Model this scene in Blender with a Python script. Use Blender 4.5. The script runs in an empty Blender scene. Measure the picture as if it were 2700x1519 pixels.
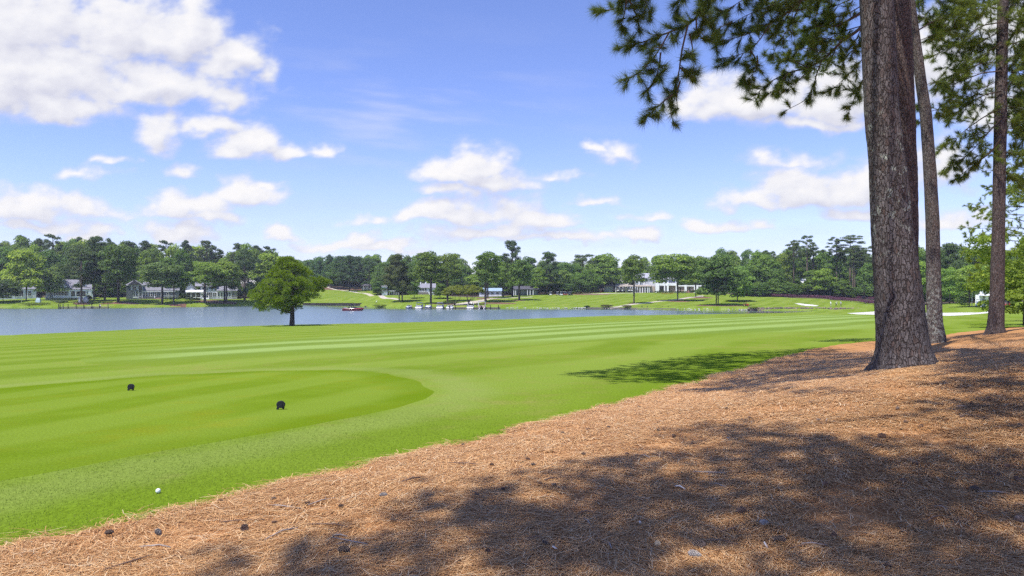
import bpy, bmesh, math, random
import numpy as np
from mathutils import Vector, Matrix

rng = np.random.default_rng(7)
random.seed(7)
scene = bpy.context.scene
COL = scene.collection
R = math.radians
EXPO = 0.68
HAZE = True

# ------------------------------------------------------------------ camera geometry
# the camera sits at the origin, looks along +Y and is level; lens 24 mm on 36 mm
F, CX, CY = 1800.0, 1350.0, 759.5
def P(px, py, Y):
    return Vector(((px - CX) / F * Y, Y, (CY - py) / F * Y))
def ss(a, b, x):
    t = np.clip((np.asarray(x, float) - a) / (b - a), 0, 1)
    return t * t * (3 - 2 * t)

# ------------------------------------------------------------------ noise
def _hash(ix, iy, seed):
    n = (ix * 374761393 + iy * 668265263 + seed * 974711) & 0x7fffffff
    n = ((n ^ (n >> 13)) * 1274126177) & 0x7fffffff
    return ((n ^ (n >> 16)) & 0xffff) / 65535.0
def vnoise(x, y, seed=0):
    x = np.asarray(x, float); y = np.asarray(y, float)
    ix = np.floor(x).astype(np.int64); iy = np.floor(y).astype(np.int64)
    fx = x - ix; fy = y - iy
    ux = fx * fx * fx * (fx * (fx * 6 - 15) + 10); uy = fy * fy * fy * (fy * (fy * 6 - 15) + 10)
    def g(a, b):
        t = _hash(ix + a, iy + b, seed) * 2 * math.pi
        return np.cos(t) * (fx - a) + np.sin(t) * (fy - b)
    return ((g(0, 0) * (1 - ux) + g(1, 0) * ux) * (1 - uy) + (g(0, 1) * (1 - ux) + g(1, 1) * ux) * uy) * 1.4
def fbm(x, y, octv=5, seed=0, gain=0.5):
    s = 0; a = 1.0; f = 1.0
    for i in range(octv):
        s = s + a * vnoise(x * f + 17.3 * i, y * f - 9.1 * i, seed + i); a *= gain; f *= 2.03
    return s

# ------------------------------------------------------------------ polygon distance (positive inside)
def poly_sd(X, Y, poly):
    X = np.asarray(X, float); Y = np.asarray(Y, float)
    d = np.full(X.shape, 1e18); ins = np.zeros(X.shape, bool)
    n = len(poly)
    for i in range(n):
        ax, ay = poly[i]; bx, by = poly[(i + 1) % n]
        ex, ey = bx - ax, by - ay
        L = ex * ex + ey * ey + 1e-12
        t = np.clip(((X - ax) * ex + (Y - ay) * ey) / L, 0, 1)
        d = np.minimum(d, (X - ax - t * ex) ** 2 + (Y - ay - t * ey) ** 2)
        if ay != by:
            c = ((ay > Y) != (by > Y)) & (X < (bx - ax) * (Y - ay) / (by - ay) + ax)
            ins ^= c
    d = np.sqrt(d)
    return np.where(ins, d, -d)
def line_sd(X, Y, pts, hw):
    d = np.full(np.shape(X), 1e18)
    for (ax, ay), (bx, by) in zip(pts[:-1], pts[1:]):
        ex, ey = bx - ax, by - ay
        t = np.clip(((X - ax) * ex + (Y - ay) * ey) / (ex * ex + ey * ey + 1e-12), 0, 1)
        d = np.minimum(d, (X - ax - t * ex) ** 2 + (Y - ay - t * ey) ** 2)
    return hw - np.sqrt(d)

# ------------------------------------------------------------------ the terrain
WZ = -7.5                                          # level of the lake
def lake_pt(px, py):
    Y = -WZ * F / (py - CY)
    return ((px - CX) / F * Y, Y)
LAKE = [lake_pt(*q) for q in [
    (-700, 812), (-300, 811), (0, 810.7), (300, 810), (450, 809), (560, 807.5), (660, 805.5), (740, 804), (800, 803), (900, 803), (958, 803.3),
    (962, 808), (1000, 809.5), (1045, 810), (1075, 812), (1200, 812.6), (1340, 812.6), (1450, 813), (1560, 813), (1640, 813.6),
    (1720, 815), (1790, 816), (1900, 817), (1985, 817.6), (2080, 818), (2180, 818.4), (2250, 819.2), (2290, 821.5),
    (2262, 824), (2150, 827), (1900, 831), (1600, 836.5), (1300, 848), (1000, 857), (770, 861.5), (400, 873), (0, 891), (-400, 912), (-900, 940)]]
SHB = [(-900, 80), (-400, 91), (0, 103), (400, 118), (770, 132), (1000, 138), (1300, 152), (1600, 175), (1900, 190), (2150, 198), (2400, 205), (3200, 210)]
SHX = np.array([(a - CX) / F for a, b in SHB]); SHY = np.array([b for a, b in SHB], float)

CTRL = []
def ctrl(px, py, Y): CTRL.append(((px - CX) / F * Y, Y, (CY - py) / F * Y))
for q in [(-600, 805, 290), (-300, 800, 285), (0, 792, 288), (120, 791, 290), (250, 790, 290), (350, 790, 292), (450, 789, 296), (560, 790, 298), (640, 790, 302), (720, 785, 325),
          (-300, 800, 278), (0, 806.5, 272), (200, 806, 272), (400, 804, 275), (600, 802, 285), (700, 800.5, 298), (0, 760, 345), (300, 757, 350), (600, 757, 360), (0, 735, 420), (400, 735, 430),
          (830, 799, 308), (900, 799, 308), (960, 799, 306), (900, 780, 345), (960, 782, 340), (870, 756, 420), (930, 765, 400), (1000, 772, 370), (820, 757, 415), (760, 765, 390),
          (1000, 804, 278), (1040, 801, 279), (1055, 796.5, 286), (1020, 778, 325), (1110, 776, 325), (1136, 800, 272), (1090, 790, 298), (1180, 797, 278), (1060, 783, 310), (1150, 783, 310),
          (1200, 805.5, 262), (1236, 802, 268), (1280, 797, 277), (1290, 785, 300), (1350, 784, 308), (1369, 791, 292), (1320, 804, 265), (1250, 790, 292), (1200, 790, 292),
          (1450, 779, 325), (1510, 779, 325), (1480, 773, 352), (1400, 779, 322), (1400, 800, 270), (1450, 808, 258), (1500, 800, 272), (1560, 808, 258), (1560, 780, 326), (1600, 771.5, 365),
          (1672, 800, 268), (1620, 810, 253), (1700, 809, 252), (1700, 772.5, 362), (1800, 772, 362), (1786, 793, 282), (1835, 783, 310), (1760, 806, 255), (1850, 803, 260), (1891, 805, 255), (1860, 775, 350), (1700, 790, 295), (1750, 780, 325), (1920, 790, 285),
          (1968, 807, 246), (1960, 786, 302), (1960, 778, 330), (2040, 783, 312), (2110, 787, 295), (2200, 793, 276), (2320, 803, 248), (2000, 809, 238), (2100, 809, 236), (2200, 809, 234), (2300, 812, 232),
          (2100, 797, 262), (2200, 803, 246), (2100, 775, 340), (2250, 780, 330), (2350, 790, 300), (2100, 760, 420), (2350, 765, 400),
          (2400, 806, 226), (2500, 801, 222), (2590, 799, 212), (2700, 795, 205), (2900, 790, 200), (2585, 810, 156), (2480, 813, 160), (2400, 815.5, 180), (2660, 808, 150), (2800, 800, 140), (2240, 824, 190), (2350, 826, 165), (2480, 829, 140), (2600, 825, 132), (2700, 818, 130), (2600, 770, 330),
          (1000, 762, 430), (1200, 764, 420), (1400, 765, 420), (1600, 766, 420), (1800, 766, 420), (1000, 748, 520), (1400, 750, 520), (1800, 750, 520), (2200, 745, 520), (300, 725, 520), (2600, 745, 450)]:
    ctrl(*q)
for xx in range(-1800, 1801, 300):
    CTRL.append((xx, 700., 8.)); CTRL.append((xx, 1200., 12.)); CTRL.append((xx, 2500., 15.))
CTRL = np.array(CTRL)

def H(X, Y):
    X = np.atleast_1d(np.asarray(X, float)); Y = np.atleast_1d(np.asarray(Y, float))
    Yc = np.maximum(Y, 1.0)
    b = np.clip(X / Yc, -1.25, 1.05)
    sh = np.interp(b, SHX, SHY)
    t = np.clip((Y - 6) / (sh - 6), 0, 1.2)
    z = -1.8 - 5.45 * t
    e = (X - (0.8 * Y - 7.0)) / 1.28
    z = z + 1.0 * ss(-1.5, 8, e) * (1 - ss(26, 60, Y)) * ss(3, 10, Y)
    z = z + 0.02 * vnoise(X * .35, Y * .35, 3) * (1 - ss(20, 60, Y))
    far = Y > 60
    if far.any():
        xf, yf = X[far], Y[far]
        zf = np.zeros(len(xf))
        for i in range(0, len(xf), 40000):
            dx = xf[i:i + 40000, None] - CTRL[None, :, 0]; dy = yf[i:i + 40000, None] - CTRL[None, :, 1]
            w = 1.0 / (dx * dx * 1.0 + dy * dy + 60.0) ** 1.9
            zf[i:i + 40000] = (w * CTRL[None, :, 2]).sum(1) / w.sum(1)
        k = ss(0.38, 0.62, b[far])
        lo = 0.97 * (1 - k) + 0.42 * k; hi = 1.12 * (1 - k) + 0.8 * k
        q = yf / sh[far]
        w = np.clip((q - lo) / (hi - lo), 0, 1); w = w * w * (3 - 2 * w)
        zz = z[far] * (1 - w) + zf * w
        sd = poly_sd(xf, yf, LAKE)
        kk = ss(-0.6, 5, sd)
        zz = zz * (1 - kk) + (-9.6) * kk
        z[far] = zz
    return z
def Hs(x, y): return float(H([x], [y])[0])

def ground(px, py, y0=2.0, y1=900.0):
    """first point of the terrain (or the lake) seen through a pixel of the photograph"""
    a = (px - CX) / F; c = (CY - py) / F
    Ys = np.geomspace(y0, y1, 1500)
    hz = np.maximum(H(a * Ys, Ys), WZ)
    d = c * Ys - hz
    i = int(np.argmax(d < 0)) if (d < 0).any() else len(Ys) - 1
    if i == 0: return Vector((a * Ys[0], Ys[0], hz[0]))
    lo, hi = Ys[i - 1], Ys[i]
    t = d[i - 1] / (d[i - 1] - d[i] + 1e-9)
    Y = lo + (hi - lo) * t
    return Vector((a * Y, Y, max(Hs(a * Y, Y), WZ)))
def gxy(px, py):
    p = ground(px, py); return (p.x, p.y)
def stand(px, Y, dz=0.0):
    x = (px - CX) / F * Y
    return Vector((x, Y, Hs(x, Y) + dz))

# ------------------------------------------------------------------ tagging, objects
def tag(o, label=None, cat=None, group=None, kind=None):
    if label: o['label'] = label
    if cat: o['category'] = cat
    if group: o['group'] = group
    if kind: o['kind'] = kind
    return o
def empty(name, loc, rz=0.0, label=None, cat=None, group=None):
    o = bpy.data.objects.new(name, None); COL.objects.link(o)
    o.location = loc; o.rotation_euler = (0, 0, rz); o.empty_display_size = 0.3
    return tag(o, label, cat, group)
def link_mesh(name, me, mats=None, parent=None, loc=None, rz=0.0):
    o = bpy.data.objects.new(name, me); COL.objects.link(o)
    if mats is not None:
        for m in (mats if isinstance(mats, (list, tuple)) else [mats]): me.materials.append(m)
    if parent is not None: o.parent = parent
    if loc is not None: o.location = loc
    if rz: o.rotation_euler = (0, 0, rz)
    return o
def np_mesh(name, verts, faces, nper, matidx=None, smooth=False, attrs=None):
    """faces: flat index array of polygons that all have nper corners"""
    me = bpy.data.meshes.new(name)
    verts = np.asarray(verts, np.float32); faces = np.asarray(faces, np.int32).ravel()
    nf = len(faces) // nper
    me.vertices.add(len(verts)); me.vertices.foreach_set('co', verts.ravel())
    me.loops.add(len(faces)); me.loops.foreach_set('vertex_index', faces)
    me.polygons.add(nf); me.polygons.foreach_set('loop_start', np.arange(0, nf * nper, nper, dtype=np.int32))
    if matidx is not None: me.polygons.foreach_set('material_index', np.asarray(matidx, np.int32))
    me.polygons.foreach_set('use_smooth', np.full(nf, bool(smooth)))
    for k, v in (attrs or {}).items():
        at = me.attributes.new(k, 'FLOAT', 'POINT'); at.data.foreach_set('value', np.asarray(v, np.float32))
    me.update(calc_edges=True)
    return me
def copy_tree(o, parent=None):
    c = o.copy(); COL.objects.link(c)
    if parent is not None: c.parent = parent
    for ch in o.children: copy_tree(ch, c)
    return c

class MB:
    """collects boxes, tubes, prisms ... and links them as ONE mesh object"""
    def __init__(self): self.v = []; self.f = []; self.m = []; self.sm = []
    def add(self, vs, fs, mi=0, smooth=False):
        n = len(self.v); self.v += [tuple(v) for v in vs]
        for f in fs:
            self.f.append(tuple(i + n for i in f)); self.m.append(mi); self.sm.append(smooth)
        return self
    def box(self, x0, x1, y0, y1, z0, z1, mi=0):
        vs = [(x0, y0, z0), (x1, y0, z0), (x1, y1, z0), (x0, y1, z0), (x0, y0, z1), (x1, y0, z1), (x1, y1, z1), (x0, y1, z1)]
        return self.add(vs, [(0, 3, 2, 1), (4, 5, 6, 7), (0, 1, 5, 4), (1, 2, 6, 5), (2, 3, 7, 6), (3, 0, 4, 7)], mi)
    def tube(self, pts, rad, n=8, mi=0, cap=True, smooth=True):
        pts = [Vector(p) for p in pts]
        rs = rad if isinstance(rad, (list, tuple)) else [rad] * len(pts)
        vs = []; fs = []; up = Vector((0.31, 0.17, 0.93))
        for i, p in enumerate(pts):
            t = (pts[min(i + 1, len(pts) - 1)] - pts[max(i - 1, 0)]).normalized()
            if abs(t.dot(up)) > 0.97: up = Vector((1, 0.1, 0))
            a = t.cross(up).normalized(); b = t.cross(a).normalized()
            for k in range(n):
                an = 2 * math.pi * k / n
                vs.append(p + (a * math.cos(an) + b * math.sin(an)) * rs[i])
        for i in range(len(pts) - 1):
            for k in range(n):
                k2 = (k + 1) % n
                fs.append((i * n + k, i * n + k2, (i + 1) * n + k2, (i + 1) * n + k))
        if cap:
            fs.append(tuple(range(n - 1, -1, -1))); fs.append(tuple((len(pts) - 1) * n + k for k in range(n)))
        return self.add(vs, fs, mi, smooth)
    def lathe(self, prof, n=16, mi=0, loc=(0, 0, 0), smooth=True):
        vs = []; fs = []
        for r, z in prof:
            for k in range(n):
                a = 2 * math.pi * k / n; vs.append((loc[0] + r * math.cos(a), loc[1] + r * math.sin(a), loc[2] + z))
        for i in range(len(prof) - 1):
            for k in range(n):
                k2 = (k + 1) % n; fs.append((i * n + k, i * n + k2, (i + 1) * n + k2, (i + 1) * n + k))
        fs.append(tuple(range(n - 1, -1, -1))); fs.append(tuple((len(prof) - 1) * n + k for k in range(n)))
        return self.add(vs, fs, mi, smooth)
    def prism(self, poly, y0, y1, mi=0):
        """poly in the (x, z) plane, extruded along y"""
        n = len(poly)
        vs = [(x, y0, z) for x, z in poly] + [(x, y1, z) for x, z in poly]
        fs = [tuple(range(n)), tuple(range(2 * n - 1, n - 1, -1))]
        fs += [(i, i + n, (i + 1) % n + n, (i + 1) % n) for i in range(n)]
        return self.add(vs, fs, mi)
    def prism_x(self, poly, x0, x1, mi=0):
        """poly in the (y, z) plane, extruded along x"""
        n = len(poly)
        vs = [(x0, y, z) for y, z in poly] + [(x1, y, z) for y, z in poly]
        fs = [tuple(range(n)), tuple(range(2 * n - 1, n - 1, -1))]
        fs += [(i, i + n, (i + 1) % n + n, (i + 1) % n) for i in range(n)]
        return self.add(vs, fs, mi)
    def hip(self, x0, x1, y0, y1, z0, z1, inset, mi=0, th=0.18):
        """hipped roof with a short ridge and a fascia"""
        ym = (y0 + y1) / 2
        vs = [(x0, y0, z0), (x1, y0, z0), (x1, y1, z0), (x0, y1, z0), (x0, y0, z0 + th), (x1, y0, z0 + th), (x1, y1, z0 + th), (x0, y1, z0 + th),
              (x0 + inset, ym, z1), (x1 - inset, ym, z1)]
        return self.add(vs, [(0, 3, 2, 1), (0, 1, 5, 4), (1, 2, 6, 5), (2, 3, 7, 6), (3, 0, 4, 7), (4, 5, 9, 8), (5, 6, 9), (6, 7, 8, 9), (7, 4, 8)], mi)
    def gable(self, x0, x1, y0, y1, z0, z1, mi=0, th=0.2, axis='x'):
        """two-slope roof slab; axis = direction of the ridge"""
        if axis == 'x':
            ym = (y0 + y1) / 2
            return self.prism_x([(y0, z0), (ym, z1), (y1, z0), (y1, z0 + th), (ym, z1 + th), (y0, z0 + th)], x0, x1, mi)
        xm = (x0 + x1) / 2
        return self.prism([(x0, z0), (xm, z1), (x1, z0), (x1, z0 + th), (xm, z1 + th), (x0, z0 + th)], y0, y1, mi)
    def ellip(self, c, r, n=10, m=7, mi=0):
        vs = []; fs = []
        for j in range(m + 1):
            ph = math.pi * j / m
            for k in range(n):
                a = 2 * math.pi * k / n
                vs.append((c[0] + r[0] * math.sin(ph) * math.cos(a), c[1] + r[1] * math.sin(ph) * math.sin(a), c[2] + r[2] * math.cos(ph)))
        for j in range(m):
            for k in range(n):
                k2 = (k + 1) % n
                fs.append((j * n + k, (j + 1) * n + k, (j + 1) * n + k2, j * n + k2))
        return self.add(vs, fs, mi, True)
    def loft(self, rings, mi=0, cap=True, smooth=True):
        n = len(rings[0]); vs = [p for r in rings for p in r]; fs = []
        for i in range(len(rings) - 1):
            for k in range(n):
                k2 = (k + 1) % n; fs.append((i * n + k, i * n + k2, (i + 1) * n + k2, (i + 1) * n + k))
        if cap:
            fs.append(tuple(range(n - 1, -1, -1))); fs.append(tuple((len(rings) - 1) * n + k for k in range(n)))
        return self.add(vs, fs, mi, smooth)
    def build(self, name, mats, parent=None, loc=None, rz=0.0):
        me = bpy.data.meshes.new(name); me.from_pydata(self.v, [], self.f)
        for p, mi, s in zip(me.polygons, self.m, self.sm): p.material_index = mi; p.use_smooth = s
        bm = bmesh.new(); bm.from_mesh(me)
        bmesh.ops.remove_doubles(bm, verts=bm.verts, dist=1e-6)
        bmesh.ops.recalc_face_normals(bm, faces=bm.faces); bm.to_mesh(me); bm.free()
        return link_mesh(name, me, mats, parent, loc, rz)

# ------------------------------------------------------------------ materials
def lin(c):
    return tuple(((x / 255) / 12.92 if x / 255 <= 0.04045 else ((x / 255 + 0.055) / 1.055) ** 2.4) for x in c)
class NT:
    def __init__(self, name):
        self.mat = bpy.data.materials.new(name); self.mat.use_nodes = True
        self.t = self.mat.node_tree; self.t.nodes.clear()
        self.out = self.n('ShaderNodeOutputMaterial')
    def n(self, typ, **kw):
        x = self.t.nodes.new(typ)
        for k, v in kw.items(): setattr(x, k, v)
        return x
    def l(self, a, b): self.t.links.new(a, b)
    def set(self, node, key, val):
        if hasattr(val, 'is_linked') or isinstance(val, bpy.types.NodeSocket): self.l(val, node.inputs[key])
        else: node.inputs[key].default_value = val
    def noise(self, vec, scale, detail=4, rough=0.55, dist=0.0):
        x = self.n('ShaderNodeTexNoise'); self.l(vec, x.inputs['Vector'])
        x.inputs['Scale'].default_value = scale; x.inputs['Detail'].default_value = detail
        x.inputs['Roughness'].default_value = rough; x.inputs['Distortion'].default_value = dist
        return x.outputs['Fac']
    def ramp(self, fac, stops, interp='LINEAR'):
        x = self.n('ShaderNodeValToRGB'); x.color_ramp.interpolation = interp
        el = x.color_ramp.elements
        while len(el) < len(stops): el.new(0.5)
        for e, (p, c) in zip(el, stops):
            e.position = p; e.color = (*c, 1) if len(c) == 3 else c
        self.l(fac, x.inputs['Fac']); return x.outputs['Color']
    def rng(self, v, a, b, c, d, smooth=False):
        x = self.n('ShaderNodeMapRange')
        if smooth: x.interpolation_type = 'SMOOTHSTEP'
        self.l(v, x.inputs['Value'])
        for k, q in zip(('From Min', 'From Max', 'To Min', 'To Max'), (a, b, c, d)): x.inputs[k].default_value = q
        return x.outputs['Result']
    def math(self, op, a, b=None, c=None):
        x = self.n('ShaderNodeMath', operation=op)
        for i, v in enumerate((a, b, c)):
            if v is not None: self.set(x, i, v)
        return x.outputs[0]
    def mix(self, fac, a, b, blend='MIX'):
        x = self.n('ShaderNodeMix', data_type='RGBA', blend_type=blend)
        for i, v in ((0, fac), (6, a), (7, b)):
            if isinstance(v, tuple) and len(v) == 3: v = (*v, 1)
            self.set(x, i, v)
        return x.outputs[2]
    def mapping(self, vec, scale=(1, 1, 1), rot=(0, 0, 0), loc=(0, 0, 0)):
        x = self.n('ShaderNodeMapping'); self.l(vec, x.inputs['Vector'])
        x.inputs['Scale'].default_value = scale; x.inputs['Rotation'].default_value = rot; x.inputs['Location'].default_value = loc
        return x.outputs['Vector']
    def pos(self): return self.n('ShaderNodeNewGeometry').outputs['Position']
    def obj(self): return self.n('ShaderNodeTexCoord').outputs['Object']
    def bump(self, h, strength=0.5, dist=0.02, normal=None):
        x = self.n('ShaderNodeBump'); self.l(h, x.inputs['Height'])
        x.inputs['Strength'].default_value = strength; x.inputs['Distance'].default_value = dist
        if normal is not None: self.l(normal, x.inputs['Normal'])
        return x.outputs['Normal']
    def bsdf(self, color, rough=0.7, normal=None, metallic=0.0, spec=0.3, **kw):
        x = self.n('ShaderNodeBsdfPrincipled')
        if isinstance(color, tuple) and len(color) == 3: color = (*color, 1)
        self.set(x, 'Base Color', color); self.set(x, 'Roughness', rough); self.set(x, 'Metallic', metallic)
        self.set(x, 'Specular IOR Level', spec)
        for k, v in kw.items(): self.set(x, k.replace('_', ' '), v)
        if normal is not None: self.l(normal, x.inputs['Normal'])
        return x
    def done(self, shader):
        self.l(shader.outputs[0] if hasattr(shader, 'outputs') else shader, self.out.inputs['Surface']); return self.mat

MATS = {}
def paint(name, c, rough=0.55, var=0.12, scale=3.0, metallic=0.0, spec=0.35, bump=0.0, bscale=20.0):
    """a painted or plain surface with a little uneven wear"""
    if name in MATS: return MATS[name]
    t = NT(name); v = t.obj()
    a = t.noise(v, scale, 5, 0.6); b = t.noise(v, scale * 7.3, 3)
    f = t.math('ADD', t.rng(a, .25, .75, 1 - var, 1 + var), t.rng(b, .3, .7, -var * .4, var * .4))
    m = t.n('ShaderNodeVectorMath', operation='SCALE'); m.inputs[0].default_value = c; t.l(f, m.inputs['Scale'])
    nrm = t.bump(t.noise(v, bscale, 4), bump, 0.02) if bump else None
    MATS[name] = t.done(t.bsdf(m.outputs[0], t.rng(b, .3, .7, max(rough - .08, .02), min(rough + .08, 1)), nrm, metallic, spec))
    return MATS[name]
def siding(name, c, pitch=0.22):
    if name in MATS: return MATS[name]
    t = NT(name); v = t.obj()
    sx = t.n('ShaderNodeSeparateXYZ'); t.l(v, sx.inputs[0])
    fr = t.math('FRACT', t.math('DIVIDE', sx.outputs['Z'], pitch))
    line = t.rng(fr, 0.0, 0.12, 0.72, 1.0)
    m = t.n('ShaderNodeVectorMath', operation='SCALE'); m.inputs[0].default_value = c
    t.l(t.math('MULTIPLY', line, t.rng(t.noise(v, .9, 5), .3, .7, .9, 1.08)), m.inputs['Scale'])
    MATS[name] = t.done(t.bsdf(m.outputs[0], 0.6, t.bump(fr, 0.35, 0.02))); return MATS[name]
def shingle(name, c):
    if name in MATS: return MATS[name]
    t = NT(name); v = t.obj()
    br = t.n('ShaderNodeTexBrick'); t.l(t.mapping(v, (1, 1, 1), (R(90), 0, 0)), br.inputs['Vector'])
    br.inputs['Scale'].default_value = 2.0; br.inputs['Mortar Size'].default_value = 0.02
    br.inputs['Color1'].default_value = (*[x * .82 for x in c], 1); br.inputs['Color2'].default_value = (*[min(x * 1.15, 1) for x in c], 1)
    br.inputs['Mortar'].default_value = (*[x * .5 for x in c], 1)
    MATS[name] = t.done(t.bsdf(t.mix(t.rng(t.noise(v, .8, 5), .3, .7, 0, .3), br.outputs['Color'], tuple(x * .7 for x in c)), 0.85)); return MATS[name]
def brick(name, c):
    if name in MATS: return MATS[name]
    t = NT(name); v = t.obj()
    br = t.n('ShaderNodeTexBrick'); t.l(t.mapping(v, (1, 1, 1), (R(90), 0, 0)), br.inputs['Vector'])
    br.inputs['Scale'].default_value = 3.5; br.inputs['Mortar Size'].default_value = 0.03
    br.inputs['Color1'].default_value = (*[x * .8 for x in c], 1); br.inputs['Color2'].default_value = (*[min(x * 1.2, 1) for x in c], 1)
    br.inputs['Mortar'].default_value = (.35, .32, .29, 1)
    MATS[name] = t.done(t.bsdf(br.outputs['Color'], 0.85)); return MATS[name]
def glass_dark(name='window_glass', c=(.018, .024, .034)):
    if name in MATS: return MATS[name]
    t = NT(name); v = t.obj()
    col = t.ramp(t.noise(v, 1.4, 3), [(.3, tuple(x * .6 for x in c)), (.7, tuple(x * 1.6 for x in c))])
    MATS[name] = t.done(t.bsdf(col, 0.08, None, 0, 0.5)); return MATS[name]
# ================================================================== ground, lake
D = 1.0482                                        # px of the 2576-wide preview -> px of the photograph
def dg(pts): return [gxy(x * D, y * D) for x, y in pts]
def sg(pts): return [gxy(x, y) for x, y in pts]
def pd(pts): return [((a - CX) / F * Y, Y) for a, Y in pts]

STRAW = dg([(-420, 1460), (-200, 1420), (0, 1377), (100, 1356), (200, 1335), (330, 1300), (470, 1274), (600, 1245), (720, 1222), (850, 1195), (950, 1170), (1050, 1145), (1200, 1105), (1330, 1072),
            (1450, 1045), (1600, 1005), (1700, 975), (1830, 938), (1960, 900), (2070, 873), (2200, 858), (2350, 848), (2420, 836), (2500, 829), (2576, 823), (2800, 815)]) + [(60, 22), (60, -40), (-25, -40), (-25, -2)]
TEE = dg([(-300, 1000), (0, 977), (200, 960), (400, 945), (650, 934), (850, 931), (980, 940), (1060, 962), (1090, 985), (1070, 1005), (1000, 1025), (880, 1050), (760, 1073), (600, 1100), (400, 1136), (200, 1175), (0, 1210), (-300, 1275)])
FAIR = dg([(195, 908), (240, 894), (320, 880), (500, 868), (700, 853), (900, 841), (1100, 829), (1300, 820), (1500, 810), (1700, 802), (1900, 796), (2080, 791), (2190, 791), (2240, 797), (2262, 806), (2262, 826),
           (2150, 829), (2000, 836), (1850, 843), (1700, 850), (1550, 857), (1400, 865), (1250, 873), (1100, 881), (950, 887), (800, 893), (650, 901), (500, 908), (380, 915), (280, 918), (215, 915)])
BUNKERS = [sg([(2095, 799.5), (2110, 800), (2140, 803), (2160, 806.5), (2150, 807.5), (2125, 806.5), (2105, 803)]),
           sg([(2232, 826), (2260, 828.8), (2315, 830), (2380, 833), (2430, 835), (2485, 834.3), (2545, 830.5), (2612, 824.5), (2640, 820), (2610, 820.5), (2582, 824), (2530, 824.3), (2430, 824.5), (2370, 822.8), (2316, 820.6), (2275, 823.5)])]
def ell(px, py, rx, ry, n=14):
    c = ground(px, py); return [(c.x + rx * math.cos(2 * math.pi * k / n), c.y + ry * math.sin(2 * math.pi * k / n)) for k in range(n)]
BEDS = [ell(1897, 806, 9, 7), ell(1842, 784, 6, 7), ell(1165, 801, 8.5, 3.2), ell(1320, 800, 7.5, 4), ell(1672, 800.5, 2.4, 3), ell(1790, 794, 4.5, 5), ell(1369, 791.5, 3, 4),
        ell(312, 799, 8, 5), ell(437, 803, 9, 3.2), ell(222, 801, 5, 2.4), ell(906, 763, 15, 14), ell(2203, 777, 9, 15), ell(1290, 786, 6, 7), ell(570, 797, 9, 5), ell(1490, 774, 24, 7), ell(1545, 771, 10, 8), ell(1030, 777, 6, 6)]
FOREST = pd([(-900, 312), (-300, 314), (300, 318), (660, 322), (770, 398), (850, 436), (960, 420), (1010, 372), (1080, 352), (1180, 322), (1290, 316), (1420, 352), (1500, 385), (1600, 404), (1880, 392), (1945, 335), (2040, 312), (2120, 300), (2320, 258), (2420, 232), (2520, 228), (2660, 214), (2900, 205)])
FOREST = FOREST + [(900, 260), (2400, 900), (2400, 2400), (-2400, 2400), (-2400, 700), (-700, 318)]
PATHS = [(sg([(857, 754.5), (863, 757.8), (880, 762), (905, 766), (935, 770), (975, 777), (1010, 784), (1048, 790)]), 1.25),
         (sg([(1600, 812.6), (1608, 812), (1622, 809.7), (1648, 805.3), (1675, 801.8), (1715, 797.4), (1745, 794), (1787, 789.6), (1815, 785.2), (1832, 783.3), (1850, 780)]), 1.35),
         (sg([(1258, 797), (1272, 791), (1292, 788), (1335, 786), (1370, 784.5), (1400, 783)]), 1.3),
         (sg([(1205, 804.5), (1225, 801), (1246, 797.5), (1258, 795)]), 3.2),
         (sg([(1540, 774.6), (1580, 774.8), (1660, 773), (1700, 770.5)]), 1.6)]

ang = np.unique(np.concatenate([np.linspace(-180, -60, 22), np.linspace(-60, -44, 24), np.linspace(-44, 44, 760), np.linspace(44, 60, 24), np.linspace(60, 180, 22)]))
ang = np.radians(ang[:-1])
rad = np.concatenate([[0.3, .8, 1.4], np.geomspace(2.0, 60, 330), np.geomspace(60, 460, 300)[1:], np.geomspace(460, 630, 10)[1:]])
A, RR = np.meshgrid(ang, rad, indexing='ij')
GX = (RR * np.sin(A)).ravel(); GY = (RR * np.cos(A)).ravel()
GZ = H(GX, GY)
# the lip of the tee and of the bunkers, a shallow bowl in the sand
sd_tee = poly_sd(GX, GY, TEE) + .10 * vnoise(GX * .5, GY * .5, 21)
sd_fair = np.full(GX.shape, -99.); near = (GY > 15) & (GY < 330)
sd_fair[near] = poly_sd(GX[near], GY[near], FAIR) + .25 * vnoise(GX[near] * .2, GY[near] * .2, 22)
wob = .20 * vnoise(GX * .9, GY * .9, 23) + .13 * vnoise(GX * 3.1, GY * 3.1, 24) + .05 * vnoise(GX * 8.7, GY * 8.7, 25)
sd_straw = poly_sd(GX, GY, STRAW) + wob
def far_sd(fn, lo=120, hi=520):
    s = np.full(GX.shape, -99.); m = (GY > lo) & (GY < hi); s[m] = fn(GX[m], GY[m]); return s
sd_bunk = far_sd(lambda x, y: np.max([poly_sd(x, y, b) for b in BUNKERS], 0) + .2 * vnoise(x * .3, y * .3, 26))
sd_beds = far_sd(lambda x, y: np.max([poly_sd(x, y, b) for b in BEDS], 0) + 1.2 * vnoise(x * .3, y * .3, 27) + .4 * vnoise(x * 1.2, y * 1.2, 28))
sd_for = far_sd(lambda x, y: poly_sd(x, y, FOREST) + 4 * vnoise(x * .07, y * .07, 29), 190, 4000)
sd_path = far_sd(lambda x, y: np.max([line_sd(x, y, p, w) for p, w in PATHS], 0), 200, 500)
GZ = GZ + 0.018 * ss(-.05, .12, sd_straw) - 0.25 * ss(0, 3, sd_bunk)
ZN = [('pine_straw_bed', sd_straw), ('bunker_sand', sd_bunk), ('cart_path', sd_path), ('tee_box', sd_tee), ('fairway', sd_fair), ('mulch_bed', sd_beds), ('forest_floor', sd_for)]
na, nr = len(ang), len(rad)
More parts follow.
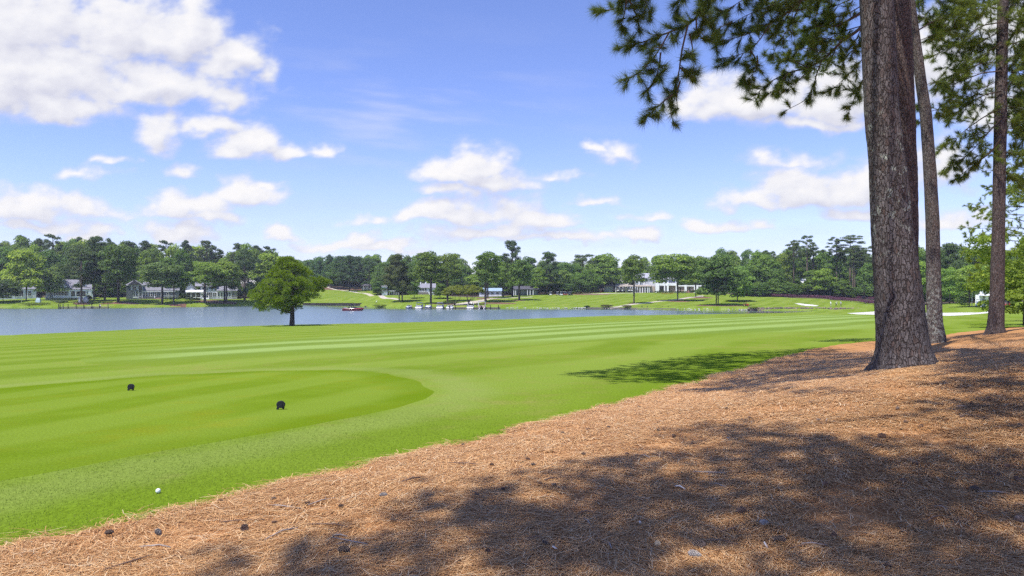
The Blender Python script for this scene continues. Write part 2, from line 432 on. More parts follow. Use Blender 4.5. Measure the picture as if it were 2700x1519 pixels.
ii, jj = np.meshgrid(np.arange(na), np.arange(nr - 1), indexing='ij')
i2 = (ii + 1) % na
quads = np.stack([ii * nr + jj, ii * nr + jj + 1, i2 * nr + jj + 1, i2 * nr + jj], -1).reshape(-1, 4)
vx = [GX, GY, GZ]; SDS = np.stack([s for _, s in ZN], 1)
VV = np.stack(vx, 1)
extra_v = []; extra_s = []
def vs_of(i): return (VV[i], SDS[i]) if i < len(VV) else (extra_v[i - len(VV)], extra_s[i - len(VV)])
rest_q = quads; rest_p = []
zone_faces = {}
for k, (nm, sd) in enumerate(ZN):
    q = SDS[rest_q, k] > 0
    full = q.all(1); none = ~q.any(1); mixed = ~(full | none)
    inq = rest_q[full]; inp = []; newp = []
    cand = [list(f) for f in rest_q[mixed]] + rest_p
    for f in cand:
        vals = [vs_of(i)[1][k] for i in f]
        if min(vals) > 0: inp.append(f); continue
        if max(vals) <= 0: newp.append(f); continue
        a_in = []; a_out = []
        for c in range(len(f)):
            i, j = f[c], f[(c + 1) % len(f)]; a, b = vals[c], vals[(c + 1) % len(f)]
            (a_in if a > 0 else a_out).append(i)
            if (a > 0) != (b > 0):
                t = a / (a - b); v1, s1 = vs_of(i); v2, s2 = vs_of(j)
                extra_v.append(v1 + (v2 - v1) * t); extra_s.append(s1 + (s2 - s1) * t)
                n = len(VV) + len(extra_v) - 1; a_in.append(n); a_out.append(n)
        if len(a_in) > 2: inp.append(a_in)
        if len(a_out) > 2: newp.append(a_out)
    zone_faces[nm] = (inq, inp); rest_q = rest_q[none]; rest_p = newp
zone_faces['ground'] = (rest_q, rest_p)
ALLV = np.concatenate([VV, np.array(extra_v)]) if extra_v else VV
ALLS = np.concatenate([SDS, np.array(extra_s)]) if extra_s else SDS
def zone_mesh(nm):
    q, p = zone_faces[nm]
    tris = []
    for f in p:
        for c in range(1, len(f) - 1): tris.append((f[0], f[c], f[c + 1]))
    tq = np.concatenate([q[:, [0, 1, 2]], q[:, [0, 2, 3]]]) if len(q) else np.zeros((0, 3), int)
    t = np.concatenate([tq, np.array(tris, int).reshape(-1, 3)])
    u, inv = np.unique(t.ravel(), return_inverse=True)
    v = ALLV[u]; t = inv.reshape(-1, 3)
    e1 = v[t[:, 1]] - v[t[:, 0]]; e2 = v[t[:, 2]] - v[t[:, 0]]
    nz = e1[:, 0] * e2[:, 1] - e1[:, 1] * e2[:, 0]
    t[nz < 0] = t[nz < 0][:, ::-1]
    t = t[np.abs(nz) > 1e-10]
    s_ = ALLS[u]
    return np_mesh(nm, v, t, 3, smooth=True, attrs={'tee_d': s_[:, 3], 'straw_d': s_[:, 0], 'fair_d': s_[:, 4]} if nm in ('ground', 'tee_box', 'fairway') else None)

# ---- ground materials
SUNDIR = Vector((-0.28, -0.32, 0.90)).normalized()      # towards the sun
def grass_mat(name, c_a, c_b, c_dry, fine=1.0, stripes=None, dry=0.35, patch=0.12, rim=None):
    t = NT(name); p = t.pos()
    flat = t.mapping(p, (1, 1, 0.0))
    big = t.noise(flat, patch, 5, 0.6, .4); mid = t.noise(flat, 1.3, 5, 0.65); fin = t.noise(t.mapping(p, (1, .55, 0)), 26 * fine, 4, 0.75); grain = t.noise(t.mapping(p, (1, .6, 0)), 90 * fine, 3, 0.8)
    col = t.mix(t.rng(big, .32, .68, 0, 1, True), c_a, c_b)
    col = t.mix(t.rng(mid, .3, .75, 0, .45), col, tuple(x * .72 for x in c_a))
    if stripes:
        for (ang_, per, amt, ph, warp) in stripes:
            rot = t.mapping(flat, (1, 1, 1), (0, 0, -ang_))
            s = t.n('ShaderNodeSeparateXYZ'); t.l(rot, s.inputs[0])
            u = t.math('ADD', t.math('MULTIPLY', s.outputs['Y'], 2 * math.pi / per), t.math('MULTIPLY', t.noise(flat, .055, 3), warp))
            w = t.math('SINE', t.math('ADD', u, ph))
            w = t.rng(w, -.55, .55, 0, 1, True)
            fade = t.rng(t.noise(t.mapping(rot, (.06, .3, 1)), .9, 3), .25, .65, .45, 1)
            w = t.math('MULTIPLY', w, fade)
            lightc = tuple(a * (1 + amt) + amt * .05 for a in c_b)
            col = t.mix(w, col, (lightc[0] * 1.0, lightc[1] * .98, lightc[2] * 1.2))
    col = t.mix(t.rng(t.math('MULTIPLY', mid, big), .26, .46, 0, dry), col, c_dry)
    if rim:
        td = t.n('ShaderNodeAttribute', attribute_name='tee_d').outputs['Fac']; wv = t.math('ADD', td, t.rng(t.noise(flat, .8, 4), .3, .7, -.25, .25))
        if rim == 'fair':
            fd = t.n('ShaderNodeAttribute', attribute_name='fair_d').outputs['Fac']; col = t.mix(t.rng(t.math('ADD', fd, t.rng(t.noise(flat, .15, 4), .3, .7, -1.5, 1.5)), 0, 5.5, .75, 0, True), col, (.158, .222, .022))
        elif rim == 'tee': col = t.mix(t.math('MULTIPLY', t.rng(wv, .15, 1.3, .85, 0, True), .62), col, (.108, .176, .005))
        else:
            band = t.math('MULTIPLY', t.rng(wv, -1.7, -.8, 0, 1, True), t.rng(wv, -.45, -.02, 1, .2, True))
            col = t.mix(t.math('MULTIPLY', band, .36), col, (.240, .285, .085))
            sw = t.n('ShaderNodeAttribute', attribute_name='straw_d').outputs['Fac']
            col = t.mix(t.math('MULTIPLY', t.rng(sw, -1.3, -.1, 0, 1, True), .5), col, (.128, .202, .010))
    k = t.math('MULTIPLY', t.rng(fin, .22, .78, .56, 1.44), t.rng(grain, .2, .8, .58, 1.42))
    m = t.n('ShaderNodeVectorMath', operation='SCALE'); t.l(col, m.inputs[0]); t.l(k, m.inputs['Scale'])
    h = t.math('ADD', fin, t.math('MULTIPLY', grain, .5))
    return t.done(t.bsdf(m.outputs[0], 0.95, t.bump(h, .55, .02), 0, .0))
p1, p2 = ground(1500, 847), ground(1802, 835); p3, p4 = ground(1500, 861), ground(1950, 842)
FA = (math.atan2(p2.y - p1.y, p2.x - p1.x) + math.atan2(p4.y - p3.y, p4.x - p3.x)) / 2
q1, q2 = ground(600, 1130), ground(1050, 1020)
TA = math.atan2(q2.y - q1.y, q2.x - q1.x)
e1_, e2_ = ground(400, 1290), ground(1100, 1130); EA = math.atan2(e2_.y - e1_.y, e2_.x - e1_.x)
print('fairway stripes', math.degrees(FA), 'tee', math.degrees(TA), 'edge', math.degrees(EA))
def perp(a, p): return -math.sin(a) * p.x + math.cos(a) * p.y
print('perp', [round(perp(FA, ground(1700, y)), 1) for y in (840, 845, 850, 855, 860, 865, 870, 875, 880)])
G_A, G_B, G_DRY = (.136, .206, .018), (.182, .254, .030), (.262, .240, .070)
m_lawn = grass_mat('lawn_grass', G_A, G_B, G_DRY, 1.0, [(EA, 6.0, .03, .4, 10.0)], .7, .12, 'lawn')
m_fair = grass_mat('fairway_grass', (.148, .220, .034), (.182, .254, .048), G_DRY, 1.6, [(FA, 7.6, .34, 0.0, 2.5)], .10, .05, 'fair')
m_tee = grass_mat('tee_grass', (.140, .216, .013), (.170, .244, .022), (.235, .230, .014), 1.6, [(TA, 2.6, .05, 1.0, 9.0)], .5, .35, 'tee')
def straw_mat():
    t = NT('pine_straw'); p = t.pos(); flat = t.mapping(p, (1, 1, .3))
    hs = []
    for k, (a, sc) in enumerate([(.3, 34), (1.25, 30), (2.2, 38), (2.9, 26)]):
        hs.append(t.noise(t.mapping(flat, (1, .07, 1), (0, 0, a), (3.1 * k, 1.7 * k, 0)), sc, 3, .6, .6))
    mx = t.math('MAXIMUM', t.math('MAXIMUM', hs[0], hs[1]), t.math('MAXIMUM', hs[2], hs[3]))
    big = t.noise(flat, .5, 5, .6); mid = t.noise(flat, 4, 5, .7)
    col = t.ramp(mx, [(.44, (.26, .118, .048)), (.56, (.41, .202, .078)), (.66, (.56, .308, .130)), (.80, (.67, .42, .21))])
    col = t.mix(t.rng(big, .35, .65, 0, .6), col, (.46, .235, .108)); col = t.mix(t.rng(mid, .50, .72, 0, .6), col, (.21, .105, .055))
    return t.done(t.bsdf(col, .8, t.bump(mx, .8, .03), 0, .0))
m_straw = straw_mat()
def sand_mat():
    t = NT('white_sand'); p = t.pos()
    col = t.ramp(t.noise(p, .6, 5), [(.3, (.54, .51, .46)), (.7, (.66, .63, .59))])
    return t.done(t.bsdf(col, .9, t.bump(t.noise(p, 5, 4), .3, .05)))
m_sand = sand_mat()
def path_mat():
    t = NT('concrete_path'); p = t.pos()
    col = t.ramp(t.noise(p, .8, 5), [(.3, (.40, .35, .28)), (.7, (.54, .48, .39))])
    return t.done(t.bsdf(col, .9))
m_path = path_mat()
def litter_mat(name, a, b):
    t = NT(name); p = t.pos()
    col = t.ramp(t.noise(p, .5, 6, .7), [(.3, a), (.7, b)])
    return t.done(t.bsdf(col, .95, t.bump(t.noise(p, 4, 4), .5, .05)))
m_bed = litter_mat('red_mulch', (.10, .050, .032), (.24, .125, .075))
m_forest = litter_mat('leaf_litter', (.040, .032, .020), (.12, .085, .045))
for nm, mt in [('ground', m_lawn), ('pine_straw_bed', m_straw), ('bunker_sand', m_sand), ('cart_path', m_path), ('tee_box', m_tee), ('fairway', m_fair), ('mulch_bed', m_bed), ('forest_floor', m_forest)]:
    o = link_mesh(nm, zone_mesh(nm), mt); tag(o, kind='structure')

# ---- the lake
def water_mat():
    t = NT('lake_water'); p = t.pos()
    w1 = t.noise(t.mapping(p, (.6, 1.2, 1)), 3.2, 3, .6); w2 = t.noise(t.mapping(p, (.5, 1.0, 1), (0, 0, .25)), 1.1, 2, .5)
    calm = t.noise(t.mapping(p, (.018, .10, 1)), 1.0, 4, .6, .6)
    k = t.rng(calm, .34, .52, .22, 1.0, True)
    h = t.math('ADD', w1, t.math('MULTIPLY', w2, 1.2))
    b = t.n('ShaderNodeBump'); t.l(h, b.inputs['Height']); b.inputs['Distance'].default_value = .008; t.l(t.math('MULTIPLY', k, t.rng(t.n('ShaderNodeAttribute', attribute_name='lee').outputs['Fac'], 3, 34, .25, .85)), b.inputs['Strength'])
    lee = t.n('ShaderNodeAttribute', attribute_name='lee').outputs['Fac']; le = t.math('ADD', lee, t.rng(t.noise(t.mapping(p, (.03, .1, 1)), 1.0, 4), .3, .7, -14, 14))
    x = t.bsdf(t.mix(t.rng(le, 3, 34, 0, 1, True), (.030, .050, .055), (.150, .200, .235)), t.rng(le, 3, 34, .06, .24, True), b.outputs['Normal'], 0, .5); x.inputs['IOR'].default_value = 1.33  # base colour darkens towards the far bank to imitate the trees' reflection
    return t.done(x)
lx_, ly_ = np.linspace(-480, 170, 240), np.linspace(60, 380, 240)
LX, LY = np.meshgrid(lx_, ly_, indexing='ij'); a_, b_ = np.meshgrid(np.arange(239), np.arange(239), indexing='ij')
lee = np.where(LY > 200, poly_sd(LX.ravel(), LY.ravel(), LAKE).reshape(LX.shape), 60 + 0 * LX)      # calmer under the far bank; also darkens the colour as a painted reflection
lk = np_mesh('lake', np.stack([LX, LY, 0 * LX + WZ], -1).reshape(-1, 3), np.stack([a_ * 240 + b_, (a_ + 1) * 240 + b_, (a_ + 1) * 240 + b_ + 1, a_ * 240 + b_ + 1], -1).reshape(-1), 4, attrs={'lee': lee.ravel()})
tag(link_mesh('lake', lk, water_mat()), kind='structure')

# ---- grass blades by the edge of the straw and over the near lawn
def blades(n, x0, x1, y0, y1, keep, hgt, wid, name, mats):
    x = rng.uniform(x0, x1, n * 3); u = rng.uniform(0, 1, n * 3); y = 1 / (1 / y0 + u * (1 / y1 - 1 / y0))
    vis = (np.abs(x) < y * .80 + .4); x, y = x[vis], y[vis]
    k = keep(x, y); x, y = x[k][:n], y[k][:n]; z = H(x, y)
    m = len(x); a = rng.uniform(0, 2 * math.pi, m); l = hgt * rng.uniform(.5, 1.25, m); ln = rng.uniform(.1, .75, m)
    w = wid * rng.uniform(.7, 1.3, m) * np.clip(y / 7, .8, 3)
    b = rng.uniform(0, 2 * math.pi, m)
    base = np.stack([x, y, z - .004], 1); side = np.stack([np.cos(a), np.sin(a), 0 * a], 1) * w[:, None] * .5
    tip = base + np.stack([np.cos(b) * ln * l, np.sin(b) * ln * l, l], 1)
    v = np.stack([base - side, base + side, tip], 1).reshape(-1, 3)
    me = np_mesh(name, v, np.arange(3 * m), 3, attrs={'vary': np.repeat(rng.uniform(0, 1, m), 3)})
    return link_mesh(name, me, mats)
def blade_mat():
    t = NT('grass_blades'); at = t.n('ShaderNodeAttribute', attribute_name='vary')
    p = t.mapping(t.pos(), (1, 1, 0))
    col = t.ramp(at.outputs['Fac'], [(0, (.17, .26, .02)), (.7, (.24, .33, .036)), (.92, (.30, .35, .07)), (1, (.38, .34, .13))])
    col = t.mix(t.rng(t.noise(p, .7, 4), .3, .7, 0, .5), col, (.16, .25, .016))
    d = t.bsdf(col, .6, None, 0, .25); tr = t.n('ShaderNodeBsdfTranslucent'); t.l(col, tr.inputs['Color'])
    s = t.n('ShaderNodeMixShader'); s.inputs[0].default_value = .5; t.l(d.outputs[0], s.inputs[1]); t.l(tr.outputs[0], s.inputs[2])
    return t.done(s)
def keep_rough(x, y):
    s = poly_sd(x, y, STRAW); te = poly_sd(x, y, TEE)
    return (s < .05 + .10 * vnoise(x * 3, y * 3, 5)) & (te < 0.0) & (rng.uniform(0, 1, len(x)) > .40 + .60 * ss(5, 13, y) - .9 * (s > -.25))
bl = blades(130000, -9, 12, 4.3, 22, keep_rough, .020, .0055, 'grass', blade_mat())
tag(bl, 'short green grass blades of the near lawn along the pine straw', 'grass', kind='stuff')

# ---- loose needles of the pine straw
def needles(n, y0, y1, name):
    x = rng.uniform(-6, 13, n * 4); u = rng.uniform(0, 1, n * 4); y = 1 / (1 / y0 + u * (1 / y1 - 1 / y0))
    k = (np.abs(x) < y * .80 + .5); x, y = x[k], y[k]
    k = poly_sd(x, y, STRAW) + .20 * vnoise(x * .9, y * .9, 23) + .13 * vnoise(x * 3.1, y * 3.1, 24) + .05 * vnoise(x * 8.7, y * 8.7, 25) > .03 - .22 * rng.uniform(0, 1, len(x)) ** 10 ; x, y = x[k], y[k]; k = rng.uniform(0, 1, len(x)) < np.clip(.72 + .9 * fbm(x * .9, y * .9, 4, 77), .12, 1); x, y = x[k][:n], y[k][:n]
    m = len(x); a = rng.uniform(0, 2 * math.pi, m) + 1.4 * vnoise(x * .8, y * .8, 78); a = np.where(rng.uniform(0, 1, m) < .45, .5 + 2.2 * vnoise(x * .5, y * .5, 79) + rng.normal(0, .5, m), a); z = H(x, y) + .018 + rng.uniform(0, .022, m)
    L = rng.uniform(.10, .23, m); w = rng.uniform(.0010, .0021, m) * np.clip(y / 4.5, 1, 2.4); bend = rng.normal(0, .22, m)
    d = np.stack([np.cos(a), np.sin(a), 0 * a], 1); s = np.stack([-np.sin(a), np.cos(a), 0 * a], 1)
    c = np.stack([x, y, z], 1); up = np.zeros((m, 3)); up[:, 2] = rng.uniform(-.006, .016, m)
    up2 = np.zeros((m, 3)); up2[:, 2] = rng.uniform(-.006, .016, m)
    e0 = c - d * (L / 2)[:, None] + up; e1 = c + d * (L / 2)[:, None] + up2; mid = c + s * (bend * L * .5)[:, None] + np.array([0, 0, .008])
    W = s * w[:, None]
    v = np.stack([e0 - W, e0 + W, mid + W, mid - W, e1 + W, e1 - W], 1).reshape(-1, 3)
    b = np.arange(m)[:, None] * 6
    f = np.concatenate([b + np.array([[0, 1, 2, 3]]), b + np.array([[3, 2, 4, 5]])], 1).reshape(-1)
    me = np_mesh(name, v, f, 4, attrs={'vary': np.repeat(rng.uniform(0, 1, m), 6)})
    return me
def needle_mat():
    t = NT('dry_needles'); at = t.n('ShaderNodeAttribute', attribute_name='vary')
    col = t.ramp(at.outputs['Fac'], [(0, (.23, .105, .042)), (.3, (.42, .205, .077)), (.65, (.59, .325, .134)), (.9, (.71, .46, .23)), (1, (.72, .55, .35))])
    return t.done(t.bsdf(col, .6, None, 0, .12))
nd = link_mesh('pine_straw', needles(300000, 3.4, 24, 'pine_straw'), needle_mat())
tag(nd, 'loose brown pine needles covering the ground under the pines', 'pine straw', kind='stuff')
# ================================================================== trees
def leaf_mat(name, c, trans=.3, use_obj=True, rough=.6):
    """foliage: own colour x the object's colour, a natural spread from leaf cluster to leaf cluster"""
    t = NT(name); at = t.n('ShaderNodeAttribute', attribute_name='vary')
    col = t.ramp(at.outputs['Fac'], [(0, tuple(x * .55 for x in c)), (.5, c), (1, (min(c[0] * 1.75, 1), min(c[1] * 1.5, 1), c[2] * 1.15))])
    if use_obj:
        oi = t.n('ShaderNodeObjectInfo'); col = t.mix(1.0, col, oi.outputs['Color'], 'MULTIPLY')
    d = t.bsdf(col, rough, None, 0, .18); tr = t.n('ShaderNodeBsdfTranslucent'); t.l(t.mix(.5, col, (1.15, 1.25, .6), 'MULTIPLY'), tr.inputs['Color'])
    s = t.n('ShaderNodeMixShader'); s.inputs[0].default_value = trans; t.l(d.outputs[0], s.inputs[1]); t.l(tr.outputs[0], s.inputs[2])
    return t.done(s)
m_leaf = leaf_mat('broad_leaves', (.165, .240, .050), .40)
m_needle_far = leaf_mat('far_pine_needles', (.120, .168, .056), .34)
def bark_far():
    t = NT('trunk_bark'); v = t.obj()
    col = t.ramp(t.noise(t.mapping(v, (6, 6, 1.2)), 2, 4, .6), [(.3, (.055, .042, .034)), (.7, (.17, .135, .11))])
    oi = t.n('ShaderNodeObjectInfo'); col = t.mix(1.0, col, oi.outputs['Color'], 'MULTIPLY')
    return t.done(t.bsdf(col, .9))
m_bark_far = bark_far()

def unit(v): return v / (np.linalg.norm(v, axis=1, keepdims=True) + 1e-9)
def cards(c, nrm, size, asp, rg, vary):
    """small leaf-shaped quads at c, facing roughly along nrm"""
    n = len(c); nrm = unit(nrm + rg.normal(0, .55, (n, 3)))
    t = unit(np.cross(nrm, rg.normal(0, 1, (n, 3)))); b = np.cross(nrm, t)
    s = (size * rg.uniform(.6, 1.3, n))[:, None]
    w = asp
    v = np.stack([c - t * s, c + b * s * w + nrm * s * .1, c + t * s, c - b * s * w + nrm * s * .1], 1).reshape(-1, 3)
    return v, np.repeat(vary, 4)
def mesh_cards(name, parts, mats):
    v = np.concatenate([p[0] for p in parts]); a = np.concatenate([p[1] for p in parts])
    me = np_mesh(name, v, np.arange(len(v)), 4, attrs={'vary': np.clip(a, 0, 1)})
    for m in mats: me.materials.append(m)
    return me
def lobes_crown(name, lobes, per, size, rg, mat, asp=.55, fill=.15):
    """lobes: (cx, cy, cz, rx, ry, rz); leaves sit on the shell of every lobe and loosely inside it"""
    parts = []
    for L in lobes:
        L = np.array(L); n = int(per * (L[3] * L[4] + L[3] * L[5] + L[4] * L[5]) / 3)
        if n < 6: n = 6
        d = unit(rg.normal(0, 1, (n, 3))); d[:, 2] = np.where(d[:, 2] < -.3, -d[:, 2] * .6, d[:, 2]); d = unit(d)
        rr = np.where(rg.uniform(0, 1, n) < fill, rg.uniform(.3, .9, n), rg.uniform(.88, 1.12, n)) * (1 + .18 * np.sin(5 * d[:, 0] + 7 * d[:, 1] + 4 * d[:, 2] + L[0] * 40))
        c = L[:3] + d * L[3:] * rr[:, None]
        vb = rg.uniform(.3, .6); vary = vb + rg.normal(0, .17, n)
        parts.append(cards(c, d + np.array([0, 0, .35]), np.full(n, size), asp, rg, vary))
    return mesh_cards(name, parts, [mat])
def broad_proto(k):
    rg = np.random.default_rng(100 + k)
    lob = []
    kind = k % 4
    n = [34, 40, 30, 36][kind]
    for i in range(n):
        z = rg.uniform(.12, .9); prof = [math.sin(math.pi * (z * .8 + .14)) ** .6, math.sin(math.pi * min(1, z * .72 + .22)) ** .8, (1 - z) ** .5 * .98 + .1, math.sin(math.pi * (z * .75 + .1)) ** .7][kind]
        a = rg.uniform(0, 2 * math.pi); r = .36 * prof * math.sqrt(rg.uniform(.25, 1))
        s = rg.uniform(.085, .165)
        lob.append((r * math.cos(a) * rg.uniform(.85, 1.15), r * math.sin(a), z, s, s, s * rg.uniform(.55, .8)))
    lob.append((rg.uniform(-.06, .06), 0, .90, .14, .14, .10)); lob.append((0, 0, .5, .26, .26, .34)); lob.append((0, 0, .28, .25, .25, .2))
    return lobes_crown('crown', lob, 11500, .0265, rg, m_leaf)
def pine_proto(k):
    """open pine crown: flat sprays at the ends of level branches, sky between them"""
    rg = np.random.default_rng(200 + k); lob = []; kind = k % 3
    nb = [26, 20, 30][kind]
    wood = MB()
    for i in range(nb):
        z = .06 + .92 * (i + rg.uniform(0, .8)) / nb
        prof = [(1 - z) ** .55 * .46 + .05, .40 * math.sin(math.pi * (.12 + z * .78)) + .05, (1 - z) ** .8 * .50 + .05][kind]
        a = i * 2.4 + rg.uniform(-.5, .5); L = prof * rg.uniform(.65, 1.1)
        up = rg.uniform(.0, .09)
        tip = np.array([L * math.cos(a), L * math.sin(a), z + up])
        wood.tube([(0, 0, z - .02), tuple(tip * [.5, .5, 1] - [0, 0, up * .3]), tuple(tip)], [.006, .004, .002], 4, 0, False)
        for q in range(rg.integers(2, 5)):
            f = rg.uniform(.5, 1.0); s = rg.uniform(.055, .10)
            lob.append((tip[0] * f + rg.normal(0, .035), tip[1] * f + rg.normal(0, .035), z + up * f + rg.normal(0, .018), s * 1.1, s * 1.1, s * .78))
    lob.append((0, 0, .96, .07, .07, .06))
    me = lobes_crown('crown', lob, 24000, .0225, rg, m_needle_far, .34, .3)
    w = bpy.data.meshes.new('limbs'); w.from_pydata(wood.v, [], wood.f); w.materials.append(m_bark_far)
    return me, w
BROAD = [broad_proto(k) for k in range(8)]
PINE = [pine_proto(k) for k in range(6)]
def trunk_mesh(k):
    rg = np.random.default_rng(300 + k); m = MB()
    a = rg.uniform(-1, 1); pts = [(0, 0, -.02), (.1 * a, .05, .04), (.3 * a, .1, .35), (.1 * a, 0, .7), (0, 0, 1)]
    m.tube(pts, [1.35, 1.0, .82, .62, .35], 9, 0)
    me = bpy.data.meshes.new('trunk'); me.from_pydata(m.v, [], m.f)
    for p in me.polygons: p.use_smooth = True
    me.materials.append(m_bark_far); return me
TRUNKS = [trunk_mesh(k) for k in range(4)]
_tc = [0]
def far_tree(name, label, kind, base, top, width, bottom, tint, cat='tree', group=None, trunk_r=None, depth=None, bark=(1, 1, 1), lean=0, proto=None):
    """base: point on the ground; top, bottom: heights of the crown above it; tint multiplies the leaf colour"""
    _tc[0] += 1; k = _tc[0]
    t = empty(name, base, 0, label, cat, group)
    r = trunk_r or max(.16, top * .017)
    tr = link_mesh('trunk', TRUNKS[k % 4], None, t); full = kind == 'pine'
    tr.scale = (r, r, top * (.97 if full else .80)); tr.color = (*bark, 1); tr.rotation_euler = (0, 0, k * 1.7)
    if kind == 'pine':
        me, w = PINE[(proto if proto is not None else k) % 6]
        b = link_mesh('limbs', w, None, t, (0, 0, bottom)); b.scale = (width, depth or width, top - bottom); b.rotation_euler = (0, 0, k * 2.1); b.color = (*bark, 1)
    else: me = BROAD[(proto if proto is not None else k) % 8]
    c = link_mesh('crown', me, None, t, (0, 0, bottom)); c.scale = (width, depth or width, top - bottom); c.rotation_euler = (0, 0, k * 2.1)
    c.color = (*tint, 1)
    return t
def tree_px(name, label, kind, bx, by, ty, x0, x1, cy_, tint, Y=None, **kw):
    """a tree from what the photograph shows of it: foot (bx, by), top ty, crown from x0 to x1 down to cy_"""
    if Y is None: g = ground(bx, by)
    else: g = stand(bx, Y)
    s = g.y / F; zb = g.z
    top = (CY - ty) * s - zb; bot = max((CY - cy_) * s - zb, .3)
    w = (x1 - x0) * s * 1.30
    off = ((x0 + x1) / 2 - bx) * s
    t = far_tree(name, label, kind, g, top, w, bot, tint, **kw)
    for ch in t.children:
        if ch.name.startswith('crown') or ch.name.startswith('limbs'): ch.location.x = off
    return t
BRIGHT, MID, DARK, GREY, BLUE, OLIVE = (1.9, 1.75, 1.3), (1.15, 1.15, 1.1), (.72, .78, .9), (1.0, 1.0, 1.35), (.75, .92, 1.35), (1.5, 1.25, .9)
T = tree_px
bl_, pn = 'broadleaf_tree', 'pine_tree'
# --- left bank
T(bl_, 'bright yellow-green broadleaf tree on the bank left of the white gabled house', 'broad', 70, 792, 657, 18, 118, 785, (2.1, 1.9, 1.3), proto=1)
T(bl_, 'pale sage green tree between the lime tree and the white gabled house', 'broad', 134, 789, 703, 104, 172, 782, (1.45, 1.4, 1.7), Y=298)
T(bl_, 'low dusty dark tree at the left edge of the picture on the bank', 'broad', 8, 796, 738, -22, 48, 792, (.7, .75, 1.0))
T(pn, 'dark leaning pine with bare trunk in front of the white gabled house', 'pine', 215, 800, 650, 165, 258, 748, (1.0, 1.05, 1.1), trunk_r=.36, bark=(1.5, 1.4, 1.4), proto=1)
T(pn, 'tall dark pine at the right corner of the white gabled house', 'pine', 248, 793, 631, 212, 292, 770, (.9, 1.0, 1.0), trunk_r=.36)
T(pn, 'tall pine behind the low lime shrubs, left of the bare red slope', 'pine', 276, 791, 645, 240, 322, 765, (.85, .95, 1.0), trunk_r=.40, bark=(1.3, 1.25, 1.2))
T(bl_, 'dense dark tree on the red bare slope left of the grey house', 'broad', 312, 798, 646, 272, 368, 758, (.82, .88, 1.0), trunk_r=.42)
T(bl_, 'grey-green spreading tree at the water edge in front of the grey house', 'broad', 428, 803, 692, 377, 476, 765, (1.15, 1.15, 1.55), trunk_r=.33, proto=3)
T(bl_, 'mid green tree with pale thin trunk in front of the white deck', 'broad', 458, 801, 700, 432, 498, 768, (1.05, 1.2, 1.0), trunk_r=.26, bark=(1.8, 1.8, 1.8))
T(bl_, 'green spreading tree beside the white stairs of the porch house', 'broad', 540, 799, 692, 503, 600, 764, (1.5, 1.5, 1.25), trunk_r=.42, proto=0)
T(pn, 'thin dark trunk tree between the porch house and its right wing', 'pine', 592, 795, 690, 560, 620, 768, (.9, .95, 1.0), trunk_r=.30)
T(bl_, 'yellowish green tree right of the porch house, its crown over the roof', 'broad', 597, 799, 688, 556, 640, 762, (1.6, 1.5, 1.2), trunk_r=.30, bark=(1.5, 1.5, 1.5), proto=2)
T(pn, 'dark evergreen at the right end of the left bank behind the lone pine', 'pine', 645, 792, 664, 610, 690, 790, (.75, .85, 1.0), trunk_r=.4)
T(bl_, 'large light green tree behind the lone pine at the cove', 'broad', 715, 786, 668, 655, 770, 786, (1.7, 1.6, 1.2), Y=318)
# --- hill left of the middle
T(pn, 'grey-stemmed pine on the straw bed at the top of the left fairway hill', 'pine', 921, 767, 676, 898, 948, 748, (.8, .95, 1.15), trunk_r=.36, bark=(1.4, 1.4, 1.5))
T(pn, 'slim pine left of the grey-stemmed pine on the hilltop straw bed', 'pine', 906, 760, 678, 880, 926, 746, (.75, .9, 1.15), trunk_r=.3)
T(bl_, 'blue-green tree at the left end of the hilltop grove', 'broad', 875, 759, 690, 858, 905, 756, (.85, 1.0, 1.3), trunk_r=.3)
T(pn, 'dark pine right of the grey-stemmed pine on the hilltop straw bed', 'pine', 938, 762, 680, 915, 965, 752, (.72, .85, 1.1), trunk_r=.33)
T(pn, 'feathery blue-green pine in front of the grey hill house', 'pine', 974, 766, 684, 945, 1002, 757, (.82, .98, 1.2), trunk_r=.33)
T(bl_, 'dark tree in front of the small white bay house on the hill', 'broad', 1018, 778, 690, 985, 1040, 762, (.85, .95, 1.15), trunk_r=.3)
T(pn, 'dark reddish cedar with full crown, left trunk of the pair by the cove', 'pine', 1052, 796.5, 674, 1013, 1078, 776, (1.1, .95, .9), trunk_r=.40, proto=2)
T(pn, 'slightly shorter cedar, right trunk of the pair by the cove', 'pine', 1060, 796, 694, 1028, 1092, 778, (.95, .95, .95), trunk_r=.38, proto=5)
T(bl_, 'round bushy tree between the cedars and the white screened house', 'broad', 1092, 783, 744, 1074, 1108, 781, (.95, 1.1, 1.0), Y=305)
T(bl_, 'tall wide oak with straight dark trunk behind the moored boats', 'broad', 1136, 800.5, 663, 1087, 1175, 755, (1.05, 1.05, 1.0), trunk_r=.42, proto=1)
T(bl_, 'rounded dark bush tree right of the straight oak trunk', 'broad', 1160, 786, 748, 1141, 1184, 787, (.95, 1.05, 1.05), Y=302)
T(bl_, 'tall loose tree with pale upper limbs behind the crepe myrtles', 'broad', 1180, 796, 668, 1150, 1216, 750, (1.25, 1.2, 1.1), trunk_r=.42, bark=(1.5, 1.4, 1.4), proto=0)
T(bl_, 'tall oak with two-toned crown right of the crepe myrtles', 'broad', 1280, 797, 664, 1245, 1325, 752, (1.0, 1.1, .95), trunk_r=.42, proto=3)
T(bl_, 'slim tree just behind the oak right of the crepe myrtles', 'broad', 1286, 786, 690, 1265, 1322, 755, (1.15, 1.2, 1.05), trunk_r=.26, Y=300)
T(bl_, 'fresh green tree with forked trunk left of the tall lookout pine', 'broad', 1326, 780, 700, 1296, 1345, 762, (1.2, 1.3, 1.15), trunk_r=.32, Y=312)
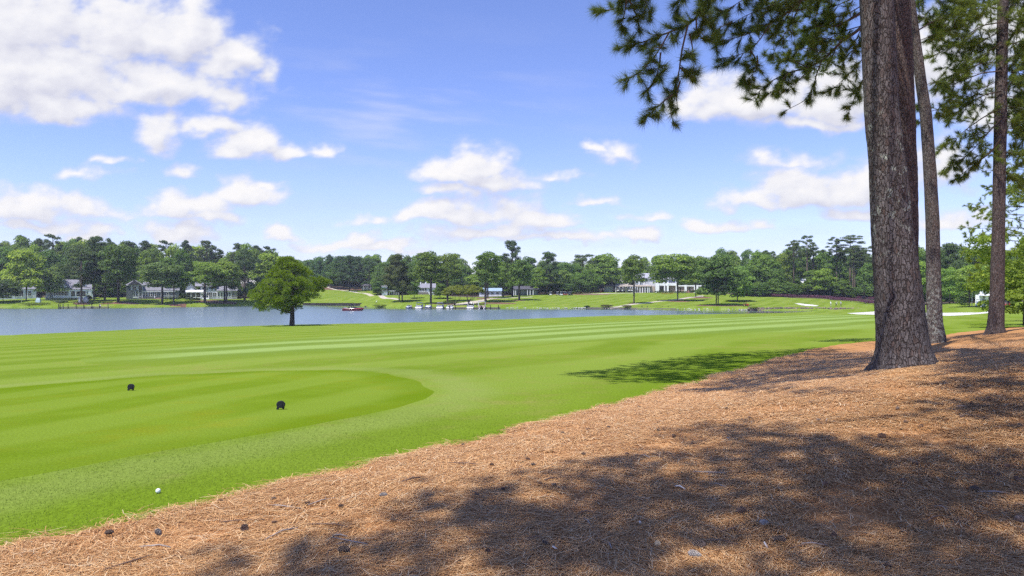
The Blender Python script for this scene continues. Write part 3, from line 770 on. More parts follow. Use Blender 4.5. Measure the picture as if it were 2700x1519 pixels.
T(pn, 'tallest pine of the middle shore, rising well above the treeline', 'pine', 1351, 783, 640, 1322, 1378, 748, (.72, .80, .95), trunk_r=.40, proto=0)
T(bl_, 'dark oak standing alone on the lawn with its shadow to the right', 'broad', 1369, 791.5, 684, 1333, 1408, 765, (.88, 1.0, .9), trunk_r=.34, proto=2)
T(pn, 'greyish trunk pine left of the golf carts', 'pine', 1442, 776, 668, 1415, 1480, 756, (.95, 1.1, 1.05), trunk_r=.5, bark=(1.5, 1.3, 1.2))
T(bl_, 'light green tree left of the golf carts at the lawn edge', 'broad', 1418, 776, 704, 1398, 1446, 768, (1.5, 1.55, 1.2), Y=340)
T(bl_, 'green tree behind the golf carts with pale blossom', 'broad', 1478, 771, 712, 1456, 1510, 765, (1.45, 1.45, 1.5), Y=355)
T(pn, 'grey-green broad pine beside the white lamp post', 'pine', 1537, 769, 674, 1502, 1572, 752, (1.0, 1.05, 1.25), trunk_r=.45, bark=(1.4, 1.3, 1.3), proto=4)
T(bl_, 'bright green oak in front of the cart shed of the clubhouse', 'broad', 1614, 770, 669, 1557, 1642, 760, (1.5, 1.55, 1.15), trunk_r=.42, proto=1)
T(bl_, 'dark thin tree behind the bright oak at the cart shed', 'broad', 1588, 770, 690, 1562, 1606, 752, (.85, .95, .95), trunk_r=.3)
T(bl_, 'oak standing alone on the lawn before the veranda of the clubhouse', 'broad', 1672, 800.5, 672, 1633, 1708, 757, (1.0, 1.02, .9), trunk_r=.36, proto=2)
T(bl_, 'large bright oak beside the path before the white terrace', 'broad', 1786, 793, 670, 1722, 1836, 761, (1.45, 1.45, 1.1), trunk_r=.42, proto=0)
T(bl_, 'smaller dark oak on the red bed right of the white terrace', 'broad', 1834, 783, 690, 1812, 1856, 748, (.95, 1.0, .95), trunk_r=.35)
T('evergreen_tree', 'broad dark evergreen with twin grey trunks on the red bed', 'broad', 1889, 805, 671, 1840, 1958, 797, (.78, .90, .95), trunk_r=.30, bark=(1.7, 1.6, 1.6), proto=0)
T(pn, 'second grey trunk close behind the twin-trunk evergreen', 'pine', 1894, 805, 690, 1860, 1936, 770, (.85, .95, .95), trunk_r=.28, bark=(1.7, 1.6, 1.6))
T(bl_, 'soft light green tree leaning out right of the twin-trunk evergreen', 'broad', 1944, 794, 702, 1905, 1984, 795, (1.45, 1.6, 1.5), Y=272, proto=3)
# --- right wood edge
for i, (bx, by, ty, x0, x1, cb, tint, rr, lab) in enumerate([
    (2093, 779, 636, 2072, 2112, 690, (1.1, 1.1, 1.0), .30, 'pale straight pine left of the gap with the white roof'),
    (2128, 776, 623, 2108, 2146, 690, (1.0, 1.05, .95), .32, 'tallest slim pine at the gap with the white roof'),
    (2206, 780, 627, 2180, 2216, 672, (1.0, 1.05, .95), .30, 'slim pine with small flat crown above the tan bank'),
    (2215, 780, 660, 2200, 2232, 690, (.9, 1.0, 1.0), .22, 'thin dark pine close right of the flat-crowned pine'),
    (2242, 781, 622, 2212, 2286, 672, (1.1, 1.1, .95), .32, 'pine with wide umbrella crown left of the big trunk'),
    (2249, 785, 650, 2234, 2276, 700, (1.0, 1.0, 1.0), .22, 'thin pine with twin stem behind the purple hedge'),
    (2254, 785, 668, 2244, 2282, 712, (1.0, 1.0, 1.0), .20, 'shorter twin stem pine behind the purple hedge'),
    (2304, 790, 650, 2282, 2326, 700, (1.05, 1.1, 1.1), .27, 'bluish pine just left of the big foreground trunk')]):
    T(pn, lab, 'pine', bx, by, ty, x0, x1, cb, tint, trunk_r=rr, bark=(1.9, 1.75, 1.65), proto=[1, 4, 1, 2, 1, 3, 0, 4][i], group='slim pines at the edge of the right wood')
for i, (bx, Y, ty, x0, x1, cb, tint, lab) in enumerate([
    (1990, 330, 664, 1955, 2025, 772, (1.0, 1.15, .95), 'dense green oak at the left end of the right wood'),
    (2012, 322, 672, 1985, 2048, 770, (1.1, 1.2, 1.0), 'oak with pale trunk second in the right wood'),
    (2038, 318, 690, 2012, 2072, 772, (.95, 1.1, 1.0), 'lower oak with bluish leaves in the right wood'),
    (2060, 330, 668, 2040, 2090, 765, (1.5, 1.4, 1.1), 'yellowish tree left of the pale straight pine'),
    (2172, 305, 708, 2148, 2200, 774, (1.5, 1.55, 1.05), 'rounded yellow-green tree beside the tan bank'),
    (2140, 312, 712, 2118, 2166, 775, (1.15, 1.2, 1.1), 'bushy young tree under the tallest slim pine'),
    (2278, 292, 694, 2258, 2312, 782, (.95, 1.1, 1.15), 'dark rounded tree behind the purple hedge'),
    (2180, 330, 664, 2150, 2215, 770, (.95, 1.1, .95), 'shady oak behind the rounded yellow-green tree')]):
    T(bl_, lab, 'broad', bx, 780, ty, x0, x1, cb, tint, Y=Y, group='broadleaf trees at the edge of the right wood')
for i, (bx, Y, ty, x0, x1, cb, tint, kd, lab) in enumerate([
    (2432, 224, 690, 2400, 2470, 792, (1.5, 1.55, 1.2), 'broad', 'fresh green tree seen between the two nearest trunks'),
    (2430, 240, 655, 2390, 2462, 760, (1.0, 1.1, 1.0), 'broad', 'taller tree seen between the two nearest trunks'),
    (2502, 240, 646, 2468, 2545, 765, (.95, 1.05, 1.0), 'pine', 'dark pine wood tree right of the speckled trunk'),
    (2505, 215, 706, 2476, 2532, 796, (1.4, 1.55, 1.2), 'broad', 'low bright tree right of the speckled trunk'),
    (2556, 186, 700, 2516, 2606, 782, (1.55, 1.55, 1.35), 'broad', 'wide light green tree in front of the white corner house'),
    (2600, 250, 650, 2550, 2655, 765, (1.05, 1.15, 1.0), 'broad', 'tall tree behind the white corner house'),
    (2480, 262, 652, 2440, 2520, 770, (.85, .95, 1.0), 'broad', 'dark tree deep behind the low bright tree')]):
    T(bl_ if kd == 'broad' else pn, lab, kd, bx, 800, ty, x0, x1, cb, tint, Y=Y, group='trees beyond the right bunker')
# --- fill: the wood behind, tree by tree
skyx = [-700, 0, 80, 280, 440, 520, 590, 680, 720, 780, 870, 950, 1050, 1200, 1350, 1450, 1600, 1750, 1850, 1950, 2100, 2250, 2350, 2500, 2650, 3000]
skyy = [635, 640, 628, 648, 640, 646, 668, 646, 664, 694, 676, 674, 680, 674, 684, 688, 682, 672, 676, 654, 650, 650, 648, 654, 650, 640]
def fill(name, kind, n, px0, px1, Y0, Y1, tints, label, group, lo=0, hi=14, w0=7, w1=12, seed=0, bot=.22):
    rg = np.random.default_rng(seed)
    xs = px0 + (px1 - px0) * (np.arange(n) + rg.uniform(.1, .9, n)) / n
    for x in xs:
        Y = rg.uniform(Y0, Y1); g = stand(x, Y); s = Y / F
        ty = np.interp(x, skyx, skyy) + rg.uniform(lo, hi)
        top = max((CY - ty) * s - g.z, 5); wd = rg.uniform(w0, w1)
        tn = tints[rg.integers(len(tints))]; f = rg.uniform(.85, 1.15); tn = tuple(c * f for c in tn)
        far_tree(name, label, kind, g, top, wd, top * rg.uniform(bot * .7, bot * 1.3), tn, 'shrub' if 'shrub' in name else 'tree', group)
tb = [MID, (1.35, 1.4, 1.05), (.95, 1.1, .95), (1.5, 1.5, 1.1), (.8, .95, 1.0)]
fill(bl_, 'broad', 26, -180, 760, 328, 360, tb + [GREY], 'leafy tree in the wood right behind the lakeside houses on the left', 'leafy wood behind the left houses', 10, 44, 11, 16, 1, .08)
fill(bl_, 'broad', 24, -250, 760, 365, 410, tb + [BRIGHT], 'leafy tree on the wooded rise far behind the left houses', 'leafy trees on the left rise', -10, 10, 12, 17, 2, .12)
fill(pn, 'pine', 20, -200, 740, 350, 415, [(.8, .9, 1.0), (.95, .95, 1.0), (.7, .8, 1.0)], 'dark pine standing among the leafy trees behind the left houses', 'pines on the left rise', -16, 4, 10, 14, 3, .35)
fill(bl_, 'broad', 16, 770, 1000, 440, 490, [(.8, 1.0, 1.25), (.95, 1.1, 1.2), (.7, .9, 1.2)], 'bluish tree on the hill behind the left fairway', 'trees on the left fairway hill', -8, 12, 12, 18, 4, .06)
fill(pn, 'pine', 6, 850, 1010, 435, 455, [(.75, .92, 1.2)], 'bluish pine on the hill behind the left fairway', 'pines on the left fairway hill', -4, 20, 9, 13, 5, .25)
fill(bl_, 'broad', 24, 985, 1560, 362, 400, tb, 'leafy tree behind the middle lawn between the hill and the clubhouse', 'trees behind the middle lawn', 2, 38, 12, 17, 6, .06)
fill(bl_, 'broad', 24, 960, 1960, 430, 480, [(.8, .98, 1.05), MID, (1.2, 1.3, 1.05)], 'leafy tree far behind the clubhouse and the middle lawn', 'far trees behind the clubhouse', -12, 6, 13, 19, 7, .1)
fill(bl_, 'broad', 14, 1540, 1960, 408, 426, tb, 'leafy tree close behind the clubhouse', 'trees close behind the clubhouse', 6, 40, 12, 17, 8, .06)
fill(bl_, 'broad', 22, 1945, 2420, 338, 385, [(.95, 1.1, .9), (1.1, 1.2, 1.0), (.8, .95, .95)], 'leafy tree in the wood behind the right green', 'leafy wood behind the right green', 0, 40, 11, 16, 9, .06)
fill(pn, 'pine', 12, 1990, 2400, 325, 372, [(1.0, 1.05, .95), (.85, .95, 1.0)], 'pine in the wood behind the right green', 'pines behind the right green', -6, 16, 8, 11, 10, .4)
fill(bl_, 'broad', 20, 2340, 2900, 262, 330, [(.9, 1.05, 1.05), (1.1, 1.25, 1.05), (.8, .95, 1.0)], 'leafy tree in the wood beyond the right bunker', 'leafy wood beyond the right bunker', -4, 34, 11, 16, 11, .06)
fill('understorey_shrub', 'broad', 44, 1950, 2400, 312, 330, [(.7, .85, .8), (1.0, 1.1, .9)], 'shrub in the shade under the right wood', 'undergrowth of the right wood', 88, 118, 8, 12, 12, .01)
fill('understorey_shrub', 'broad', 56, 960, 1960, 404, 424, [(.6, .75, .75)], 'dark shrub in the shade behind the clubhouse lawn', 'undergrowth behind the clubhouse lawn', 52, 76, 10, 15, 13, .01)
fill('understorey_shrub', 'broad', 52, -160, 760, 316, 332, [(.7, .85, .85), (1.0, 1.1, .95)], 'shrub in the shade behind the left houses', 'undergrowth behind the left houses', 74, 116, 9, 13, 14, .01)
fill('understorey_shrub', 'broad', 40, 985, 1570, 345, 362, [(.5, .62, .62), (.65, .8, .75)], 'added dark shrub, tinted for the shade behind the middle lawn', 'added shade-tinted undergrowth behind the middle lawn', 54, 82, 8, 12, 17, .01)  # added; the dark tint stands in for shade below the crowns
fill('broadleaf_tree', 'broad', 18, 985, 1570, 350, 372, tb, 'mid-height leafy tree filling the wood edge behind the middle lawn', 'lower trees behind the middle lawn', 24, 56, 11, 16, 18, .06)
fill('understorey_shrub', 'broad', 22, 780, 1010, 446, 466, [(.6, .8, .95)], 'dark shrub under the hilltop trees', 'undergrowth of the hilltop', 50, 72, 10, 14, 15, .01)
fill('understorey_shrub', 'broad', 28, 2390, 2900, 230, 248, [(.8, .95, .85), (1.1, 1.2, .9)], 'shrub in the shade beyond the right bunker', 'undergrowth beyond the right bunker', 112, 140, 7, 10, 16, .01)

# --- the lone pine on the near shore, shaped after its outline in the photograph
def lone_pine():
    g = ground(770, 859.5); s = g.y / F
    t = empty('lone_pine', g, 0, 'lone bushy pine with lit green tufts on the near shore', 'tree')
    rg = np.random.default_rng(55)
    def q(px, py): return ((px - 770) * s, (859.5 - py) * s)
    # outline of the crown in the photograph: (y, left, right)
    prof = [(685, 742, 768), (700, 724, 796), (718, 706, 822), (735, 694, 846), (745, 688, 866), (758, 686, 858), (770, 668, 852), (782, 664, 846), (795, 672, 830), (808, 670, 800), (820, 684, 786), (830, 742, 766)]
    py_ = np.array([p[0] for p in prof], float); lx = np.array([p[1] for p in prof], float); rx = np.array([p[2] for p in prof], float)
    lob = []; wood = MB()
    zt = q(0, 690)[1]
    for i in range(300):
        y = rg.uniform(686, 822); a, b = np.interp(y, py_, lx), np.interp(y, py_, rx); c = (a + b) / 2; h = (b - a) / 2
        th = rg.uniform(0, 2 * math.pi); rr = math.sqrt(rg.uniform(.15, 1))
        if (y > 800 and rg.uniform() < .35) or (vnoise(th * 1.6 + 3, y / 26.0, 57) < -.38 and rg.uniform() < .7): continue
        px = c + math.cos(th) * rr * (h - 7); yy = math.sin(th) * rr * max(h - 6, 8) * s * .9
        x, z = q(px, y); r = rg.uniform(.48, .82)
        lob.append((x, yy, z, r * 1.1, r * 1.1, r * .8))
        if i % 3 == 0:
            z0 = max(z - abs(x) * .25 - .4, 2.2)
            wood.tube([(0, 0, z0), (x * .5, yy * .5, (z + z0) / 2 - .15), (x, yy, z)], [.10, .06, .02], 5, 0, False)
    for px, y in [(748, 826), (752, 820), (760, 822), (866, 746), (856, 742), (848, 738), (858, 748), (846, 748), (838, 742), (852, 756), (840, 760), (846, 766), (832, 768), (664, 780), (668, 772), (676, 812), (690, 818), (757, 686), (745, 690)]:
        x, z = q(px, y); lob.append((x, rg.uniform(-1, .5), z, .6, .6, .5))
    parts = []
    for L in lob:
        L = np.array(L); n = 240; d = unit(rg.normal(0, 1, (n, 3))); d[:, 2] = np.where(d[:, 2] < -.45, -d[:, 2], d[:, 2])
        c = L[:3] + d * L[3:] * rg.uniform(.55, 1.1, n)[:, None]
        vary = rg.uniform(.35, .6) + rg.normal(0, .15, n)
        side = unit(np.cross(d, rg.normal(0, 1, (n, 3)))); ln = rg.uniform(.16, .34, n)[:, None]; wd = .05
        dd = unit(d + rg.normal(0, .35, (n, 3)) + np.array([0, 0, .3]))
        v = np.stack([c - side * wd, c + side * wd, c + dd * ln + side * wd * .4, c + dd * ln - side * wd * .4], 1).reshape(-1, 3)
        parts.append((v, np.repeat(vary, 4)))
    me = mesh_cards('crown', parts, [leaf_mat('lone_pine_needles', (.205, .290, .024), .38, False)])
    link_mesh('crown', me, None, t)
    tr = MB(); tr.tube([(0, 0, -.2), (0, 0, .25), (.03, 0, 1.4), (.05, 0, 4), (-.2, .1, 8), (-.5, 0, zt)], [.62, .50, .42, .36, .2, .05], 12)
    tk = tr.build('trunk', paint('lone_bark', (.045, .034, .03), .9, .3, 2, bump=.6), t)
    wood.build('limb', MATS['lone_bark'], t)
lone_pine()

# --- the pair of crepe myrtles by the dock: several stems, umbrella crown
def crepe(px, py, x0, x1, ty, cy_, label, seed):
    g = ground(px, py); s = g.y / F; rg = np.random.default_rng(seed)
    t = empty('crepe_myrtle', g, 0, label, 'tree', 'crepe myrtles by the boat dock')
    w = (x1 - x0) * s; h = (py - ty) * s; hb = (py - cy_) * s; off = ((x0 + x1) / 2 - px) * s
    lob = []
    for i in range(110):
        a = rg.uniform(0, 2 * math.pi); r = math.sqrt(rg.uniform(0, 1)) * .46
        dome = math.sqrt(max(1 - (r / .5) ** 2, .05))
        z = hb + (h - hb) * (.32 + .62 * dome * rg.uniform(.55, 1)); k = rg.uniform(.6, 1.0)
        lob.append((off + r * w * math.cos(a), r * w * math.sin(a), z, k * 1.25, k * 1.25, k * .8))
    link_mesh('crown', lobes_crown('crown', lob, 260, .20, rg, leaf_mat('crepe_leaves%d' % seed, (.22, .26, .032), .38, False)), None, t)
    for i in range(5):
        a = i * 1.26 + seed; m = MB(); d = (math.cos(a), math.sin(a))
        m.tube([(d[0] * .12, d[1] * .12, -.1), (d[0] * .35, d[1] * .35, hb * .6), (off * .6 + d[0] * w * .16, d[1] * w * .16, hb * 1.15), (off + d[0] * w * .28, d[1] * w * .28, h * .85)], [.15, .12, .09, .03], 6)
        m.build('stem', paint('crepe_bark', (.22, .13, .085), .7, .2, 4), t)
crepe(1199, 805, 1166, 1238, 753, 795, 'left crepe myrtle with olive umbrella crown by the boat dock', 3)
crepe(1236, 803, 1212, 1274, 752, 789, 'right crepe myrtle with brighter umbrella crown by the boat dock', 4)
# ================================================================== the tall pines in front
def bark_mat(name, base, light, lichen, zlo=0, zhi=9, lsc=5.0, lamt=.5, sc=1.0):
    t = NT(name); v = t.obj()
    warp = t.n('ShaderNodeTexNoise'); t.l(v, warp.inputs['Vector']); warp.inputs['Scale'].default_value = 5; warp.inputs['Detail'].default_value = 3
    off = t.n('ShaderNodeVectorMath', operation='SCALE'); t.l(warp.outputs['Color'], off.inputs[0]); off.inputs['Scale'].default_value = .16
    ad = t.n('ShaderNodeVectorMath', operation='ADD'); t.l(v, ad.inputs[0]); t.l(off.outputs[0], ad.inputs[1])
    mp = t.mapping(ad.outputs[0], (22 * sc, 22 * sc, 6.0 * sc))
    def vor(feature, out):
        x = t.n('ShaderNodeTexVoronoi', feature=feature); t.l(mp, x.inputs['Vector']); x.inputs['Scale'].default_value = 1.0; x.inputs['Randomness'].default_value = 1.0; return x.outputs[out]
    edge = vor('DISTANCE_TO_EDGE', 'Distance'); cell = vor('F1', 'Color')
    cs = t.n('ShaderNodeSeparateColor'); t.l(cell, cs.inputs[0])
    fine = t.noise(t.mapping(v, (30, 30, 60)), 1.0, 5, .7)
    plate = t.mix(t.rng(cs.outputs[0], 0, 1, 0, 1), base, light)
    plate = t.mix(t.rng(fine, .35, .75, 0, .55), plate, tuple(x * 1.45 for x in light))
    plate = t.mix(t.rng(cs.outputs[1], .65, 1, 0, .6), plate, (base[0] * 1.5, base[1] * 1.05, base[2] * .8))
    crack = t.rng(t.math('ADD', edge, t.rng(fine, .3, .7, -.03, .03)), 0.0, .10, 0, 1, True)
    rag = t.rng(t.noise(t.mapping(v, (34, 34, 5)), 1.0, 4, .7), .38, .60, .45, 1)
    plate = t.mix(rag, tuple(x * .45 for x in base), plate)
    col = t.mix(crack, (.060, .046, .042), plate)
    sz = t.n('ShaderNodeSeparateXYZ'); t.l(v, sz.inputs[0])
    hm = t.math('MULTIPLY', t.rng(sz.outputs['Z'], zlo - .6, zlo + .6, 0, 1), t.rng(sz.outputs['Z'], zhi - .8, zhi + .8, 1, 0))
    lic = t.math('MULTIPLY', t.rng(t.noise(v, lsc, 4, .6), .60 - lamt * .1, .66, 0, 1), t.math('MULTIPLY', hm, crack))
    col = t.mix(t.math('MULTIPLY', lic, .75), col, lichen)
    hgt = t.math('ADD', t.math('MULTIPLY', crack, 1.0), t.math('MULTIPLY', fine, .35))
    return t.done(t.bsdf(col, .88, t.bump(hgt, 1.0, .035), 0, .1))
m_bark1 = bark_mat('big_pine_bark', (.080, .066, .061), (.175, .152, .144), (.46, .49, .40), 2.4, 4.6, 6, .35)
m_bark3 = bark_mat('speckled_pine_bark', (.088, .070, .062), (.22, .19, .17), (.52, .54, .46), -.2, 2.3, 9, 1.3, 1.25)
m_bark4 = bark_mat('slim_pine_bark', (.085, .064, .058), (.18, .145, .132), (.35, .36, .30), 9, 10, 5, .1, 1.2)
m_bark2 = bark_mat('reddish_pine_bark', (.092, .066, .058), (.165, .128, .114), (.3, .3, .26), 9, 10, 5, .1, 1.35)
m_limb = paint('pine_limb', (.075, .05, .04), .9, .3, 6, bump=.5)

def big_trunk(prof, base_py, Y, parent, mat, segs=30, top_h=16.0, name='trunk', lumps=.035, seed=0):
    """prof: (py, px of the centre, width in px); the trunk stands at depth Y and goes on straight above the picture"""
    s = Y / F; g0 = parent.location
    pts = sorted([(-(py - CY) * s, (px - CX) * s, w * s / 2) for py, px, w in prof])
    zs = np.array([p[0] for p in pts]); xs = np.array([p[1] for p in pts]); ws = np.array([p[2] for p in pts])
    z0 = g0.z - .25; zt = g0.z + top_h; zz = np.concatenate([np.linspace(z0, z0 + 2, 60), np.linspace(z0 + 2, zs[-1], 190)[1:], np.linspace(zs[-1], zt, 40)[1:]])
    dx = (xs[-1] - xs[-2]) / (zs[-1] - zs[-2])
    X = np.where(zz > zs[-1], xs[-1] + dx * .6 * (zz - zs[-1]), np.interp(zz, zs, xs))
    W = np.where(zz > zs[-1], ws[-1] * np.clip(1 - (zz - zs[-1]) / (top_h * 1.1), .12, 1), np.interp(zz, zs, ws))
    W = W * (1 + .10 * np.exp(-(zz - g0.z) / .12) * (zz < g0.z + .6))
    n = segs * 3; th = np.linspace(0, 2 * math.pi, n, endpoint=False)
    TH, ZZ = np.meshgrid(th, zz)
    flare = np.exp(-np.clip(ZZ - g0.z, 0, 9) / .35)
    rad_ = W[:, None] * (1 + lumps * vnoise(TH * 2.2 + seed, ZZ * .9, 41 + seed) + .8 * lumps * vnoise(np.cos(TH) * 9 + 50, ZZ * 5 + np.sin(TH) * 9, 42) + .10 * flare * np.cos(TH * 5 + seed))
    vx_ = X[:, None] + rad_ * np.cos(TH); vy = Y + rad_ * np.sin(TH)
    v = np.stack([vx_ - g0.x, vy - g0.y, ZZ - g0.z], -1).reshape(-1, 3)
    m_, k_ = len(zz), n
    i, j = np.meshgrid(np.arange(m_ - 1), np.arange(k_), indexing='ij'); j2 = (j + 1) % k_
    f = np.stack([i * k_ + j, i * k_ + j2, (i + 1) * k_ + j2, (i + 1) * k_ + j], -1).reshape(-1)
    return link_mesh(name, np_mesh(name, v, f, 4, smooth=True), mat, parent), (lambda z: (float(np.interp(z, zz, X)), Y, z))

def tufts(c, d, n, ln, wd, rg, spread=(.12, 1.1), vary=None):
    """sprays of single needles: c centres, d directions"""
    m = len(c); c = np.repeat(c, n, 0); d = np.repeat(unit(d), n, 0); k = m * n
    p = unit(np.cross(d, rg.normal(0, 1, (k, 3)))); ph = rg.uniform(*spread, k)[:, None]
    dd = d * np.cos(ph) + p * np.sin(ph); L = (ln * rg.uniform(.6, 1.1, k))[:, None]
    base = c - d * rg.uniform(0, .10, k)[:, None]; side = unit(np.cross(dd, rg.normal(0, 1, (k, 3)))) * wd * .5
    tip = base + dd * L; tip[:, 2] -= (L[:, 0] ** 2) * .35
    v = np.stack([base - side, base + side, tip], 1).reshape(-1, 3)
    a = (np.repeat(vary if vary is not None else rg.uniform(.2, .8, m), n) + rg.normal(0, .12, k))
    return v, np.repeat(np.clip(a, 0, 1), 3)
def resample(poly, step):
    poly = np.array(poly, float); seg = np.linalg.norm(np.diff(poly, axis=0), axis=1); cum = np.concatenate([[0], np.cumsum(seg)])
    n = max(2, int(cum[-1] / step) + 1); u = np.linspace(0, cum[-1], n)
    p = np.stack([np.interp(u, cum, poly[:, i]) for i in range(3)], 1)
    q = p.copy()
    for _ in range(2): q[1:-1] = (q[:-2] + q[1:-1] * 2 + q[2:]) / 4
    return q
class Crown:
    def __init__(self, seed): self.rg = np.random.default_rng(seed); self.tc = []; self.td = []; self.wood = MB()
    def twigs(self, poly, r0=.014, r1=.004, step=.13, tl=.45, start=.2, droop=.15, sub=3, dens=1.0):
        rg = self.rg; p = resample(poly, step * .6); n = len(p)
        self.wood.tube(p[::2] if n > 5 else p, list(np.linspace(r0, r1, len(p[::2] if n > 5 else p))), 6, 0, False)
        for i in range(n):
            u = i / (n - 1)
            if u < start or rg.uniform() > dens: continue
            tan = p[min(i + 1, n - 1)] - p[max(i - 1, 0)]; tan = tan / (np.linalg.norm(tan) + 1e-9)
            d = tan * rg.uniform(.3, .9) + rg.normal(0, .75, 3); d[2] -= droop; d = d / np.linalg.norm(d)
            L = tl * rg.uniform(.45, 1.1) * (1.15 - .5 * u)
            e = p[i] + d * L + np.array([0, 0, -droop * L * .3]); mid = p[i] + d * L * .5 + rg.normal(0, .03, 3)
            self.wood.tube([p[i], mid, e], [.007, .005, .0035], 4, 0, False)
            for f in (.35, .5, .65, .8, .9, 1.0): self.tc.append(p[i] + (e - p[i]) * f); self.td.append(d + np.array([0, 0, .12]))
            for k in range(sub):
                f = rg.uniform(.35, 1); b = p[i] + d * L * f; dd = d + rg.normal(0, .7, 3); dd /= np.linalg.norm(dd)
                e2 = b + dd * L * rg.uniform(.2, .5)
                self.wood.tube([b, e2], [.004, .003], 3, 0, False); self.tc += [b + (e2 - b) * .55, e2]; self.td += [dd + np.array([0, 0, .15])] * 2
        self.tc.append(p[-1]); self.td.append(p[-1] - p[-2])
    def build(self, parent, mat, ln=.17, wd=.006, n=40, name='crown', vary=None, limb='limb'):
        o = np.array(parent.location); c = np.array(self.tc) - o; d = np.array(self.td)
        v, a = tufts(c, d, n, ln, wd, self.rg)
        me = np_mesh(name, v, np.arange(len(v)), 3, attrs={'vary': a}); link_mesh(name, me, mat, parent)
        self.wood.v = [tuple(np.array(q) - o) for q in self.wood.v]
        me = bpy.data.meshes.new(limb); me.from_pydata(self.wood.v, [], self.wood.f)
        for pl in me.polygons: pl.use_smooth = True
        link_mesh(limb, me, m_limb, parent)
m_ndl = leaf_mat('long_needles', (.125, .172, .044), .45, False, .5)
m_ndl2 = leaf_mat('sun_tinted_needles', (.170, .220, .044), .48, False, .5)  # brighter copy of the long needles, sunlight put into the colour

def Q(pts, Y, dY=0.0):
    """a branch in the enlarged view of the upper right corner -> world, at depth Y (changing by dY along it)"""
    n = len(pts); return [np.array(P(1550 + x / 2.24, y / 2.24, Y + dY * i / max(n - 1, 1))) for i, (x, y) in enumerate(pts)]
# ---- pine 1: the big trunk
def base_at(px, Y): g = stand(px, Y); return g
t1 = empty('tall_pine', base_at(2386, 12.7), 0, 'thickest pine trunk with lichen spots, nearest the camera', 'tree', 'tall pines on the straw bed')
tr1, ax1 = big_trunk([(0, 2311, 80), (300, 2325, 82), (445, 2340, 87), (590, 2351, 97), (686, 2360, 105), (783, 2369, 112), (880, 2378, 122), (925, 2384, 132), (950, 2388, 146), (975, 2389, 156)], 955, 12.7, t1, m_bark1, top_h=19)
t2 = empty('tall_pine', base_at(2372, 17.0), 0, 'pine trunk half hidden right behind the thickest trunk', 'tree', 'tall pines on the straw bed')
big_trunk([(0, 2356, 78), (300, 2369, 78), (445, 2374, 78), (690, 2376, 80), (930, 2378, 84)], 930, 17.0, t2, m_bark2, top_h=22, seed=3)
t3 = empty('tall_pine', base_at(2467, 24.5), 0, 'slim leaning pine with white lichen over its lower trunk', 'tree', 'tall pines on the straw bed')
big_trunk([(0, 2400.5, 21), (200, 2426, 26), (300, 2441, 27.5), (450, 2452, 30), (590, 2459, 32), (783, 2462.5, 35), (850, 2465, 37), (885, 2467, 46)], 890, 24.5, t3, m_bark3, top_h=24, seed=5)
t4 = empty('tall_pine', base_at(2626, 27.0), 0, 'slim upright pine trunk nearest the right edge', 'tree', 'tall pines on the straw bed')
big_trunk([(0, 2645, 25), (300, 2638, 28), (590, 2633, 29), (783, 2629, 33), (860, 2626, 38), (880, 2626, 46)], 878, 27.0, t4, m_bark4, top_h=24, seed=7)

c1 = Crown(11)
Y = 10.3
trunk_top = np.array(P(2308, -330, 11.8))
for q, kw in [
    ([(1560, -560), (1200, -420), (900, -260), (760, -120), (710, 0), (640, 110), (590, 150), (480, 190), (380, 230), (260, 270), (200, 275)], dict(r0=.05, r1=.006, start=.52, tl=.34)),
    ([(590, 150), (570, 230), (550, 320), (540, 430), (500, 560), (480, 640), (505, 725)], dict(r0=.016, tl=.26, dens=.75)),
    ([(480, 190), (420, 300), (360, 380), (300, 430), (240, 465)], dict(tl=.32)),
    ([(430, 310), (420, 420), (390, 480), (355, 540)], dict(tl=.28)),
    ([(500, 560), (430, 610), (380, 660), (335, 705)], dict(tl=.22)),
    ([(545, 400), (590, 440), (620, 480)], dict(tl=.2)),
    ([(545, 480), (520, 560), (530, 640)], dict(tl=.2, dens=.6)),
    ([(700, -160), (420, -120), (300, -60), (230, -20), (180, 60), (120, 60), (65, 60)], dict(r0=.04, start=.5, tl=.26)),
    ([(230, -20), (220, 80), (190, 170)], dict(tl=.22, dens=.8)), ([(230, -20), (290, 80), (300, 150)], dict(tl=.2, dens=.8)), ([(300, -60), (360, 50), (370, 90)], dict(tl=.18, dens=.7)),
    ([(700, -160), (580, -80), (545, 20), (515, 100)], dict(tl=.24, start=.5)), ([(660, 60), (690, 110), (735, 150)], dict(tl=.2)), ([(640, 110), (640, 200), (690, 235)], dict(tl=.18, dens=.6)),
    ([(600, 200), (620, 280), (625, 350)], dict(tl=.16, dens=.5))]:
    c1.twigs(Q(q, Y, .35), **kw)
Y = 12.6
for q, kw in [
    ([(1580, -330), (1400, -160), (1290, -40), (1200, 60), (1080, 140), (950, 200), (850, 230), (760, 250)], dict(r0=.04, start=.4, tl=.42)),
    ([(1080, 140), (1020, 230), (960, 300), (880, 330), (790, 345)], dict(tl=.34)), ([(960, 300), (1000, 350), (960, 390), (910, 440), (930, 480)], dict(tl=.28)),
    ([(1000, 330), (1010, 400), (950, 460), (940, 490)], dict(tl=.26)),
    ([(1290, -40), (1150, 20), (1000, 60), (900, 110), (820, 160)], dict(tl=.42)), ([(1300, -200), (1050, -90), (900, 10), (800, 70), (735, 110)], dict(tl=.32, start=.5)),
    ([(1290, -100), (1240, 60), (1190, 160), (1120, 260), (1090, 330)], dict(tl=.22, dens=.55)), ([(1100, -90), (1060, 20), (980, 60)], dict(tl=.36)), ([(1200, 60), (1160, 130), (1100, 190)], dict(tl=.3)),
    ([(960, -120), (800, -60), (740, 0), (690, 30)], dict(tl=.28)), ([(850, 130), (760, 170), (735, 220)], dict(tl=.3))]:
    c1.twigs(Q(q, Y, .5), **kw)
c1.build(t1, m_ndl, .20, .0045, 21)
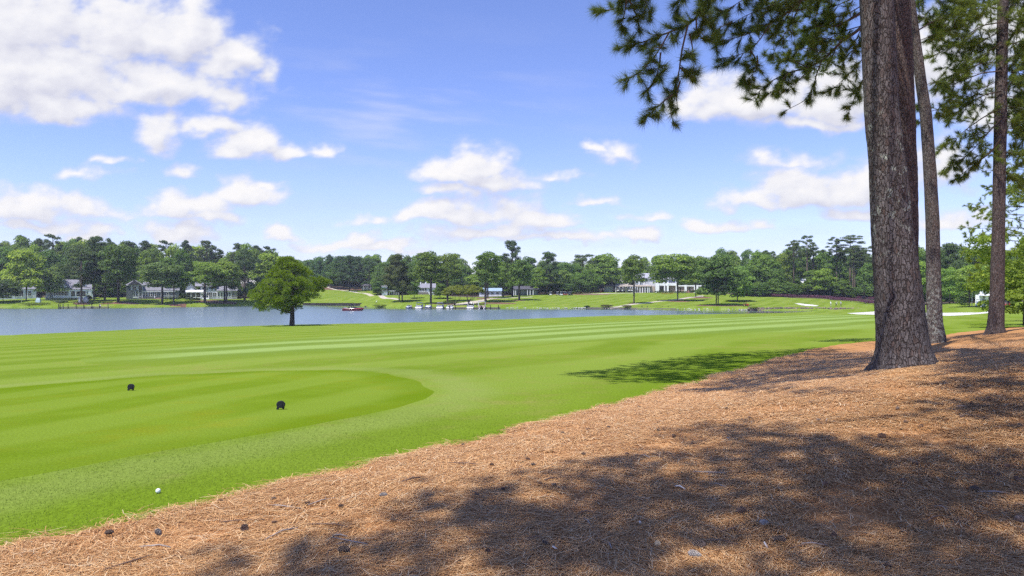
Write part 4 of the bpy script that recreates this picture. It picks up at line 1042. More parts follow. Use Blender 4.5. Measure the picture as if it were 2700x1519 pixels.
c2 = Crown(12); Y = 15.5
for q, kw in [
    ([(1660, 100), (1600, 180), (1500, 240), (1430, 320), (1380, 360), (1300, 400), (1180, 430), (1080, 480), (1000, 550), (975, 590)], dict(r0=.04, start=.2, tl=.42)),
    ([(1380, 360), (1350, 440), (1330, 520), (1280, 600), (1200, 635), (1160, 660)], dict(tl=.28, dens=.6)), ([(1300, 400), (1200, 350), (1130, 370), (1080, 330)], dict(tl=.34)),
    ([(1430, 320), (1300, 280), (1200, 300)], dict(tl=.40)), ([(1500, 240), (1350, 220), (1270, 250)], dict(tl=.38)), ([(1640, 60), (1470, 160), (1350, 150), (1290, 190)], dict(r0=.04, tl=.4)),
    ([(1640, -40), (1500, 20), (1400, 60), (1310, 110)], dict(tl=.4)), ([(1640, 20), (1540, 80), (1440, 110), (1340, 160)], dict(tl=.4)), ([(1630, 150), (1520, 180), (1420, 230), (1340, 270)], dict(tl=.38)), ([(1640, -160), (1460, -100), (1300, -60), (1180, -20), (1080, 20)], dict(tl=.42)), ([(1640, 120), (1590, 220), (1560, 320)], dict(tl=.3)), ([(1620, -120), (1500, -60), (1380, -20), (1300, 40)], dict(tl=.4)), ([(1660, 300), (1580, 400), (1480, 500), (1420, 540)], dict(tl=.36)),
    ([(1660, 400), (1600, 520), (1560, 610), (1535, 680)], dict(tl=.34)), ([(1650, 220), (1560, 300), (1500, 360)], dict(tl=.36)), ([(1180, 430), (1120, 520), (1050, 560)], dict(tl=.3)), ([(1300, 420), (1220, 500), (1130, 560)], dict(tl=.3))]:
    c2.twigs(Q(q, Y, .6), **kw)
c2.build(t2, m_ndl2, .20, .0052, 22)
# ---- crowns of the two slim pines and the branches that reach past the frame on the right
c3 = Crown(13); Y = 24.5
for q, kw in [([(1900, -60), (1980, -20), (2100, 10), (2220, 20)], dict(tl=.6)), ([(1950, 180), (2030, 130), (2120, 100), (2250, 60), (2380, 40)], dict(r0=.028, tl=.7)), ([(1960, 240), (2050, 200), (2200, 170)], dict(tl=.6)),
              ([(1930, 80), (2000, 110), (2050, 180)], dict(tl=.45)), ([(2000, 500), (2060, 480), (2120, 520), (2160, 600)], dict(tl=.45, dens=.7)), ([(2010, 560), (1980, 620), (1940, 640)], dict(tl=.3, dens=.6)),
              ([(2020, 660), (2080, 640), (2150, 660)], dict(tl=.4)), ([(2020, 700), (1960, 700), (1930, 720)], dict(tl=.25, dens=.5))]:
    c3.twigs(Q(q, Y, 1.0), **kw)
c3.build(t3, m_ndl2, .23, .0078, 23)
c4 = Crown(14); Y = 26.5
for q, kw in [([(2450, 60), (2300, 20), (2150, 60), (2060, 120)], dict(r0=.028, tl=.8)), ([(2450, 130), (2330, 150), (2200, 230), (2100, 300), (2020, 340)], dict(r0=.028, tl=.8)), ([(2440, 250), (2330, 330), (2230, 360), (2120, 400)], dict(r0=.028, tl=.8)),
              ([(2440, 420), (2330, 430), (2230, 470), (2150, 500), (2060, 520)], dict(r0=.028, tl=.85)), ([(2440, 540), (2340, 560), (2240, 620), (2150, 690)], dict(r0=.028, tl=.85)), ([(2440, 640), (2340, 690), (2240, 760), (2160, 830), (2080, 880)], dict(r0=.028, tl=.75)),
              ([(2440, 700), (2350, 800), (2260, 900), (2180, 960), (2110, 990)], dict(r0=.028, tl=.65)), ([(2440, 820), (2380, 900), (2300, 960), (2220, 1020), (2170, 1060)], dict(r0=.04, tl=.55)),
              ([(2450, 40), (2560, 20), (2680, 60)], dict(tl=.8)), ([(2450, 200), (2560, 170), (2700, 200)], dict(tl=.8)), ([(2450, 330), (2560, 330), (2700, 400)], dict(tl=.8)), ([(2450, 480), (2560, 500), (2700, 540)], dict(tl=.8)),
              ([(2450, 620), (2540, 640), (2680, 640)], dict(tl=.7)), ([(2450, 760), (2540, 760), (2660, 800)], dict(tl=.7)), ([(2450, 900), (2530, 900), (2650, 960)], dict(tl=.6)), ([(2440, 1000), (2520, 1040), (2640, 1080)], dict(tl=.6)),
              ([(2450, -60), (2350, -60), (2200, -20)], dict(tl=.8)), ([(2440, 20), (2340, 80), (2180, 140), (2040, 200)], dict(tl=.8)), ([(2440, 360), (2300, 380), (2160, 440), (2080, 470)], dict(tl=.7)), ([(2450, 100), (2540, 110), (2640, 130)], dict(tl=.8)), ([(2450, 260), (2560, 260), (2680, 300)], dict(tl=.8)), ([(2450, 420), (2540, 430), (2660, 470)], dict(tl=.8)), ([(2450, 560), (2540, 580), (2660, 600)], dict(tl=.7)), ([(2450, 700), (2540, 710), (2660, 720)], dict(tl=.7)), ([(2420, 480), (2300, 540), (2180, 580)], dict(tl=.7)), ([(2450, -60), (2600, -40), (2700, -40)], dict(tl=.8)), ([(2440, 300), (2380, 260), (2280, 250)], dict(tl=.7)), ([(2440, 180), (2340, 240), (2180, 310)], dict(tl=.7))]:
    c4.twigs(Q(q, Y, 1.5), **kw)
c4.build(t4, m_ndl2, .24, .0085, 25)

# ---- the crowns above the picture, whose shade lies on the straw and on the lawn
def shade_clumps(cr, polys, h0, h1, dens, seed, root):
    """hang needle clumps at the height h0..h1 so that their shade falls inside the ground polygons"""
    rg = np.random.default_rng(seed)
    for poly in polys:
        pl = [gxy(x * D, y * D) if not isinstance(x, tuple) else x for x, y in poly]
        pa = np.array(pl); lo, hi = pa.min(0), pa.max(0)
        area = abs(sum(pl[i][0] * pl[(i + 1) % len(pl)][1] - pl[(i + 1) % len(pl)][0] * pl[i][1] for i in range(len(pl)))) / 2
        n = int(dens * area); cnt = 0
        X_ = rg.uniform(lo[0], hi[0], 60 * n + 400); Y_ = rg.uniform(lo[1], hi[1], 60 * n + 400)
        sd = poly_sd(X_, Y_, pl); gap = fbm(X_ * .55 + seed, Y_ * .55, 3, 61)
        ok = (sd > .22) & (gap > -.74); X_, Y_ = X_[ok][:n], Y_[ok][:n]; Z_ = H(X_, Y_)
        ends = []
        for x, y, z in zip(X_, Y_, Z_):
            h = rg.uniform(h0, h1); k = h / SUNDIR.z
            ends.append(np.array([x + SUNDIR.x * k, y + SUNDIR.y * k, z + h]))
        r = np.array(root)
        for e in ends:
            k = rg.integers(6, 10); dirs = rg.normal(0, 1, (k, 3)); dirs[:, 2] = dirs[:, 2] * .45
            for d in dirs:
                cr.tc.append(e + d * .23); cr.td.append(d + np.array([0, 0, .3]))
            if rg.uniform() < .12: cr.wood.tube([r + (e - r) * .06 * rg.uniform(0, 1), r + (e - r) * .55 + np.array([0, 0, .8]), e], [.05, .03, .008], 4, 0, False)
fore = [[(420, 1480), (580, 1420), (725, 1385), (810, 1340), (900, 1310), (1000, 1275), (1040, 1235), (1130, 1215), (1330, 1205), (1440, 1165), (1590, 1140), (1640, 1125), (1700, 1090), (1800, 1078), (1950, 1075), (2060, 1085), (2250, 1100), (2420, 1130), (2640, 1150), (2900, 1200), (3000, 1500), (2700, 1800), (1500, 1900), (600, 1700)]]
t5 = empty('tall_pine', stand(CX + F * 10.5 / 3.2, 3.2), 0, 'tall pine standing out of view right of the camera', 'tree', 'tall pines on the straw bed')
big_trunk([(0, CX + F * 10.4 / 3.2, 400), (759, CX + F * 10.45 / 3.2, 430), (1700, CX + F * 10.5 / 3.2, 500)], 1700, 3.2, t5, m_bark4, top_h=17, seed=9)
c5 = Crown(15); shade_clumps(c5, fore, 12.5, 16.5, 13.0, 31, t5.location + Vector((0, 0, 13.5)))
c5.build(t5, m_ndl, .24, .017, 30)
c6 = Crown(16)
lawn = [[(1370, 938), (1480, 932), (1560, 922), (1650, 905), (1780, 890), (1900, 884), (2000, 878), (2080, 872), (2150, 880), (2060, 900), (2000, 915), (1900, 935), (1800, 955), (1700, 968), (1560, 968), (1480, 950)],
        [(1740, 985), (1800, 960), (1900, 930), (2000, 905), (2120, 880), (2210, 890), (2210, 940), (2150, 955), (2000, 965), (2090, 985), (2300, 985), (2150, 1000), (1950, 1005), (1800, 998)],
        [(2330, 900), (2450, 885), (2600, 890), (2800, 900), (2800, 945), (2600, 950), (2450, 960), (2360, 940)],
        [(2040, 858), (2100, 853), (2215, 850), (2215, 858), (2120, 862)],
        [(2230, 1030), (2330, 1020), (2450, 1008), (2640, 1002), (2640, 1065), (2450, 1058), (2330, 1052)]]
shade_clumps(c6, [lawn[0], lawn[1], lawn[3]], 12.0, 15.5, 7.0, 32, t1.location + Vector((0, 0, 13)))
shade_clumps(c6, [lawn[2], lawn[4], [(2340, 960), (2480, 955), (2700, 962), (2700, 985), (2500, 990), (2380, 980)]], 12.0, 15.5, 13.0, 34, t1.location + Vector((0, 0, 13)))
c6.build(t1, m_ndl, .26, .018, 28, 'crown', limb='limb')
c7 = Crown(17)
shade_clumps(c7, [[(2350, 855), (2440, 842), (2540, 838), (2760, 842), (2760, 862), (2560, 866), (2420, 872)], [(2380, 880), (2500, 872), (2700, 878), (2700, 888), (2500, 890)]], 15, 19, 2.6, 33, t3.location + Vector((0, 0, 16)))
c7.build(t3, m_ndl, .30, .022, 28, 'crown')

# ---- sunlit pines and a leafy understorey tree behind the slim trunk at the right edge
m_ndl3 = leaf_mat('yellow_green_needles', (.27, .33, .05), .48, False, .5)
def back_pine(label, px, Y, ty, by_, halfw, mat, seed, n=26, tilt=.0):
    g = stand(px, Y); s = Y / F; zt = (CY - ty) * s; zb = (CY - by_) * s; t = empty('pine_tree', g, 0, label, 'tree'); rg = np.random.default_rng(seed)
    m = MB(); m.tube([(0, 0, -.2), (.1, 0, (zt - g.z) * .5), (0, 0, zt - g.z)], [.24, .17, .03], 10); m.build('trunk', m_bark4, t); cr = Crown(seed)
    for i in range(n):
        u = (i + rg.uniform(0, 1)) / n; z = zb + (zt - zb) * u; a = i * 2.4 + rg.uniform(-.4, .4); L = halfw * s * (1.08 - .8 * u ** 1.6) * rg.uniform(.7, 1.05)
        o = np.array([g.x, Y, z]); d = np.array([math.cos(a), math.sin(a), 0])
        cr.twigs([o, o + d * L * .45 + [0, 0, .25], o + d * L * .8 + [0, 0, .25 + tilt], o + d * L + [0, 0, .5 + tilt]], r0=.035, r1=.006, step=.30, tl=.95, start=.3, droop=.05, sub=3)
    cr.build(t, mat, .26, .022, 15)
back_pine('sunlit yellow-green pine right behind the right-hand slim trunk', 2705, 58, 440, 775, 175, m_ndl3, 71, 44)
back_pine('taller shaded pine at the right edge behind the sunlit one', 2760, 70, 40, 560, 190, m_ndl2, 72, 46)
g = stand(2722, 50); s_ = 50 / F; t = empty('broadleaf_tree', g, 0, 'leafy sunlit understorey tree at the right edge below the sunlit pine', 'tree'); rg = np.random.default_rng(73); lob = []
for i in range(105):
    a = rg.uniform(0, 6.28); r = 3.4 * math.sqrt(rg.uniform(0, 1)); z = rg.uniform(1.0, 6.4); k = rg.uniform(.4, .75); lob.append((r * math.cos(a), r * math.sin(a), z, k * 1.2, k * 1.2, k * .7))
link_mesh('crown', lobes_crown('crown', lob, 480, .115, rg, leaf_mat('sunlit_leaves', (.22, .30, .04), .45, False)), None, t)
m = MB(); m.tube([(0, 0, -.2), (.1, 0, 2), (0, .2, 4.6)], [.13, .10, .03], 8); m.build('trunk', m_bark4, t)
# ================================================================== clouds: a far dome whose vertices carry a cloud density
def build_clouds():
    az = np.linspace(-62, 62, 900); el = np.concatenate([np.linspace(-2, 30, 400), np.linspace(30, 44, 60)[1:]])
    AZ, EL = np.meshgrid(np.radians(az), np.radians(el), indexing='ij')
    # direction -> the flat picture of it (tangent plane), used only to say where each cloud floats
    U = CX + F * np.tan(np.clip(AZ, -R(62), R(62))); V = CY - F * np.tan(EL) / np.cos(AZ)
    def blobs(U, V):
        w1 = fbm(U / 150, V / 95, 5, 71); w2 = fbm(U / 150 + 40, V / 95, 5, 81)
        u = U + 42 * w1; v = V + 26 * w2
        d = np.full(U.shape, -2.0)
        for cx, cy, rx, ry, k in [
            (40, 70, 260, 100, 1.0), (330, 95, 175, 100, 1.0), (470, 110, 150, 90, 1), (600, 160, 110, 55, .8), (120, 210, 260, 95, .95), (420, 235, 230, 55, .9), (590, 270, 80, 40, .6), (150, 285, 190, 50, .75), (0, 200, 160, 140, 1.0),
            (-250, 150, 300, 150, .9), (690, 190, 30, 60, .2), (415, 360, 62, 48, .75), (560, 345, 130, 28, .5), (660, 385, 95, 44, .9), (740, 410, 100, 24, .45), (850, 405, 35, 24, .3),
            (482, 445, 42, 22, .45), (225, 458, 75, 18, .35), (305, 432, 36, 12, .2), (50, 555, 155, 46, 1.0), (225, 560, 90, 36, .55), (300, 570, 50, 30, .2), (500, 552, 125, 40, .9), (640, 515, 95, 36, .8), (700, 495, 40, 18, .4), (560, 580, 90, 20, .6),
            (450, 618, 110, 30, .7), (225, 628, 65, 24, .6), (100, 600, 150, 20, .35), (740, 616, 48, 22, .75), (-200, 560, 150, 50, .8),
            (1255, 440, 95, 44, .9), (1190, 455, 100, 40, .8), (1290, 485, 110, 34, .9), (1180, 510, 90, 22, .4), (1160, 570, 120, 30, .75), (1080, 575, 60, 26, .5), (1420, 598, 120, 28, .8), (1290, 560, 160, 40, .35), (1280, 620, 170, 30, .55),
            (960, 634, 62, 24, .8), (870, 645, 110, 18, .6), (1020, 655, 130, 14, .6), (1615, 420, 62, 32, .65), (1560, 400, 30, 18, .3), (1580, 530, 80, 12, .2), (1450, 468, 90, 14, .15), (980, 580, 60, 14, .15),
            (1980, 282, 200, 66, 1.0), (2200, 270, 140, 80, .95), (1870, 300, 110, 40, .8), (2150, 330, 200, 22, .5), (2120, 505, 140, 56, .95), (2270, 500, 130, 50, .7), (2000, 530, 120, 28, .5), (2100, 425, 120, 20, .2),
            (1880, 598, 90, 22, .6), (1670, 632, 80, 22, .65), (1990, 605, 60, 16, .35), (1700, 580, 60, 14, .2), (1480, 640, 240, 16, .4), (2260, 570, 120, 30, .45), (2500, 590, 160, 34, .5), (2480, 450, 120, 60, .3), (2450, 180, 140, 110, .75), (2620, 300, 120, 60, .5), (2700, 100, 200, 90, .5), (3000, 450, 220, 90, .8), (3300, 250, 260, 120, .8)]:
            ry2 = np.where(v > cy, ry * .72, ry)
            rx = rx * 1.18; ry2 = np.where(v > cy, ry2 * 1.25, ry2 * 1.6)
            q = np.sqrt(((u - cx) / rx) ** 2 + ((v - cy) / ry2) ** 2)
            d = np.maximum(d, (1.0 - q) * (.35 + .65 * k) + .03 * (1 - k))
        return d
    def dens(U, V):
        b = blobs(U, V)
        n = fbm(U / 60, V / 42, 6, 91, .55)
        return b + .19 * n * np.clip(b + .9, 0, 1)
    d0 = dens(U, V); up = dens(U - 16, V - 26); up2 = dens(U - 30, V - 60)
    a = ss(-.20, .50, d0)
    # thin cirrus streaks
    ci = fbm(U / 420 + V / 300, V / 60 - U / 500, 5, 97); reg = np.exp(-((U - 1050) / 420) ** 2 - ((V - 300) / 150) ** 2) + .5 * np.exp(-((U - 1350) / 700) ** 2 - ((V - 540) / 110) ** 2)
    a = np.maximum(a, np.clip(.42 * reg * ss(-.25, .9, ci), 0, .5))
    hz = .46 * ss(360, 690, V) * (.75 + .25 * fbm(U / 300, V / 40, 4, 99))              # the milky air near the horizon
    br = np.clip(.70 + .50 * (d0 - .55 * up - .45 * up2) + .07 * fbm(U / 60, V / 45, 4, 93), 0.25, 1.0)
    br = np.where(up < .05, np.maximum(br, .86), br)
    rad_ = 6000.0
    X = rad_ * np.cos(EL) * np.sin(AZ); Yy = rad_ * np.cos(EL) * np.cos(AZ); Z = rad_ * np.sin(EL)
    na_, nb = AZ.shape
    i, j = np.meshgrid(np.arange(na_ - 1), np.arange(nb - 1), indexing='ij')
    f = np.stack([i * nb + j, i * nb + j + 1, (i + 1) * nb + j + 1, (i + 1) * nb + j], -1).reshape(-1)
    edge = ss(-62, -56, np.degrees(AZ)) * ss(62, 56, np.degrees(AZ)) * ss(44, 38, np.degrees(EL))
    a = a * edge; hz = np.clip(hz, 0, 1) * edge
    me = np_mesh('sky', np.stack([X, Yy, Z], -1).reshape(-1, 3), f, 4, smooth=True, attrs={'cover': a.ravel(), 'lit': br.ravel(), 'milk': hz.ravel()})
    t = NT('cloud_air')
    cov = t.n('ShaderNodeAttribute', attribute_name='cover').outputs['Fac']; lit = t.n('ShaderNodeAttribute', attribute_name='lit').outputs['Fac']; mk = t.n('ShaderNodeAttribute', attribute_name='milk').outputs['Fac']
    g = 2 ** -EXPO
    def c(rgb): return tuple(x * g for x in lin(rgb))
    ccol = t.ramp(lit, [(.25, c((194, 196, 216))), (.55, c((221, 222, 236))), (.80, c((243, 243, 249))), (1.0, c((255, 253, 254)))])
    mcol = t.mix(cov, c((204, 213, 246)), ccol)
    fac = t.math('MAXIMUM', cov, mk)
    em = t.n('ShaderNodeEmission'); t.l(mcol, em.inputs['Color'])
    tr = t.n('ShaderNodeBsdfTransparent'); mx = t.n('ShaderNodeMixShader'); t.l(fac, mx.inputs[0]); t.l(tr.outputs[0], mx.inputs[1]); t.l(em.outputs[0], mx.inputs[2])
    o = link_mesh('sky', me, t.done(mx)); tag(o, kind='structure')
build_clouds()
# ================================================================== houses
WHITE = siding('white_siding', (.86, .86, .88)); GREY = siding('grey_siding', (.13, .15, .16)); TRIM = paint('white_trim', (.80, .80, .80), .5, .05)
STUC = paint('white_stucco', (.84, .83, .82), .8, .06, 1.0); LILAC = siding('pale_siding', (.66, .67, .71))
ROOFG = shingle('grey_shingles', (.30, .29, .32)); ROOFD = shingle('dark_shingles', (.10, .095, .11)); ROOFT = shingle('tan_shingles', (.42, .36, .30)); ROOFM = paint('white_metal_roof', (.66, .66, .68), .4, .06)
GLASS = glass_dark(); SCREEN = glass_dark('porch_screen', (.012, .013, .016)); SHUT = paint('black_shutter', (.02, .022, .03), .5)
BRK = brick('pink_brick', (.34, .21, .16)); BRKR = brick('red_brick', (.26, .10, .07)); STONE = brick('grey_brick', (.28, .25, .24)); TIMB = paint('grey_timber', (.20, .17, .145), .85, .25, 2); DKT = paint('dark_timber', (.045, .035, .03), .8, .25, 3)
BLUEG = glass_dark('blue_glass', (.02, .05, .10))

def window(par, x0, x1, z0, z1, y, frame=.09, glass=GLASS, mull=1, rows=1, fm=TRIM):
    """a framed window standing proud of the wall plane y (the front is at smaller y)"""
    m = MB(); f = frame
    m.box(x0 - f, x0, y - .08, y + .02, z0 - f, z1 + f); m.box(x1, x1 + f, y - .08, y + .02, z0 - f, z1 + f)
    m.box(x0, x1, y - .08, y + .02, z1, z1 + f); m.box(x0, x1, y - .10, y + .02, z0 - f, z0)
    for k in range(1, mull + 1):
        if mull: xm = x0 + (x1 - x0) * k / (mull + 1); m.box(xm - f * .35, xm + f * .35, y - .07, y + .01, z0, z1)
    for k in range(1, rows + 1):
        if rows: zm = z0 + (z1 - z0) * k / (rows + 1); m.box(x0, x1, y - .062, y + .008, zm - f * .3, zm + f * .3)
    w = m.build('window', fm, par)
    MB().box(x0, x1, y - .045, y - .012, z0, z1).build('pane', glass, w); return w
def screen(par, x0, x1, z0, z1, y, n=3, rail=True):
    m = MB(); f = .12
    for k in range(n + 1): x = x0 + (x1 - x0) * k / n; m.box(x - f / 2, x + f / 2, y - .10, y + .02, z0, z1)
    m.box(x0, x1, y - .09, y + .015, z1, z1 + .14); m.box(x0, x1, y - .09, y + .015, z0 - .12, z0)
    if rail: m.box(x0, x1, y - .08, y, z0 + .80, z0 + .88)
    w = m.build('screen_frame', TRIM, par); MB().box(x0, x1, y - .045, y - .012, z0, z1).build('screen', SCREEN, w)
def railing(par, x0, x1, y, z, h=1.0, name='railing', mat=None):
    m = MB(); n = max(2, int((x1 - x0) / .35))
    for k in range(n + 1): x = x0 + (x1 - x0) * k / n; m.box(x - .035, x + .035, y - .03, y + .03, z, z + h)
    m.box(x0, x1, y - .045, y + .045, z + h, z + h + .07); m.box(x0, x1, y - .04, y + .04, z + .08, z + .14)
    m.build(name, mat or TRIM, par)
def stairs(par, x0, x1, y, z, steps=7, mat=None, name='stairs', run=.34):
    """steps that come forward and down from height z at y"""
    m = MB(); dz = z / steps
    for k in range(steps): m.box(x0, x1, y - run * (k + 1), y - run * k, -.4, z - dz * (k + .5))
    m.build(name, mat or TRIM, par)

class Frame:
    """a building's front: pixels of an enlarged view -> metres in its own frame"""
    def __init__(self, ox, oy, k, zx, zy, Y, dz=0.0):
        self.ox, self.oy, self.k = ox, oy, k; self.s = Y / F / k; self.zx, self.zy = zx, zy
        px = ox + zx / k; py = oy + zy / k; self.loc = P(px, py, Y); self.rz = -math.atan2(self.loc.x, Y); self.c = math.cos(self.rz)
    def x(self, zx): return (zx - self.zx) * self.s * self.c
    def z(self, zy): return (self.zy - zy) * self.s

# ---- white gabled cape house (left bank)
f = Frame(0, 600, 5.7244, 940, 1062, 300)
hs_ = empty('white_house', f.loc, f.rz, 'white house with half-round gable window and two dormers on the left bank', 'house', 'lakeside houses')
X, Z = f.x, f.z
m = MB(); m.box(X(800), X(1412), 0, 9, -2.6, Z(935)); m.prism([(X(800), Z(935)), (X(1075), Z(935)), (X(938), Z(835))], .0, 5.0); m.box(X(692), X(799.5), 1.2, 7, -2.6, Z(946)); m.build('wall', WHITE, hs_)
MB().box(X(800) - .06, X(1412) + .06, -.10, -.003, -2.6, Z(1062)).build('foundation', STONE, hs_)
r = MB(); r.gable(X(795), X(1400), -.2, 9.6, Z(938), Z(790), 0, .2); ro = r.build('roof', ROOFG, hs_)
MB().prism([(X(785), Z(940)), (X(938), Z(824)), (X(1090), Z(940)), (X(1090), Z(925)), (X(938), Z(808)), (X(785), Z(925))], -.5, 5.2).build('gable_roof', ROOFG, hs_)
MB().gable(X(680), X(800), .7, 7.6, Z(948), Z(860), 0, .18).build('side_roof', ROOFD, hs_)
MB().box(X(1378), X(1392), 3, 4, Z(850), Z(775)).build('chimney', STONE, ro)
MB().box(X(830), X(1045), -.22, -.02, Z(913), Z(903)).build('gable_ledge', SHUT, hs_)
hw = MB(); n = 9; hw.prism([(X(905), Z(890))] + [(X(935) - (X(935) - X(905)) * math.cos(math.pi * k / n), Z(890) + 1.0 * (X(935) - X(905)) * math.sin(math.pi * k / n)) for k in range(n + 1)][1:], -.08, -.02); hw.build('half_round_window', paint('lilac_pane', (.30, .31, .40), .3), hs_)
for a in (838, 882, 926, 970): window(hs_, X(a), X(a + 38), Z(1022), Z(964), -.01, .06, rows=1, mull=0)
for a in (814, 1017): MB().box(X(a), X(a + 13), -.09, -.015, Z(1030), Z(960)).build('shutter', SHUT, hs_)
for a in (1318, 1398): MB().box(X(a), X(a + 12), -.09, -.015, Z(1005), Z(960)).build('shutter', SHUT, hs_)
for a, b in ((1072, 1138), (1152, 1218), (1236, 1302)): screen(hs_, X(a), X(b), Z(1038), Z(962), -.01, 1)
MB().box(X(1350), X(1384), -.10, -.01, Z(1040), Z(970)).build('door', TRIM, hs_)
window(hs_, X(755), X(776), Z(988), Z(962), 1.19, .05, mull=0, rows=0)
for a in (1148, 1275):
    d = MB(); d.box(X(a - 26), X(a + 26), 1.2, 4.0, Z(905), Z(855)); d.prism([(X(a - 30), Z(857)), (X(a + 30), Z(857)), (X(a), Z(832))], .95, 4.2); dm = d.build('dormer', WHITE, hs_)
    window(dm, X(a - 13), X(a + 13), Z(892), Z(856), 1.18, .06, mull=0)
railing(hs_, X(678), X(780), -.4, Z(1050) - .1, 1.1); dk = MB(); dk.box(X(676), X(782), -.5, 1.15, Z(1052) - .2, Z(1050) - .1)
for k in range(10): xx = X(680) + (X(778) - X(680)) * k / 9; dk.box(xx - .05, xx + .05, -.48, -.40, -3.0, Z(1052) - .2)
dk.build('deck', TRIM, hs_)

# ---- grey house half hidden at the left edge
f = Frame(0, 600, 5.7244, 60, 1100, 306); X, Z = f.x, f.z
h0 = empty('grey_house', f.loc, f.rz, 'low pale grey house half hidden by trees at the left edge', 'house', 'lakeside houses')
m = MB(); m.box(X(-260), X(560), 0, 9, -1.0, Z(930)); m.build('wall', LILAC, h0)
MB().hip(X(-290), X(590), -.25, 9.8, Z(932), Z(800), 5, 0).build('roof', ROOFG, h0)
for a in (-200, -60, 120, 430): window(h0, X(a), X(a + 50), Z(1030), Z(960), -.01, .08)
screen(h0, X(220), X(360), Z(1040), Z(950), -.01, 2)

# ---- grey two-storey house with white stairs
f = Frame(300, 600, 5.7244, 400, 1085, 306); X, Z = f.x, f.z
h1 = empty('grey_house', f.loc, f.rz, 'dark grey two-storey house with white french doors and white stairs', 'house', 'lakeside houses')
m = MB(); m.box(X(190), X(440), 0, 9, -1.0, Z(868)); m.box(X(440.5), X(1000), .8, 8, -1.0, Z(955)); m.build('wall', GREY, h1)
r = MB(); r.hip(X(180), X(450), -.25, 9.6, Z(870), Z(792), 3.2, 0); r.gable(X(440), X(1010), .6, 8.6, Z(955), Z(795), 0, .2); r.build('roof', ROOFG, h1)
MB().prism([(X(215), Z(862)), (X(425), Z(862)), (X(312), Z(792))], -.9, 3.0).build('front_gable', ROOFD, h1)
MB().box(X(186), X(446), -.36, -.26, Z(876), Z(866)).build('eave_board', TRIM, h1)
window(h1, X(288), X(338), Z(945), Z(890), -.01, .09, mull=1)
for a in (262, 344): MB().box(X(a), X(a + 17), -.09, -.015, Z(945), Z(885)).build('shutter', TRIM, h1)
MB().box(X(378), X(436), -.05, -.012, Z(945), Z(880)).build('upper_porch_opening', SCREEN, h1)
for a in (372, 430): MB().box(X(a) - .09, X(a) + .09, -.25, -.07, -.6, Z(872)).build('porch_column', TRIM, h1)
for a in (300, 332): window(h1, X(a), X(a + 22), Z(1035), Z(965), -.01, .12, mull=0)
MB().box(X(290), X(360), -.07, -.012, Z(1062), Z(1046)).build('door_panel', TRIM, h1)
for a in (388, 450, 487, 527, 562, 620, 720, 810): window(h1, X(a), X(a + 24), Z(1040), Z(980), (-.01 if a < 430 else .79), .13, mull=0)
MB().box(X(440), X(940), .55, .78, Z(972), Z(958)).build('porch_beam', TRIM, h1)
dk = MB(); dk.box(X(370), X(940), -1.6, -.01, Z(1062) - .2, Z(1060)); dk.box(X(372), X(938), -1.5, -1.3, -1.2, Z(1062) - .2); dk.build('deck', STONE, h1)
railing(h1, X(722), X(940), -1.55, Z(1060), .95)
stairs(h1, X(622), X(722), -1.62, Z(1060), 7, BRK)
for a in (616, 724): MB().tube([(X(a), -1.6, Z(1060) + .9), (X(a), -4.0, .5)], .08, 6).build('stair_rail', TRIM, h1)

# ---- white porch house
f = Frame(300, 600, 5.7244, 1400, 1100, 308); X, Z = f.x, f.z
h2 = empty('white_house', f.loc, f.rz, 'white house with steep grey gable and long screened porch', 'house', 'lakeside houses')
m = MB(); m.box(X(1095), X(1235), 1.6, 9, -1, Z(940)); m.prism([(X(1095), Z(940)), (X(1235), Z(940)), (X(1137), Z(835))], 1.6, 9); m.box(X(1310), X(1560), 2, 9.5, -1, Z(885)); m.box(X(1560.5), X(1870), 1.2, 8, -1, Z(955)); m.build('wall', LILAC, h2)
r = MB(); r.prism([(X(1080), Z(945)), (X(1137), Z(838)), (X(1250), Z(945)), (X(1250), Z(932)), (X(1137), Z(824)), (X(1080), Z(932))], 1.2, 9.3); r.gable(X(1225), X(1570), 1.5, 10, Z(890), Z(830), 0, .2); r.gable(X(1555), X(1880), .7, 8.5, Z(957), Z(890), 0, .18); r.build('roof', ROOFG, h2)
MB().prism_x([(-.5, Z(980)), (-.5, Z(972)), (1.65, Z(940)), (1.65, Z(952))], X(1085), X(1372)).build('porch_roof', ROOFM, h2)
for a, b in ((1100, 1165), (1170, 1236), (1242, 1310)): screen(h2, X(a), X(b), Z(1050), Z(984), .0, 1, True)
MB().box(X(1095), X(1372), -.15, .6, Z(1062), Z(1055)).build('porch_floor', TRIM, h2)
for a in (1098, 1168, 1239, 1314, 1366): MB().box(X(a) - .10, X(a) + .10, -.30, -.12, -.6, Z(982)).build('porch_column', TRIM, h2)
screen(h2, X(1404), X(1484), Z(1050), Z(980), 1.99, 3)
for a in (1330, 1400, 1470, 1520): window(h2, X(a), X(a + 26), Z(950), Z(905), 1.99, .08)
for a in (1500, 1528): window(h2, X(a), X(a + 22), Z(1045), Z(985), 1.99, .1, mull=0)
for a in (1572, 1620, 1712, 1745): window(h2, X(a), X(a + 24), Z(1040), Z(980), 1.19, .1, mull=0)
screen(h2, X(1785), X(1866), Z(1060), Z(968), 1.19, 4, False)
stairs(h2, X(1335), X(1430), -.2, Z(1055), 7)
for a in (1330, 1434): MB().tube([(X(a), -.2, Z(1055) + .9), (X(a), -2.7, .5)], .08, 6).build('stair_rail', TRIM, h2)
MB().box(X(1440), X(1870), .9, 1.15, -1, Z(1075)).build('foundation', STONE, h2)

